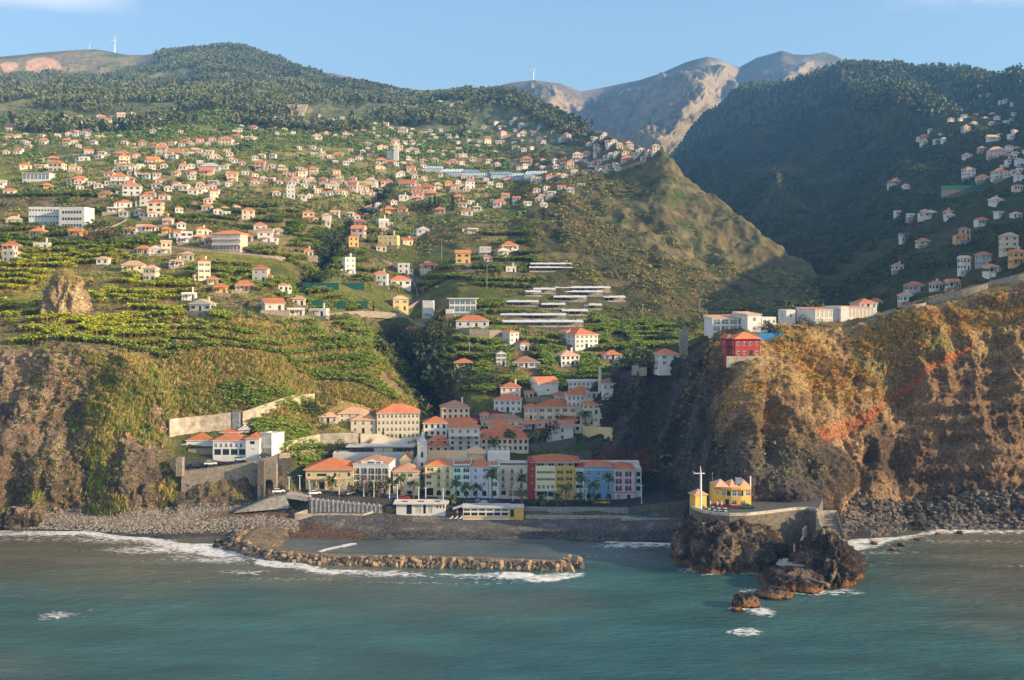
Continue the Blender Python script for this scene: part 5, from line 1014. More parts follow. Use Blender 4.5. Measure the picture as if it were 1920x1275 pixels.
def hkey(c, wp):
    fl = next((int(ch_) for ch_ in c if ch_.isdigit()), 0); return ('small ' if wp < 18 else '', c[0], [ch_ for ch_ in c[1:] if ch_ in 'rtpfng'][0], fl, 'v' in c)
def htext(k_):
    s, wl, rf, fl, v = k_
    t = {0: '', 2: 'two-storey ', 3: 'three-storey '}[fl]
    return f"{s}{t}{WN[wl]} house with {'flat' if rf == 'f' else RN[rf]} {'gable ' if v and rf != 'f' else ''}roof"
order = sorted(range(len(cand)), key=lambda i: -cand[i][2]); n_before = len([1 for o in bpy.data.objects if o.get('category') in ('house', 'building')])
ind = sorted(order[:max(0, 296 - n_before)]); rest = order[max(0, 296 - n_before):]
labs = auto_labels([(cand[i][0], cand[i][1], hkey(cand[i][3], cand[i][2])) for i in ind], htext)
restb = MB(); hr = random.Random(5)
HOUSES = []
def hill_house(px, py, wp, c, label):
    p = hit(px, py)
    if p is None: return
    D = p.y; W_ = max(wp * D / F * (.80 if px < 1600 else .68), 5.6); W_ = min(W_, 34); s, wl, rf, fl, v = hkey(c, wp)
    if fl == 0: fl = 2 if (hr.random() < .22 and W_ < 14 and wp > 17) else 1
    if W_ < 9 and fl == 2: fl = 1 if hr.random() < .6 else 2
    d = min(W_ * hr.uniform(.65, .9), 11); rz = hr.uniform(-8, 32); h = fl * 2.7 if wp < 20 else fl * 2.9
    if label is None and rf == 'r' and hr.random() < .5: rf = 'p'
    rk = 'flat' if rf == 'f' else ('front' if v else ('gable' if hr.random() < .15 else 'hip'))
    wide = W_ * math.cos(R(rz)) + d * abs(math.sin(R(rz))); sc_ = W_ / wide; W_ *= sc_ * 1.05; d *= sc_ * 1.02
    loc = p + Vector((-math.sin(R(rz)) * d / 2, math.cos(R(rz)) * d / 2, .15)); rmn = {'r': 'roof_orange', 't': 'roof_brown', 'p': 'roof_pale', 'f': 'roof_slab', 'n': 'roof_tan', 'g': 'roof_grey'}[rf]
    if v and rf == 'f': rk = 'front'
    wallm = WMAT[wl]
    if label is None:
        b = roof_mb(rk, W_, d, h, min(W_, d) * .33, .4); mt = Matrix.Translation(loc) @ Matrix.Rotation(R(rz), 4, 'Z'); off = {'r': 0, 'p': 2}.get(rf, 0)
        w2 = MB(); w2.box(-W_ / 2, W_ / 2, -d / 2, d / 2, -3, h - .03, 1)
        for x in (-.25, .25): w2.box(W_ * x - .5, W_ * x + .5, -d / 2 - .04, -d / 2 + .02, .9, 2.2, 3)
        for src in (b, w2):
            for f_, m_ in zip(src.f, src.m): restb.poly([mt @ Vector(src.v[i]) for i in f_], (1 if m_ == 1 else (3 if m_ == 3 else (2 if rf in 'pf' else 0))))
        return
    small = wp < 17
    cols = max(2, min(6, int(W_ / 3))); sc2 = 1 if small else 2
    if small: cols = min(cols, 3)
    st = 'tiny' if small else hr.choice(['plain', 'plain', 'dark', 'brown', 'tiny']); ww = 1.2 if small else hr.uniform(.95, 1.25)
    wl_name = {'c': hr.choice(['cream', 'cream', 'whitestone']), 'w': hr.choice(['white', 'white', 'offwhite', 'offwhite'])}.get(wl, wallm)
    o = simple('house', loc, R(rz), W_, d, fl, h / fl, wl_name, rk, rmn, cols, sc2, st=st, shut=(.35 if wp > 28 and hr.random() < .4 else 0), ww=ww, wh=1.25, label=label, cat='house', group='houses on the hillside', chim=([(W_ * .25, d * .15)] if hr.random() < .3 and not small else ()), door=not small, found=3.2, rh=min(W_, d) * .33)
    if not small and hr.random() < .45:                # veranda or terrace wall in front
        b = MB(); y0 = -d / 2 - 2.2; x1 = W_ * hr.uniform(.2, .5); b.box(-x1, x1, y0, -d / 2 - .003, -2.5, -.02)
        for i in range(4): x = -x1 + .15 + i * (2 * x1 - .3) / 3; b.box(x - .1, x + .1, y0, y0 + .2, -.02, 2.45)
        b.box(-x1 - .1, x1 + .1, y0 - .1, -d / 2 - .004, 2.45, 2.6, 1); b.build('veranda', [M[wl_name], M[rmn if rk != 'flat' else 'concrete']], o)
    if wp > 13 and hr.random() < .55:                    # stone terrace the house stands on
        b = MB(); e = hr.uniform(1, 3.5); b.box(-W_ / 2 - e, W_ / 2 + e * .6, -d / 2 - 3.2, -d / 2 - 2.7, -4.2, .2); b.box(-W_ / 2 - e, W_ / 2 + e * .6, -d / 2 - 2.697, -d / 2 - .004, -3.2, -.06, 1); b.build('terrace_wall', [M['stone'], M['concrete']], o)
    if wp > 15 and hr.random() < .45:                    # lower side wing
        b = MB(); sg = hr.choice((-1, 1)); ww_ = W_ * hr.uniform(.25, .45); x0 = sg * W_ / 2; x1 = x0 + sg * ww_; xa, xb = min(x0, x1) + (.003 if sg > 0 else 0), max(x0, x1) - (.003 if sg < 0 else 0); hh_ = 2.6; b.box(xa, xb, -d * .3, d * .45, -3, hh_); w9 = b.build('wing', [M[wl_name]], o)
        b = MB(); cx_, cy_ = (xa + xb) / 2, d * .075; b.prism([(xa, -d * .3 - .3), (xb + (.3 if sg > 0 else 0), -d * .3 - .3), (xb + (.3 if sg > 0 else 0), d * .45 + .3), (xa, d * .45 + .3)], hh_, hh_ + .15, 0)
        if rk != 'flat': b.poly([(xa, -d * .3 - .3, hh_ + .153), (xb, -d * .3 - .3, hh_ + .153), (xb if sg < 0 else xa, cy_, hh_ + 1.3)]); b.poly([(xb, d * .45 + .3, hh_ + .153), (xa, d * .45 + .3, hh_ + .153), (xb if sg < 0 else xa, cy_, hh_ + 1.3)]); q0_ = xa if sg < 0 else xb; b.poly([(q0_, -d * .3 - .3, hh_ + .153), (q0_, d * .45 + .3, hh_ + .153), (xb if sg < 0 else xa, cy_, hh_ + 1.3)])
        b.build('wing_roof', [M[rmn]], w9); link('window', win_mesh(1.0, 1.1, 'tiny'), w9, (cx_, -d * .3 - .13, .9))
    HOUSES.append(o)
for i, lb in zip(ind, labs): hill_house(*cand[i], lb)
for i in rest: hill_house(*cand[i], None)
for (px, py, wp, c) in cand:                              # the smallest neighbours inside the far clusters
    if wp < 21 and py < 420:
        for _ in range(4 if px < 1300 else 2):
            a_, b_ = px + hr.uniform(-38, 38), py + hr.uniform(-9, 8)
            if any(abs(a_ - q_[0]) < (q_[2] + 8) * .5 and abs(b_ - q_[1]) < 4 for q_ in PLACED): continue
            w9 = hr.uniform(7, 12); PLACED.append((a_, b_, w9)); hill_house(a_, b_, w9, hr.choice(['wr', 'cr', 'pr', 'wp', 'cp', 'wf', 'cr']), None)
ro_ = restb.build('distant_houses', [M['roof_orange'], M['white'], M['roof_pale'], M['glass']]); tag(ro_, 'smallest far houses dotted over the upper slopes', kind='stuff')
# --------- hillside specials
def special(name, label, cat, px, py, D=None, rz=0):
    p = hit(px, py) if D is None else pt(px, py, D)
    return empty(name, p, R(rz), label, cat)
# clinic: long grey white slab and two-storey right wing
p = hit(80, 424); k = p.y / F
s1 = grid_side((-30 * k, -6), (1, 0), 60 * k, 3, 3.6, 11, 1.0, 1.0, st='dark', z0=1.4); o = building('clinic', p + Vector((0, 8, 0)), R(6), 60 * k, 12, 10.5, dict(front=s1), 'palegrey', 'flat', RF, None, .1, 5, (), 'long grey-white clinic slab on the left slope', 'clinic', None)
p = hit(134, 428); s1 = grid_side((-25 * k, -6), (1, 0), 50 * k, 3, 3.7, 9, 1.3, 1.5, st='dark'); building('clinic_wing', p + Vector((0, 8, 0)), R(-6), 50 * k, 12, 11.5, dict(front=s1), 'white', 'flat', RF, None, .1, 5, (), 'white balconied wing at the right of the clinic', 'clinic', None)
p = hit(67, 341); k = p.y / F; s1 = Side((-25 * k, -5), (1, 0), 50 * k)
for i in range(7): s1.win(50 * k * (i + .5) / 7, .4, 50 * k / 7 * .82, 3.6, 'blue')
building('glass_villa', p + Vector((0, 5, 1.5)), 0, 50 * k, 10, 4.6, dict(front=s1), 'white', 'slab', RF, None, .6, 6, (), 'white villa with a long wall of glass, upper left slope', 'villa', None)
p = hit(867, 588); k = p.y / F; s1 = Side((-25 * k, -5), (1, 0), 50 * k)
for i in range(5): s1.win(50 * k * (i + .5) / 5, .3, 50 * k / 5 * .9, 2.7, 'blue'); s1.win(50 * k * (i + .5) / 5, 3.9, 50 * k / 5 * .86, 1.9, 'blue')
o = building('modern_villa', p + Vector((0, 6, .6)), 0, 50 * k, 10, 6.6, dict(front=s1), 'white', 'slab', RF, None, 1.2, 6, (), 'modern glass-fronted villa with pool terrace above the village', 'villa', None, dep=.8)
b = MB(); b.box(-30 * k, 44 * k, -12, -5.01, -5, -.4, 0); b.box(-14 * k, 12 * k, -11.9, -8, -.4, -.1, 1); b.box(-30 * k, -16 * k, -12, -7, -.4, 1.6, 2); b.box(14 * k, 44 * k, -11.7, -11.6, -.4, .8, 3); b.build('pool_terrace', [M['stone'], M['turq'], M['white'], M['glass_blue']], o)
p = hit(803, 598); s1 = Side((-2.7, -3), (1, 0), 5.4); building('white_tower_block', p + Vector((0, 3, 0)), 0, 5.4, 6, 8, dict(front=s1), 'white', 'flat', RF, None, .1, 4, (), 'blank white block at the left of the modern villa', 'block', None)
# long balconied inn
p = hit(427, 470); k = p.y / F; s1 = Side((-28 * k, -5), (1, 0), 56 * k)
for f_ in range(3):
    for i in range(8): s1.win(56 * k * (i + .5) / 8, f_ * 2.9 + .7, 56 * k / 8 * .68, 1.7, 'curtain' if f_ else 'plain')
o = building('inn', p + Vector((0, 5, 0)), R(-10), 56 * k, 10, 8.7, dict(front=s1), 'pink', 'hip', RO, 2, .6, 3, (), 'long three-storey pink inn with rows of balconies', 'inn', None, dep=.8)
b = MB()
for z in (2.9, 5.8): b.box(-28 * k, 28 * k, -5.9, -5.003, z, z + .9)
b.build('balcony_rail', [M['white']], o)
# hamlet church
p = hit(743, 300); o = empty('hamlet_church', p, 0, 'small white church tower of the upper hamlet', 'church'); b = MB(); b.box(-2.2, 2.2, -2.2, 2.2, -2, 13); b.box(-2.5, 2.5, -2.5, 2.5, 13, 13.5); b.build('tower', [M['white']], o)
b = MB(); b.prism([(-2.2, -2.2), (2.2, -2.2), (2.2, 2.2), (-2.2, 2.2)], 13.5, 14, 0); b.poly([(-2.2, -2.2, 14), (2.2, -2.2, 14), (0, 0, 19)]); b.poly([(2.2, -2.2, 14), (2.2, 2.2, 14), (0, 0, 19)]); b.poly([(2.2, 2.2, 14), (-2.2, 2.2, 14), (0, 0, 19)]); b.poly([(-2.2, 2.2, 14), (-2.2, -2.2, 14), (0, 0, 19)]); b.build('spire', [M['white']], o)
b = MB(); b.box(-9, -2.21, 0, 16, -2, 7); b.build('nave', [M['white']], o); b = MB(); b.poly([(-9.4, -.4, 7), (-2.2, -.4, 7), (-5.6, -.4, 9.5)], 1); b.poly([(-9.4, 16, 7), (-9.4, -.4, 7), (-5.6, -.4, 9.5), (-5.6, 16, 9.5)]); b.poly([(-2.2, -.4, 7), (-2.2, 16, 7), (-5.6, 16, 9.5), (-5.6, -.4, 9.5)]); b.build('roof', [M['roof_orange'], M['white']], o)
# greenhouses: low sheeted frames on their terraces
GH = [(1033, 500, 78, 'long'), (1033, 507, 82, 'lower long'), (1093, 545, 105, ''), (1021, 548, 42, ''), (1069, 563, 62, ''), (1140, 563, 66, ''), (980, 572, 60, ''), (1038, 577, 45, ''), (1112, 578, 34, ''), (1078, 589, 50, ''), (1000, 597, 124, ''), (1018, 610, 152, ''), (1000, 553, 30, ''), (1095, 553, 70, '')]
GL = auto_labels([(a, b_, 'g') for a, b_, c_, d_ in GH], lambda k_: 'greenhouse with pale sheet roof', [(1033, 503, 'the upper greenhouse edge'), (1069, 563, 'the long middle terrace'), (1000, 597, 'the modern glass villa terrace'), (1140, 570, 'the scrubby spur')])
for i, ((a, b_, wp, s), lb) in enumerate(zip(GH, GL)):
    p = hit(a, b_ + 3)
    if p is None: continue
    W_ = wp * p.y / F; o = empty('greenhouse', p + Vector((0, 2, .2)), R(hr.uniform(-5, 5)), 'low ' + lb if s == '' else s + ' ' + lb, 'greenhouse', 'greenhouses on the terraces')
    b = MB(); n_ = max(3, int(W_ / 3)); dd_ = 5.5
    for j in range(n_): x = -W_ / 2 + (j + .5) * W_ / n_; hw = W_ / n_ / 2; b.poly([(x - hw, -dd_ / 2, 2.3), (x + hw, -dd_ / 2, 2.3), (x + hw, dd_ / 2, 3.0 + .12 * (j % 2)), (x - hw, dd_ / 2, 3.0 + .12 * (j % 2))])
    b.box(-W_ / 2, W_ / 2, -dd_ / 2 - .1, -dd_ / 2 - .003, 2.05, 2.3); b.build('roof_sheet', [M['sheet']], o)
    b = MB()
    for j in range(n_ + 1): x = -W_ / 2 + j * W_ / n_; b.box(x - .05, x + .05, -dd_ / 2, -dd_ / 2 + .1, -.3, 2.05)
    b.box(-W_ / 2, W_ / 2, dd_ / 2 - .2, dd_ / 2, -.3, 2.3); b.box(-W_ / 2, W_ / 2, -dd_ / 2 + .1, -dd_ / 2 + .16, -.3, .5); b.build('frame', [M['whitestone']], o)
    b = MB(); b.box(-W_ / 2 - 1, W_ / 2 + 1, -dd_ / 2 - .9, -dd_ / 2 - .3, -4.5, -.3); b.build('terrace_wall', [M['darkstone']], o)
NG = [(812, 324, 34), (845, 330, 40), (878, 331, 40), (905, 337, 36), (940, 335, 44), (975, 338, 40), (1005, 334, 40)]
for i, (a, b_, wp) in enumerate(NG):
    p = hit(a, b_)
    W_ = wp * p.y / F; b = MB(); n_ = 8
    for j in range(n_): x = -W_ / 2 + (j + .5) * W_ / n_; hw = W_ / n_ / 2; b.poly([(x - hw, -14, 3), (x, -14, 3.8), (x, 14, 9), (x - hw, 14, 8.2)]); b.poly([(x, -14, 3.8), (x + hw, -14, 3), (x + hw, 14, 8.2), (x, 14, 9)])
    b.box(-W_ / 2, W_ / 2, -14.1, -14.003, -1, 3)
    tag(b.build('net_greenhouse', [M['net']], None, p + Vector((0, 12, 0)), R(hr.uniform(-8, 8))), ['leftmost', 'second', 'third', 'fourth', 'fifth', 'sixth', 'rightmost'][i] + ' net greenhouse, counted from the left, of the pale row on the slope', 'greenhouse', 'net greenhouses')
p = hit(532, 216); b = MB()
for j in range(5): b.box(-26, 26, -10 + j * 9, -4 + j * 9, -2 + j * 4.2, 1.4 + j * 4.2)
tag(b.build('terraced_glasshouse', [M['whitestone']], None, p), 'stepped pale glasshouse block at the forest edge', 'glasshouse')
p = hit(1805, 365); b = MB(); b.box(-15, 15, -.4, .4, -2, 3.2, 0); b.box(-15, 15, -.3, .3, 3.2, 6.4, 1); tag(b.build('net_wall', [M['darkstone'], M['greennet']], None, p), 'stone wall topped with green netting on the right slope', 'wall')
for i, (x0, x1, yy) in enumerate(((540, 684, 537), (566, 690, 572))):
    for j in range(3):
        a = x0 + (x1 - x0) * (j + .5) / 3; p = hit(a, yy + 4); W_ = (x1 - x0) / 3 * p.y / F * .97; b = MB(); b.box(-W_ / 2, W_ / 2, -.15, .15, -1, 2.6)
        tag(b.build('net_fence', [M['greennet']], None, p + Vector((0, 0, .3)), 0), ['left', 'middle', 'right'][j] + ' stretch of the ' + ['upper', 'lower'][i] + ' green windbreak net in the banana fields', 'fence', 'windbreak nets')

# ------------------------------------------------------------ roads on the slopes
def road(name, pts, wd=4.0, mt='tarmac'):
    P_ = []
    for (a, b_), (c, d) in zip(pts[:-1], pts[1:]):
        n_ = max(2, int(math.hypot(c - a, d - b_) / 6))
        for i in range(n_): q_ = hit(a + (c - a) * i / n_, b_ + (d - b_) * i / n_); P_.append(q_) if q_ else None
    V_ = []; P_ = [sum((P_[max(0, min(len(P_) - 1, i + k_))] for k_ in (-2, -1, 0, 1, 2)), Vector()) / 5 for i in range(len(P_))]
    for i, q_ in enumerate(P_):
        t_ = (P_[min(i + 1, len(P_) - 1)] - P_[max(i - 1, 0)]); n_ = Vector((-t_.y, t_.x, 0)).normalized()
        if n_.y < 0: n_ = -n_
        for o_, z_ in ((-wd * .5, -2.5), (-wd * .5, .75), (-wd * .5 + .3, .75), (-wd * .5 + .32, .15), (wd * .6, .15)): V_.append(q_ + n_ * o_ + Vector((0, 0, z_)))
    mi_ = np.tile([1, 1, 1, 0], len(P_) - 1)
    o = mesh_np(name, np.array([v[:] for v in V_]), grid_faces(len(P_), 5), None, smooth_=False, mats=[M[mt], M['stone']], midx=mi_); tag(o, kind='structure')
road('road', [(600, 592), (650, 586), (700, 586), (760, 592), (800, 612), (850, 618), (900, 622)])
road('road', [(700, 478), (745, 500), (785, 530), (790, 560), (750, 582)])
road('road', [(160, 437), (200, 428), (225, 418), (240, 405)])
road('road', [(1600, 610), (1660, 590), (1720, 572), (1800, 548), (1860, 530), (1940, 512)], 4.5)
road('road', [(540, 330), (620, 345), (700, 340), (800, 350), (880, 345)], 5)
road('road', [(60, 300), (150, 290), (250, 292), (330, 280), (400, 265)], 6)
road('road', [(1060, 330), (1110, 322), (1160, 318), (1215, 300)], 5)
road('road', [(1655, 345), (1680, 352), (1715, 358)], 4)
road('road', [(220, 478), (300, 462), (380, 470), (470, 478), (540, 486)], 4)
road('road', [(1130, 668), (1165, 680), (1200, 694), (1230, 690)], 4)
# ------------------------------------------------------------ rocks, pier head, breakwater
def rockblob(name, c, r, top, seed, label, cat='rock', group=None, n=64, rough=1.0, kind=None, c1=(.22, .165, .12), orange=True, parent=None, pw=2.6, dk=(.075, .06, .05)):
    """craggy rock rising from the sea: super-ellipsoid shell with ridged displacement"""
    u = np.linspace(0, 2 * np.pi, n * 2 + 1); v = np.linspace(-.35, np.pi / 2, n); U, V_ = np.meshgrid(u, v)
    e = 2 / pw; sp_ = lambda a: np.sign(a) * np.abs(a) ** e
    X = r[0] * sp_(np.cos(U)) * np.maximum(sp_(np.cos(V_)), 0); Y = r[1] * sp_(np.sin(U)) * np.maximum(sp_(np.cos(V_)), 0); Z = top * sp_(np.sin(V_))
    Z = np.where(V_ < 0, V_ * 8, Z)
    x, y, z = X + c[0], Y + c[1], Z
    nx_, ny_, nz_ = X / r[0] ** 2, Y / r[1] ** 2, Z / max(top, 1) ** 2; l = np.sqrt(nx_ ** 2 + ny_ ** 2 + nz_ ** 2) + 1e-6
    d = rough * (2.0 * ridged(x, y, z * .38, 4.6, 5, seed, .68) + .9 * fbm(x, y, z * .5, 2.6, 3, seed + 9) - .5); d = d * .4 + .6 * np.floor(d * 1.3 + .5 * vn(x / 2.2, y / 2.2, z / 3, seed + 2)) / 1.3
    d = d * np.minimum(1, (x * 0 + 1)); x = x + nx_ / l * d; y = y + ny_ / l * d; z = z + nz_ / l * d * .6
    x[:, -1] = x[:, 0]; y[:, -1] = y[:, 0]; z[:, -1] = z[:, 0]
    m1 = ridged(x, y, z * .5, 3.2, 4, seed + 3); m2 = fbm(x, y, z, 6, 3, seed + 5)
    col = np.zeros(x.shape + (3,)) + np.array(c1); col = lerp(col, dk, sstep(-.1, .4, m1)); col = lerp(col, (.34, .26, .18), sstep(.2, .6, m2) * .5)
    if orange: col = lerp(col, (.40, .17, .06), (1 - sstep(.8, 2.2, z + m2)) * .8)
    col = lerp(col, (.045, .04, .035), 1 - sstep(.1, .7, z + .3 * m2))
    o = mesh_np(name, np.stack([x, y, z], -1).reshape(-1, 3), grid_faces(*x.shape), M['near'], parent, smooth_=False, col=np.clip(col, .01, .9).reshape(-1, 3))
    return tag(o, label, cat, group, kind) if parent is None else o
def wxy(px, D): return ((px - 960) / F * D, D)
def zof(py, D): return H - (py - YH) / F * D
cx, cy = wxy(1382, 346)
rockblob('rock_pedestal', (cx - 3, cy - 1.5), (14.5, 19), 12.5, 301, 'dark rock mass under the terrace of the yellow house', rough=1.9, n=110, c1=(.26, .19, .14))
rockblob('sea_rock', (wxy(1330, 340)[0], 341), (8, 8), 4.2, 311, 'low dark rock lobe at the foot of the pedestal', rough=1.1)
rockblob('rock_outcrop', (wxy(1552, 322)[0], 324), (8.4, 15), 13.0, 321, 'tall craggy outcrop in front of the pier stairs', rough=2.5, n=110, pw=1.45, c1=(.36, .27, .18))
rockblob('rock_outcrop', (wxy(1492, 312)[0], 314), (8, 8.5), 4.2, 331, 'lower left shoulder of the pier outcrop with concrete landing', rough=1.1)
rockblob('sea_rock', (wxy(1452, 303)[0], 304), (4.6, 3.6), 1.9, 341, 'flat reef rock between the outcrop and the foaming rock', rough=.7, n=40)
rockblob('sea_rock', (wxy(1401, 294)[0], 294.5), (3.6, 2.6), 2.5, 351, 'orange brown rock standing alone in the white foam', rough=.8, n=40)
rockblob('sea_rock', (wxy(1383, 289)[0], 290), (1.5, 1.1), 1.0, 361, 'tiny rock in front of the foaming rock', rough=.35, n=24)
rockblob('shore_boulder', (wxy(38, 391)[0], 391), (6.5, 5), 6.5, 371, 'big sunlit boulder at the foot of the left cliff', rough=1.1, c1=(.38, .28, .20), orange=False)
rockblob('shore_boulder', (wxy(1722, 386)[0], 386), (2.0, 1.6), 3.2, 381, 'black upright boulder at the right shore', rough=.6, n=30, c1=(.07, .06, .055), orange=False)
for i, (a, b_, r_) in enumerate(((1690, 1022, 1.1), (1720, 1012, 1.5), (1760, 1003, 1.2), (1800, 1000, 1.0), (1640, 1020, .9), (1672, 1030, .8))):
    D = H * F / (b_ - YH); rockblob('wave_rock', (wxy(a, D)[0], D), (r_, r_ * .8), .8, 390 + i, ['low brown rock awash left of the black upright boulder', 'widest brown rock awash beside the black upright boulder', 'brown rock awash just right of the black boulder', 'rightmost brown rock awash at the right shore', 'leftmost brown rock awash at the right shore', 'farthest out brown rock awash at the right shore'][i], 'rock', 'rocks awash at the right shore', rough=.3, n=16)
for i, (a, b_, r_) in enumerate(((35, 998, 1.6), (410, 1016, 1.3), (425, 1022, 1.5), (405, 1024, 1.0))):
    D = H * F / (b_ - YH); rockblob('weed_rock', (wxy(a, D)[0], D), (r_, r_ * .8), .9, 400 + i, ['mossy rock in the surf at the far left edge', 'mossy rock in the surf nearest the beach, beside the breakwater', 'largest mossy surf rock close to the breakwater', 'leftmost of three mossy surf rocks beside the breakwater'][i], 'rock', 'mossy rocks in the left surf', rough=.3, n=16, c1=(.08, .10, .04), orange=False)
pmat('pierstone', (.15, .125, .10), rough=.95, noise=.5, nscale=1.1, detail=10, bump=.3, bscale=1.6)
# terrace of the yellow house
zt = 14.0; ed = [(1294, 352), (1302, 347), (1318, 343), (1340, 339.5), (1368, 338), (1400, 338.5), (1432, 341), (1462, 344), (1492, 347), (1516, 347.5), (1532, 345)]
out = [wxy(a, D) for a, D in ed]; plan = out + [wxy(1543, 366), wxy(1500, 374), wxy(1300, 376)]
b = MB(); b.prism(plan, -2, zt, 0, 1); tr = b.build('terrace', [M['pierstone'], M['tarmac']]); tag(tr, 'curved stone sea wall and paved terrace under the yellow house', 'terrace')
b = MB()
for (p, q_) in zip(out[:-1], out[1:]):
    p, q_ = Vector(p), Vector(q_); n_ = Vector(((q_ - p).y, -(q_ - p).x)).normalized() * .28; b.prism([tuple(p + n_ * .4), tuple(q_ + n_ * .4), tuple(q_ - n_), tuple(p - n_)], zt + .003, zt + .85)
b.build('parapet', [M['whitestone']], tr)
# stairs and walls towards the outcrop
st_ = empty('pier_stairs', Vector((*wxy(1550, 343), 0)), 0, 'walled concrete stairs running down to the rocky landing', 'stairs')
b = MB(); X0, X1 = wxy(1533, 343)[0] - st_.location.x, wxy(1565, 343)[0] - st_.location.x
for i in range(18): b.box(X0, X1, -18 + i, -17 + i, -2, 3.0 + i * .6)
b.build('steps', [M['stone']], st_)
b = MB()
for i in range(9): b.box(X1 + .003, X1 + .5, -18 + 2 * i, -16 + 2 * i, -2, 4.6 + i * 1.2)
b.build('right_wall', [M['darkstone']], st_)
b = MB()
for i in range(7): b.box(X0 - .45, X0 - .003, -14 + 2 * i, -12 + 2 * i, -2, 6.8 + i * 1.2)
b.build('left_wall', [M['whitestone']], st_)
b = MB(); b.box(X0, X1 + .6, .2, .6, 8, 14.6); b.build('top_wall', [M['whitestone']], st_)
w0 = wxy(1472, 326); b = MB(); b.prism([(w0[0] - 3.6, 322), (w0[0] + 5.5, 320), (w0[0] + 7, 331), (w0[0] - 1, 329)], -1, 3.7); tag(b.build('landing', [M['concrete']]), 'pale concrete landing on the outcrop shoulder', 'landing')
b = MB(); pA, pB = pt(1497, 1077, 311), pt(1552, 1094, 306); dd_ = (pB - pA); nn = Vector((-dd_.y, dd_.x, 0)).normalized() * .6
for q_ in (0,): b.poly([pA - nn, pB - nn, pB + nn, pA + nn]); b.poly([pA - nn - Vector((0, 0, .6)), pB - nn - Vector((0, 0, .6)), pB - nn, pA - nn]); b.poly([pA + nn, pB + nn, pB + nn - Vector((0, 0, .6)), pA + nn - Vector((0, 0, .6))]); b.poly([pB - nn - Vector((0, 0, .6)), pB + nn - Vector((0, 0, .6)), pB + nn, pB - nn]); b.poly([pA + nn - Vector((0, 0, .6)), pB + nn - Vector((0, 0, .6)), pB - nn - Vector((0, 0, .6)), pA - nn - Vector((0, 0, .6))])
tag(b.build('gangway', [M['trunk']]), 'brown sloping gangway along the front of the outcrop', 'gangway')
b = MB(); wl_ = [wxy(1512, 344), wxy(1506, 340), wxy(1502, 335), wxy(1494, 330)]
for i, (p, q_) in enumerate(zip(wl_[:-1], wl_[1:])): p, q_ = Vector(p), Vector(q_); n_ = Vector(((q_ - p).y, -(q_ - p).x)).normalized() * .25; z_ = 10.0 - i * 2.2; b.prism([tuple(p - n_), tuple(q_ - n_), tuple(q_ + n_), tuple(p + n_)], 0, z_)
tag(b.build('zigzag_wall', [M['whitestone']]), 'white zigzag parapet of the lower stair flight', 'wall')
# yellow house
yh = empty('yellow_house', pt(1374, 951, 352.5) + Vector((0, 0, .02)), 0, 'two-storey yellow house with curved front on the pier terrace', 'house'); k = 352.5 / F
fx = [(-34 * k, 2.2), (-22 * k, .2), (-4 * k, -1.0), (14 * k, -1.2), (34 * k, -.4)]; hh = 6.1; b = MB(); wins = []
for i, (p, q_) in enumerate(zip(fx[:-1], fx[1:])):
    L_ = math.hypot(q_[0] - p[0], q_[1] - p[1]); u = ((q_[0] - p[0]) / L_, (q_[1] - p[1]) / L_); s1 = Side(p, u, L_)
    if i == 0: s1.win(L_ * .5, 3.5, 1.1, 1.5, 'blue'); s1.win(L_ * .55, 1.2, .8, 1.1)
    elif i == 1: s1.win(L_ * .25, 3.5, 1.2, 1.5, 'blue'); s1.win(L_ * .75, 3.5, 1.1, 1.5, 'dark'); s1.win(L_ * .6, .1, 1.2, 2.4, 'door')
    elif i == 2: s1.win(L_ * .3, 3.5, 1.3, 1.6, 'blue'); s1.win(L_ * .8, 3.5, 1.1, 1.6, 'blue'); s1.win(L_ * .3, .9, 1.5, 1.3)
    else: s1.win(L_ * .12, 3.5, .7, 1.6, 'dark'); s1.win(L_ * .7, 3.5, 1.6, 1.6, 'blue'); s1.win(L_ * .2, .9, 1.5, 1.3)
    facade(b, p, u, L_, 0, hh, s1.h, .22); wins.append(s1)
back_ = [(34 * k, 9), (-34 * k, 9)]
for p, q_ in ((fx[-1], back_[0]), (back_[0], back_[1]), (back_[1], fx[0])): b.poly([(*p, 0), (*q_, 0), (*q_, hh), (*p, hh)])
b.poly([(*p, hh) for p in fx + back_]); pmat('housewall', (.68, .44, .10), rough=.85, noise=.12, nscale=.5, detail=8); b.build('wall', [M['housewall']], yh); place_windows(yh, wins, False)
def ring(pts, z0, z1, o_, mt, nm):
    b = MB()
    for p, q_ in zip(pts[:-1], pts[1:]): p, q_ = Vector(p), Vector(q_); n_ = Vector(((q_ - p).y, -(q_ - p).x)).normalized(); b.prism([tuple(p + n_ * o_), tuple(q_ + n_ * o_), tuple(q_ + n_ * .004), tuple(p + n_ * .004)], z0, z1)
    return b.build(nm, [M[mt]], yh)
ring(fx, 0, .85, .06, 'redwall', 'plinth'); ring(fx, 5.3, 5.45, .25, 'roof_orange', 'eave')
b = MB(); z = hh
for (x0, x1, xp) in ((-33 * k, -6 * k, -20 * k), (-6 * k, 12 * k, 2 * k), (12 * k, 34 * k, 24 * k)):
    b.poly([(x0, -.2, z), (x1, -.2, z), (xp, 3.2, z + 1.9)]); b.poly([(x0, 8.8, z), (x0, -.2, z), (xp, 3.2, z + 1.9)]); b.poly([(x1, -.2, z), (x1, 8.8, z), (xp, 3.2, z + 1.9)]); b.poly([(x1, 8.8, z), (x0, 8.8, z), (xp, 3.2, z + 1.9)])
yr = b.build('roof', [M['roof_pale']], yh)
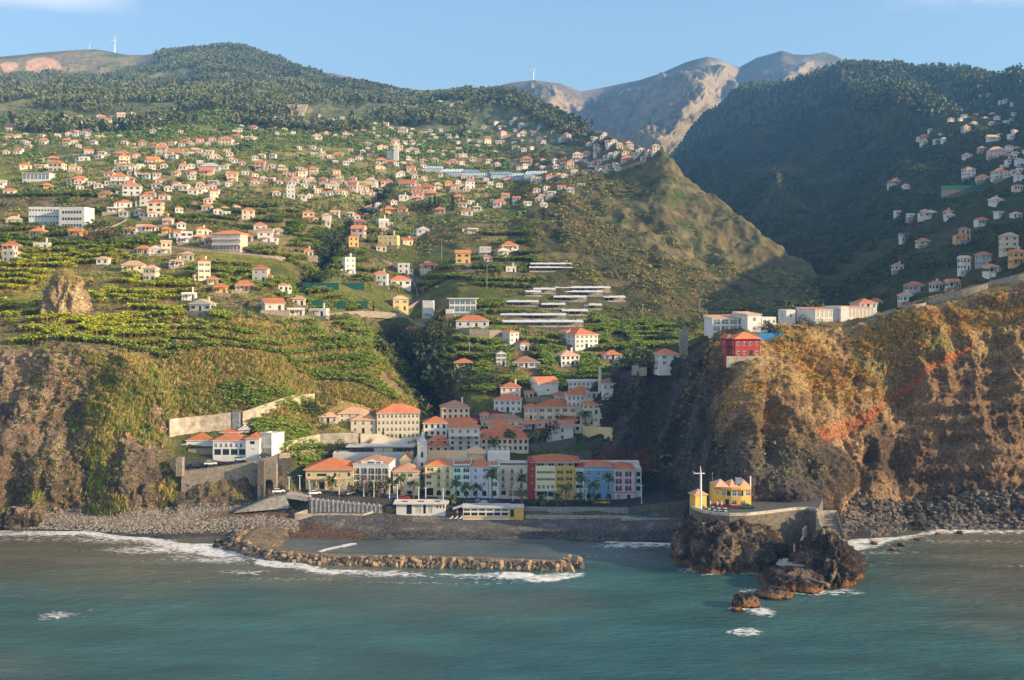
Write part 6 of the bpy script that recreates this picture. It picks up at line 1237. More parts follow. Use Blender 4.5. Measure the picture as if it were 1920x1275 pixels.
b = MB(); b.poly([(1.2, .5, z + .7), (3.2, .5, z + .7), (3.2, 2.6, z + 2.0), (1.2, 2.6, z + 2.0)]); b.tube((1.2, 2.8, z + 2.1), (3.2, 2.8, z + 2.1), .28, .28, 8); b.build('solar_heater', [M['metal']], yr)
b = MB(); b.tube((34 * k + .25, 2, 2.6), (34 * k + .25, 2, 9), .2, .2, 8); b.build('flue', [M['frame']], yh)
b = MB(); b.tube((-34 * k - .15, 3, 5.5), (-34 * k - .15, 3, 10), .04, .03, 5); b.build('aerial', [M['metal']], yh)
# yellow kiosk
ki = simple('kiosk', pt(1311, 960, 350) + Vector((0, 2, 0)), R(18), 3.7, 3.7, 1, 5.0, 'housewall', 'hip', 'roof_pale', 0, 0, label='tall square yellow kiosk with pyramid roof left of the monument', cat='kiosk', found=5, rh=1.5, door=False)
# monument pole
mo = empty('monument', pt(1314, 957, 346.5), 0, 'tall white pole monument with a horizontal bar on the terrace', 'monument')
b = MB(); b.tube((0, 0, 0), (0, 0, 10.6), .38, .26, 10); b.tube((0, 0, 10.6), (-.1, 0, 13.2), .22, .06, 8); b.build('pole', [M['frame']], mo)
b = MB(); b.tube((-1.7, 0, 10.9), (1.2, 0, 10.9), .14, .18, 8); b.tube((-1.7, 0, 10.9), (-2.3, 0, 11.5), .12, .05, 6); b.tube((-1.7, 0, 10.9), (-2.2, 0, 10.6), .1, .04, 6); b.build('crossbar', [M['frame']], mo)
# cafe furniture on the terrace
def cafe(label, px, D, rz):
    t = empty('cafe_table', Vector((*wxy(px, D), zt)), rz, label + ' white cafe table on the pier terrace, front row first, from left', 'table', 'cafe tables'); b = MB(); b.loop((0, 0), .5, .5, .7, .75, 10); b.build('top', [M['frame']], t); b = MB(); b.tube((0, 0, 0), (0, 0, .7), .05, .05, 6); b.loop((0, 0), .28, .28, 0, .04, 8); b.build('leg', [M['iron']], t)
    for q_ in (0, 1):
        c_ = empty('cafe_chair', Vector((*wxy(px, D), zt)) + Vector((math.cos(rz + q_ * 2.4), math.sin(rz + q_ * 2.4), 0)) * .95, rz + q_ * 2.4 + 1.57, ['inner', 'outer'][q_] + ' green chair at the ' + label + ' cafe table of the pier terrace', 'chair', 'green cafe chairs'); b = MB(); b.box(-.24, .24, -.24, .24, .42, .47); b.build('seat', [M['shutter']], c_); b = MB(); b.box(-.24, .24, -.26, -.22, .47, .95); b.build('backrest', [M['shutter']], c_)
        for sx_ in (-.2, .2):
            for sy_ in (-.2, .2): b = MB(); b.box(sx_ - .02, sx_ + .02, sy_ - .02, sy_ + .02, 0, .42); b.build('leg', [M['shutter']], c_)
for i, (a, D) in enumerate(((1330, 345), (1340, 343.5), (1350, 342.5), (1361, 342), (1336, 348), (1348, 346.5), (1360, 346))): cafe(['first', 'second', 'third', 'fourth', 'fifth', 'sixth', 'seventh'][i], a, D, i * 1.1)
for i, (a, D) in enumerate(((1332, 349.5), (1345, 349), (1353, 349))):
    o = empty('parasol', Vector((*wxy(a, D), zt)), 0, ['left', 'middle', 'right'][i] + ' one of three closed cream parasols in front of the yellow house', 'parasol', 'closed parasols'); b = MB(); b.tube((0, 0, 0), (0, 0, 2.5), .03, .03, 6); b.build('pole', [M['metal']], o); b = MB(); b.tube((0, 0, 1.1), (0, 0, 1.7), .14, .26, 8); b.tube((0, 0, 1.7), (0, 0, 2.5), .26, .04, 8); b.build('canopy', [M['cream']], o)
for i, a in enumerate((1470, 1475)): b = MB(); p = pt(a, 1057, 323); b.tube((0, 0, 0), (0, 0, 1.1), .16, .16, 8); b.tube((0, 0, 1.1), (0, 0, 1.3), .22, .22, 8); tag(b.build('mooring_post', [M['yellow']], None, p + Vector((0, 0, .2))), ['left', 'right'][i] + ' one of two pale yellow mooring posts on the landing', 'post', 'mooring posts')
# breakwater
BWc = [(575, 978), (525, 990), (493, 1006), (474, 1022), (476, 1036), (505, 1047), (560, 1055), (630, 1059), (760, 1062), (900, 1066), (1030, 1071), (1058, 1072)]
def cr_path(pts, n):
    out = []; P_ = [Vector((*sea(*p), 0)) for p in pts]; P_ = [P_[0]] + P_ + [P_[-1]]
    for i in range(1, len(P_) - 2):
        for j in range(n):
            t = j / n; a, b_, c, d = P_[i - 1:i + 3]; out.append(.5 * ((2 * b_) + (c - a) * t + (2 * a - 5 * b_ + 4 * c - d) * t * t + (3 * b_ - a - 3 * c + d) * t ** 3))
    return out + [P_[-2]]
bp_ = cr_path(BWc, 9); bp_ = [Vector((q_.x, q_.y + 4.5, 0)) for q_ in bp_]
n_ = len(bp_); rows_ = []; us_ = np.array([-1.25, -1, -.7, -.42, -.2, 0, .2, .42, .7, 1, 1.25]); hs_ = np.array([-3, 0, 1.1, 1.8, 1.9, 1.85, 1.9, 1.8, 1.1, 0, -3])
V3 = np.zeros((n_, len(us_), 3))
for i, q_ in enumerate(bp_):
    t_ = (bp_[min(i + 1, n_ - 1)] - bp_[max(i - 1, 0)]).normalized(); nn = Vector((t_.y, -t_.x, 0)); f_ = i / (n_ - 1); wd = 9.5 * (1 - f_) + 2.6 if f_ < .35 else 5.4 - 1.2 * f_; wd = min(wd, 8.4); hs2 = .72 + .28 * min(1, f_ * 4)
    for j, (uu, h_) in enumerate(zip(us_, hs_)): V3[i, j] = (q_.x + nn.x * uu * wd, q_.y + nn.y * uu * wd, h_ * hs2)
nz_ = .35 * fbm(V3[..., 0], V3[..., 1], V3[..., 2], 2.5, 3, 501); V3[..., 2] += nz_
cb = np.zeros(V3.shape) + np.array((.27, .21, .14)); cb = lerp(cb, (.15, .12, .09), sstep(-.2, .4, nz_ * 3)); cb[:, 4:7] = cb[:, 4:7] * .4 + np.array((.33, .27, .19)) * .6
bw = mesh_np('breakwater', V3.reshape(-1, 3), grid_faces(n_, len(us_)), M['near'], None, cb.reshape(-1, 3)); tag(bw, 'long curved breakwater of tan concrete blocks sheltering the cove', 'breakwater')
bmh = []
for s0 in range(3):
    b = MB(); w_ = (1.05, .9, 1.2)[s0]; l_ = (3.4, 2.6, 2.0)[s0]; c_ = .22
    b.prism([(-w_ + c_, -w_), (w_ - c_, -w_), (w_, -w_ + c_), (w_, w_ - c_), (w_ - c_, w_), (-w_ + c_, w_), (-w_, w_ - c_), (-w_, -w_ + c_)], -l_ / 2, l_ / 2)
    me = bpy.data.meshes.new('breakwater_block'); me.from_pydata(b.v, [], b.f); bmh.append(me)
for i, c in enumerate(((.29, .21, .13), (.20, .155, .105), (.12, .10, .08))): bmh[i].materials.append(pmat('block_concrete', c, rough=.95, noise=.4, nscale=1.3, detail=8, bump=.08, bscale=4))
def placeblock(q_, z, seedr, tilt=.35):
    o = bpy.data.objects.new('breakwater_block', seedr.choice(bmh)); sc.collection.objects.link(o); o.location = (q_[0], q_[1], z); o.rotation_euler = (seedr.gauss(0, tilt), seedr.gauss(0, tilt), seedr.uniform(0, 3.14)); s = seedr.uniform(.42, .78); o.scale = (s, s, s)
    tag(o, 'weathered tan concrete block tipped against the breakwater', 'block', 'concrete blocks armouring the breakwater')
br = random.Random(3); nb = 0; i0 = int(n_ * .16)
lens = [0]
for i in range(1, n_): lens.append(lens[-1] + (bp_[i] - bp_[i - 1]).length)
def at_len(s):
    i = max(1, min(n_ - 1, next((j for j, l in enumerate(lens) if l >= s), n_ - 1))); f_ = (s - lens[i - 1]) / max(lens[i] - lens[i - 1], 1e-6); q_ = bp_[i - 1].lerp(bp_[i], min(f_, 1)); t_ = (bp_[i] - bp_[i - 1]).normalized(); return q_, Vector((t_.y, -t_.x, 0)), i / (n_ - 1)
s = lens[int(n_ * .17)]
while s < lens[-1]:
    q_, nn, f_ = at_len(s); wd = 9.5 * (1 - f_) + 2.6 if f_ < .35 else 5.4 - 1.2 * f_; wd = min(wd, 8.4); sg = 1 if nn.y < 0 or nn.x < 0 else -1
    for (uu, z, tl) in ((.62, 1.3, .16), (.84, .7, .35), (1.04, .0, .6)):
        if nb < 286: placeblock(q_ + nn * (uu * wd + br.uniform(-.4, .4)), z + br.uniform(-.25, .35), br, tl); nb += 1
    s += 1.32
for i in range(14): q_, nn, f_ = at_len(lens[-1]); 
for i in range(14):
    if nb < 299: placeblock(bp_[-1] + Vector((br.uniform(-1, 6), br.uniform(-5, 5), 0)), br.uniform(.2, 1.9), br, .6); nb += 1
# loose stones
def t_rock(seed):
    g = np.random.default_rng(seed); n = 3; V = []
    for ax in range(3):
        for sg in (-1, 1):
            gr = np.linspace(-1, 1, n); A, B = np.meshgrid(gr, gr)
            P_ = np.zeros((n, n, 3)); P_[..., ax] = sg; P_[..., (ax + 1) % 3] = A; P_[..., (ax + 2) % 3] = B
            P_ = P_ / np.linalg.norm(P_, axis=-1, keepdims=True) ** .75
            h_ = .28 * np.sin(P_[..., 0] * 3.1 + seed) * np.cos(P_[..., 1] * 2.7 + seed * 2) + .2 * np.sin(P_[..., 2] * 4 + seed); P_ = P_ * (1 + h_[..., None]) * np.array([1, .8, .6])
            for i in range(n - 1):
                for j in range(n - 1): q_ = [P_[i, j], P_[i, j + 1], P_[i + 1, j + 1], P_[i + 1, j]]; V += q_ if sg > 0 else q_[::-1]
    return np.array(V), np.ones((len(V), 3))
RT = [t_rock(s) for s in range(5)]
M['stonecol'] = mat('loose_stone', (.2, .2, .2), .95, .3, 2, attr=True, spec=.2)
gx, gy, gz = normals(XB, YB, ZB)
P, ij = sample(XB, YB, ZB, (PXB > 1575) * (PXB < 2020) * (TB > .75) * (TB < 2.55), 3600); sz = npr.uniform(.35, 1.25, len(P)) * npr.uniform(.6, 1.3, len(P)); scatter('shore_boulders', RT, P, sz, np.array((.10, .085, .075)) * npr.uniform(.5, 1.7, (len(P), 1)), 'black boulders piled along the right shore', M['stonecol'])
P, ij = sample(XA, YA, ZA, (PXA > -40) * (PXA < 560) * (TA > 1.1) * (TA < 2.15) * (1 - np.clip(path, 0, 1)), 5200); scatter('beach_cobbles', RT, P, npr.uniform(.14, .45, len(P)), np.array((.27, .235, .19)) * npr.uniform(.55, 1.35, (len(P), 1)), 'grey cobbles on the left beach', M['stonecol'])
P, ij = sample(XA, YA, ZA, (PXA > 560) * (PXA < 1300) * (TA > 1.02) * (TA < 2.0) * (1 - np.clip(cove, 0, 1) * .9), 6500); scatter('beach_pebbles', RT, P, npr.uniform(.08, .26, len(P)), np.array((.15, .14, .135)) * npr.uniform(.6, 1.35, (len(P), 1)), 'dark pebbles on the village beach', M['stonecol'])
# ------------------------------------------------------------ left white complex, walls and roads
def wallseg(name, label, pts, thick=.8, mt='stone', cat='wall', group=None, back=True):
    """pts: (px, D, z0, z1) along the wall"""
    b = MB()
    for (a, c) in zip(pts[:-1], pts[1:]):
        p, q_ = Vector(wxy(a[0], a[1])), Vector(wxy(c[0], c[1])); n_ = Vector((-(q_ - p).y, (q_ - p).x)).normalized() * thick
        P_ = [(*p, a[2]), (*q_, c[2]), (*q_, c[3]), (*p, a[3])]; Q_ = [(*(p + n_), a[2]), (*(q_ + n_), c[2]), (*(q_ + n_), c[3]), (*(p + n_), a[3])]
        b.poly(P_); b.poly(Q_[::-1]); b.poly([P_[3], P_[2], Q_[2], Q_[3]]); b.poly([P_[0], P_[3], Q_[3], Q_[0]]); b.poly([P_[2], P_[1], Q_[1], Q_[2]])
    return tag(b.build(name, [M[mt]]), label, cat, group)
zz_ = lambda py, D: zof(py, D)
def hwall(name, label, pts, thick=.8, mt='stone', cat='wall', deep=3):
    q_ = []
    for (a, yb_, yt) in pts:
        p = hit(a, yb_); D = p.y - .4; q_.append((a, D, zof(yb_, D) - deep, zof(yt, D)))
    return wallseg(name, label, q_, thick, mt, cat)
hwall('retaining_wall', 'long pale stained retaining wall behind the white complex', [(318, 818, 786), (345, 812, 783), (375, 808, 780), (405, 806, 777), (434, 805, 773)], mt='whitestone')
hwall('buttress_wall', 'grey buttress end of the retaining wall', [(435, 806, 772), (449, 808, 774)], 1.2, 'quay')
hwall('field_wall', 'curved pale wall holding the upper banana strip', [(455, 795, 772), (480, 786, 764), (500, 776, 757), (525, 764, 748), (545, 757, 742), (590, 752, 738)], mt='whitestone')
wallseg('road_wall', 'long stone wall carrying the cliff road under the white complex', [(340, 405.5, 6, zz_(884, 405.5)), (400, 406.5, 6, zz_(877, 406.5)), (460, 407.5, 5, zz_(868, 407.5)), (520, 409, 3, zz_(853, 409))], 1.0, 'stone')
wallseg('stone_bank', 'rough grey stone wall below the white complex', [(352, 416, 12, zz_(842, 416)), (400, 416, 12, zz_(841, 416))], 1, 'stone')
hwall('lane_wall', 'sunlit stone wall climbing beside the lane to the school', [(524, 848, 832), (545, 843, 826), (570, 836, 820), (600, 832, 814), (640, 830, 812), (672, 830, 812)], 1, 'whitestone')
hwall('lane_wall', 'lower parapet wall of the climbing lane', [(524, 860, 850), (555, 856, 846), (600, 852, 842), (640, 850, 842)], .6, 'stone')
hwall('school_terrace_wall', 'blank cream terrace wall under the school', [(676, 832, 814), (712, 836, 814), (738, 838, 822), (792, 836, 822)], .8, 'cream')
b = MB(); p = pt(337, 884, 404); b.box(-1.1, 1.1, -1.0, 2, -1.5, 4.8); tag(b.build('bridge_pier', [M['stone']], None, p), 'square stone pillar at the left end of the cliff road', 'pillar')
b = MB(); p = pt(490, 925, 404); b.box(-1.1, 1.1, -1, 3, -3, 11); tag(b.build('dark_buttress', [M['darkstone']], None, p), 'tall dark grey buttress left of the tunnel arch', 'buttress')
o = empty('tunnel_portal', pt(504, 926, 405), 0, 'stone tunnel portal with round arch at the ramp top', 'tunnel'); s1 = Side((-2.6, 0), (1, 0), 5.2); s1.h += arch_rects(2.6, 3.0, .0, 5.0); b = MB(); facade(b, s1.o, s1.u, 5.2, -.5, 10.5, s1.h, 2.0); b.poly([(-2.6, 0, 10.5), (2.6, 0, 10.5), (2.6, 2.5, 10.5), (-2.6, 2.5, 10.5)]); b.poly([(2.6, 0, -.5), (2.6, 2.5, -.5), (2.6, 2.5, 10.5), (2.6, 0, 10.5)]); b.build('portal_wall', [M['stone']], o); b = MB(); b.box(-2.5, 2.5, 2.0, 2.1, -.4, 6); b.build('back_plate', [M['iron']], o)  # near-black plate closes the back of the arch
# ramp
b = MB(); A = [pt(437, 962, 396), pt(470, 959, 396), pt(541, 953, 397), pt(536, 928, 397), pt(500, 936, 396)]; bk = [Vector((q_.x, q_.y + 5, q_.z)) for q_ in A]
b.poly(A); 
for i in range(5): j = (i + 1) % 5; b.poly([A[j], A[i], bk[i], bk[j]])
tag(b.build('slipway', [M['concrete']]), 'pale concrete slipway wedge beside the river mouth', 'slipway')
wallseg('bridge_parapet', 'low concrete bridge over the dark river mouth', [(536, 397, zz_(932, 397) - .4, zz_(926, 397)), (582, 397, zz_(941, 397), zz_(933, 397))], 6, 'concrete', 'bridge')
wallseg('river_wall', 'dark stone channel walls under the bridge', [(540, 400, 1, zz_(938, 400)), (580, 400, 1, zz_(940, 400))], .5, 'iron')  # near-black sheet painted in for the shaded recess below the bridge
# quay wall with ribs
q0 = empty('quay_wall', pt(648, 957, 393.2), 0, 'ribbed grey concrete quay wall below the parking road', 'wall'); b = MB(); W2 = 68 * 393 / F; ztl, ztr = zz_(936, 393) - q0.location.z, zz_(949, 393) - q0.location.z
b.poly([(-W2, 0, -2), (W2, 0, -2), (W2, 0, ztr), (-W2, 0, ztl)]); b.poly([(-W2, 0, ztl), (W2, 0, ztr), (W2, 2.5, ztr), (-W2, 2.5, ztl)]); b.poly([(-W2, 2.5, -2), (-W2, 0, -2), (-W2, 0, ztl), (-W2, 2.5, ztl)]); b.poly([(W2, 0, -2), (W2, 2.5, -2), (W2, 2.5, ztr), (W2, 0, ztr)]); b.build('wall', [M['quay']], q0)
for i in range(17): x = -W2 + .8 + i * (2 * W2 - 1.6) / 16; zt_ = ztl + (ztr - ztl) * (x + W2) / (2 * W2); b = MB(); b.box(x - .16, x + .16, -.22, -.003, -2, zt_ - .1); b.build('rib', [M['concrete']], q0)
for i in range(14): x = -W2 + 1 + i * (2 * W2 - 2) / 13; zt_ = ztl + (ztr - ztl) * (x + W2) / (2 * W2); tag((lambda b: (b.tube((0, 0, 0), (0, 0, .55), .28, .18, 8), b.build('bollard', [M['whitestone']], None, q0.location + Vector((x, .5, zt_))))[1])(MB()), ['first','second','third','fourth','fifth','sixth','seventh','eighth','ninth','tenth','eleventh','twelfth','thirteenth','last'][i] + ' pale bollard from the left on the quay wall edge', 'bollard', 'bollards along the quay wall')
wallseg('beach_kerb', 'low white kerb around the paved strip under the quay', [(553, 391.2, 2, zz_(963, 391.2)), (577, 393, 2, zz_(955, 393))], .6, 'whitestone', 'kerb'); wallseg('beach_kerb', 'long front kerb of the paved strip under the quay', [(553, 390.8, 2, zz_(963, 390.8)), (682, 390.8, 2, zz_(964, 390.8)), (700, 393, 2, zz_(958, 393))], .6, 'whitestone', 'kerb')
wallseg('promenade_wall', 'long grey promenade wall behind the beach bar', [(728, 394.3, 1, zz_(950, 394.3)), (835, 399, 1, zz_(950, 399)), (900, 399, 1, zz_(950, 399)), (985, 394.3, 1, zz_(951, 394.3)), (1178, 394.3, 1, zz_(953, 394.3))], 1.2, 'quay')
wallseg('beach_step', 'low concrete step along the top of the beach', [(985, 390.5, 1, zz_(966, 390.5)), (1180, 390.5, 1, zz_(968, 390.5))], 1, 'concrete', 'step')
wallseg('pool_wall', 'dark stone wall behind the turquoise paddling pool', [(1178, 394.6, 1, zz_(952, 394.6)), (1240, 394, 1, zz_(944, 394)), (1296, 393, 1, zz_(938, 393))], 1, 'darkstone')
b = MB(); p = pt(1215, 970, 390.5); b.box(-9, 9.5, -2.6, 3, -1.0, 0, 0); b.loop((0.5, 0), 6.5, 1.9, .004, .03, 20, 1); tag(b.build('paddling_pool', [M['concrete'], M['turq']], None, p), 'turquoise paddling pool on its concrete deck at beach right', 'pool')
# complex
GRP = 'buildings of the white complex'
V('white curved wall section with orange roof at the left of the complex', 350, 398, 826, 843, 1, 'white', 'hip', RO, 0, 4, 0, 9, D=419, cat='building', name='building', group=GRP, rh=2.2)
k = 414 / F; g = [(404 + 9.6 * i, 831, 5.4, 8, 'plain', 0, True, False) for i in range(6)] + [(408 + 15.5 * i, 842, 12.5, 11, 'dark', 0, False, False) for i in range(4)]
row('two-level white arcade with six round arches over open bays', 399, 460, 826, 868, 414, 9, 'white', 'hip', RO, g, 'arcade_building', 'building', rh=2.0, dep=.9, group=GRP)
row('square white block right of the six-arch arcade', 460.5, 486, 823, 860, 413, 9, 'white', 'hip', RO, [(473, 827, 9, 6, 'dark', 0, False, False), (473, 840, 9, 5, 'curtain', 0, False, False)], 'building', 'building', rh=1.5, group=GRP, rspec=lambda s_: (s_.win(3, 3, 1.2, 2), s_)[1])
o, w_, h, k = row('white wing with tall arches facing right at the complex end', 492, 519, 816, 856, 416, 8, 'white', 'flat', RF, [(496 + 4.2 * i, 822, 2.6, 13, 'curtain', 0, True, False) for i in range(6)] + [(496 + 4.2 * i, 840, 2.4, 12, 'dark', 0, False, False) for i in range(6)], 'arcade_wing', 'building', rz=-22, group=GRP)
b = MB()
for i in range(9): x = -w_ / 2 + .2 + i * (w_ - .6) / 8; b.box(x, x + .35, -4.02, -3.7, h + .503, h + 1.0)
b.build('crenellation', [M['white']], o)
V('small white house with orange roof above the arcade', 413, 446, 811, 820, 1, 'white', 'hip', RO, 4, 0, 1, 7, D=424, group=GRP, rh=1.6, found=3, door=False)
V('white gabled house top right above the arcade', 448, 468, 806, 822, 1, 'white', 'front', 'roof_slab', 1, -10, 1, 7, D=425, group=GRP, rh=1.6, found=3, door=False)
o, w_, h, k = row('lean-to white gable shed at the far left of the complex', 322, 350, 834, 846, 418, 7, 'white', 'shed', 'roof_grey', [(340, 838, 8, 7, 'dark', 0, False, False)], 'shed', 'shed', rh=1.5, group=GRP)
# beach buildings
p = pt(789, 965, 392.6); k = 392 / F; s1 = Side((-46 * k, -3), (1, 0), 92 * k)
for x, w_ in ((30, 1.0), (38, 1.0), (46, 1.0), (54, 1.0), (62, 2.2), (70, .6)): pass
for (a, yt, w2, h2, st) in ((767, 945, 10, 19, 'dark'), (783, 946, 12, 17, 'curtain'), (796, 945, 5, 18, 'dark'), (806, 946, 9, 17, 'curtain'), (820, 948, 3, 5, 'tiny'), (826, 948, 3, 5, 'tiny'), (832, 948, 3, 5, 'tiny')): s1.win((a - 743) * k, max(.05, (965 - yt - h2) * k), w2 * k, h2 * k * .95, st)
bh = building('beach_pavilion', p + Vector((0, 3, 0)), 0, 92 * k, 6, 3.6, dict(front=s1), 'white', 'slab', RF, None, 1.0, 2, (), 'low white beach pavilion with flat tan roof', 'pavilion', dep=.6)
for x in (-5.5, 0, 5.5): b = MB(); b.box(x - .9, x + .9, -1.2, -.4, 3.953, 4.2); b.build('skylight', [M['iron']], bh)
p = pt(911, 971, 389.5); k = 389 / F; s1 = Side((-43 * k, -3.2), (1, 0), 86 * k)
for i in range(6):
    for (z, h2) in ((.75, 1.0), (2.35, .55)): s1.win(86 * k * (i + .5) / 6, z, 86 * k / 6 * .84, h2, 'dark')
bb = building('beach_bar', p + Vector((0, 3.2, 0)), 0, 86 * k, 6.4, 3.3, dict(front=s1), 'white', 'slab', 'roof_grey', None, .35, 2, (), 'beach bar with white window grid and grey flat roof', 'bar', dep=.4)
b = MB(); b.box(-43 * k - .04, 43 * k + .04, -3.3, -3.204, 0, .55); b.build('plinth', [M['orangeyellow']], bb)
b = MB(); b.poly([(-43 * k - 3.5, -3, 2.6), (-43 * k - .4, -3.2, 3.6), (-43 * k - .4, 2, 3.6), (-43 * k - 3.5, 1.5, 2.6)]); b.poly([(-43 * k - 3.5, 1.5, 2.55), (-43 * k - .4, 2, 3.55), (-43 * k - .4, -3.2, 3.55), (-43 * k - 3.5, -3, 2.55)]); b.build('awning', [M['frame']], bb)
b = MB(); b.poly([(-2, -.6, 3.7), (.2, -.6, 3.7), (.6, .6, 5.2), (-1.6, .6, 5.2)]); b.poly([(-1.6, .65, 5.2), (.6, .65, 5.2), (.2, -.55, 3.7), (-2, -.55, 3.7)]); b.build('solar_panel', [M['glass_blue']], bb)
s1 = Side((-14 * k, -3), (1, 0), 28 * k); s1.win(1.1, .3, 1.2, 2.5, 'dark')
building('bar_annex', pt(968, 971, 389.5) + Vector((0, 3, 0)), 0, 28 * k, 6, 3.2, dict(front=s1), 'orangeyellow', 'slab', 'roof_grey', None, .15, 2, (), 'orange yellow annex at the right end of the beach bar', 'annex')
for i, a in enumerate((846, 855, 864)):
    o = empty('sun_lounger', pt(a, 973, 388), R(-30), ['left', 'middle', 'right'][i] + ' of three white sun loungers beside the beach bar', 'lounger', 'loungers by the bar'); b = MB(); b.box(-.32, .32, -1, .5, .3, .36); b.build('seat', [M['frame']], o); b = MB(); b.poly([(-.32, .5, .36), (.32, .5, .36), (.32, 1.0, .9), (-.32, 1.0, .9)]); b.poly([(-.32, 1.0, .87), (.32, 1.0, .87), (.32, .5, .33), (-.32, .5, .33)]); b.build('backrest', [M['frame']], o)
    for sx_ in (-.28, .28):
        for sy_ in (-.9, .4): b = MB(); b.box(sx_ - .03, sx_ + .03, sy_ - .03, sy_ + .03, 0, .3); b.build('leg', [M['metal']], o)
o = empty('parasol', pt(857, 968, 390), 0, 'folded pink parasol at the left end of the beach bar', 'parasol'); b = MB(); b.tube((0, 0, 0), (0, 0, 2.6), .03, .03, 6); b.build('pole', [M['metal']], o); b = MB(); b.tube((0, 0, 1.2), (0, 0, 2.5), .42, .05, 10); b.build('canopy', [pmat('pinkcloth', (.6, .08, .16), rough=.8)], o)
# blue screen by the cliff pool
b = MB(); p = pt(1446, 641, 414); b.box(-4.6, 4.6, -.1, .1, -1, 3.1); tag(b.build('blue_screen', [M['bluefence']], None, p, R(6)), 'bright blue screen wall right of the red house', 'screen')
b = MB(); p = pt(1410, 671, 391); b.box(-7, 5.5, -.2, .2, -3, .7); tag(b.build('garden_wall', [M['whitestone']], None, p - Vector((2, 2.5, 0)), 0), 'low wall below the red house', 'wall')
# brick chimney stacks
for lb, a, b0, t0, w2, mt in (('tall tan factory chimney stack above the cream houses', 1125, 735, 690, .75, 'tan'), ('grey stone water tower with tan cap on the cliff edge', 1282, 665, 620, 1.5, 'stone')):
    p = hit(a, b0) or pt(a, b0, 470); hgt = (b0 - t0) * p.y / F; b = MB()
    if w2 < 1: b.tube((0, 0, -2), (0, 0, hgt), w2, w2 * .75, 14); b.tube((0, 0, hgt), (0, 0, hgt + .4), w2, w2, 14)
    else: b.box(-w2, w2, -w2, w2, -2, hgt); b.box(-w2 * .2, w2 * .8, -w2 * .6, w2 * .6, hgt + .003, hgt + 1.6)
    tag(b.build('chimney_stack' if w2 < 1 else 'water_tower', [M[mt]], None, p), lb, 'chimney' if w2 < 1 else 'tower')
# knoll
kn = rockblob('rock_knoll', (wxy(112, 505)[0], 505), (10, 9), 1, 601, 'x', parent=terrain)
bpy.data.objects.remove(kn)
p = hit(112, 590); o = rockblob('rock_knoll', (0, 0), (9, 9), 19, 611, 'sunlit rocky knoll with dry grass above the left cliff', rough=1.7, n=80, dk=(.36, .27, .16), c1=(.62, .48, .28), orange=False, pw=2.0); o.location = (p.x, p.y + 6, p.z - 3)
p2_ = p + Vector((0, 6, -3)); tv = np.array([v.co[:] for v in o.data.vertices]); ii = npr.choice(np.where(tv[:, 2] > 13)[0], 420); tg = tints(420, .7, 1.3, .1); gg = npr.uniform(size=420) < .3; tg[gg] *= np.array([.6, .9, .5])
scatter('knoll_grass', [t_grass(s) for s in range(3)], tv[ii] + np.array(p2_[:]), npr.uniform(.6, 1.4, 420), tg, 'dry grass on the rocky knoll')

hwall('village_wall', 'dark stone terrace wall under the windowless white house', [(985, 846, 832), (1030, 844, 829), (1080, 836, 820)], .8, 'darkstone')
hwall('village_wall', 'long dark wall above the red-roofed seafront block', [(1000, 866, 856), (1060, 864, 852), (1110, 858, 846)], .8, 'darkstone')
hwall('village_wall', 'cream terrace wall below the house at the cliff foot', [(1092, 813, 799), (1118, 814, 800), (1146, 812, 802)], .8, 'tanwall')
hwall('village_wall', 'grey wall under the chapel and white houses', [(985, 752, 745), (1010, 752, 744), (1050, 756, 748)], .8, 'stone')
hwall('village_wall', 'dark wall beside the bougainvillea bushes', [(872, 788, 776), (905, 786, 775)], .8, 'darkstone')
hwall('village_wall', 'high pale retaining wall below the white bungalow', [(846, 632, 618), (880, 634, 617), (918, 636, 618), (945, 634, 620)], .8, 'stone')
# ------------------------------------------------------------ trees, palms, cars, poles, turbines
def palm_meshes(seed, hgt, spread, n=24):
    g = random.Random(seed); b = MB(); pr = None; lean = g.uniform(-.08, .08); prev = Vector((0, 0, -.3))
    for i in range(7): z = hgt * (i + 1) / 7; q_ = Vector((lean * z * z / hgt, .04 * z, z)); b.tube(prev, q_, .30 - .02 * i + (.04 if i % 2 else 0), .27 - .02 * i, 8, 0, i == 6); prev = q_
    me1 = bpy.data.meshes.new('trunk'); me1.from_pydata(b.v, [], b.f); me1.materials.append(M['trunk']); b = MB()
    for i in range(n):
        a = i * 2.4; e = g.uniform(-.15, 1.15); L_ = spread * g.uniform(.85, 1.1); p = prev.copy(); dv = Vector((math.cos(a) * math.cos(e), math.sin(a) * math.cos(e), math.sin(e))); sd = Vector((-math.sin(a), math.cos(a), 0)); wprev = .1
        for s_ in range(6):
            q_ = p + dv * L_ / 6; dv = (dv + Vector((0, 0, -.24 - .05 * s_))).normalized(); wd = (.42, .55, .55, .45, .3, .06)[s_] * spread / 3.4
            for sg in (-1, 1):
                dr = Vector((0, 0, -.45)); b.poly([p, q_, q_ + sd * sg * wd + dr * wd, p + sd * sg * wprev + dr * wprev])
            p = q_; wprev = wd
    me2 = bpy.data.meshes.new('crown'); me2.from_pydata(b.v, [], b.f); me2.materials.append(M['palmleaf']); return me1, me2
pmat('palmleaf', (.07, .105, .03), rough=.6, noise=.4, nscale=1.2); pmat('foliage', (.075, .10, .03), rough=.7, noise=.45, nscale=.8); pmat('foliage_dark', (.035, .055, .025), rough=.7, noise=.45, nscale=.8); pmat('foliage_brown', (.17, .10, .06), rough=.8, noise=.4, nscale=.9); pmat('foliage_light', (.20, .24, .05), rough=.7, noise=.4, nscale=.9); pmat('bougain', (.45, .03, .18), rough=.7, noise=.3, nscale=2)
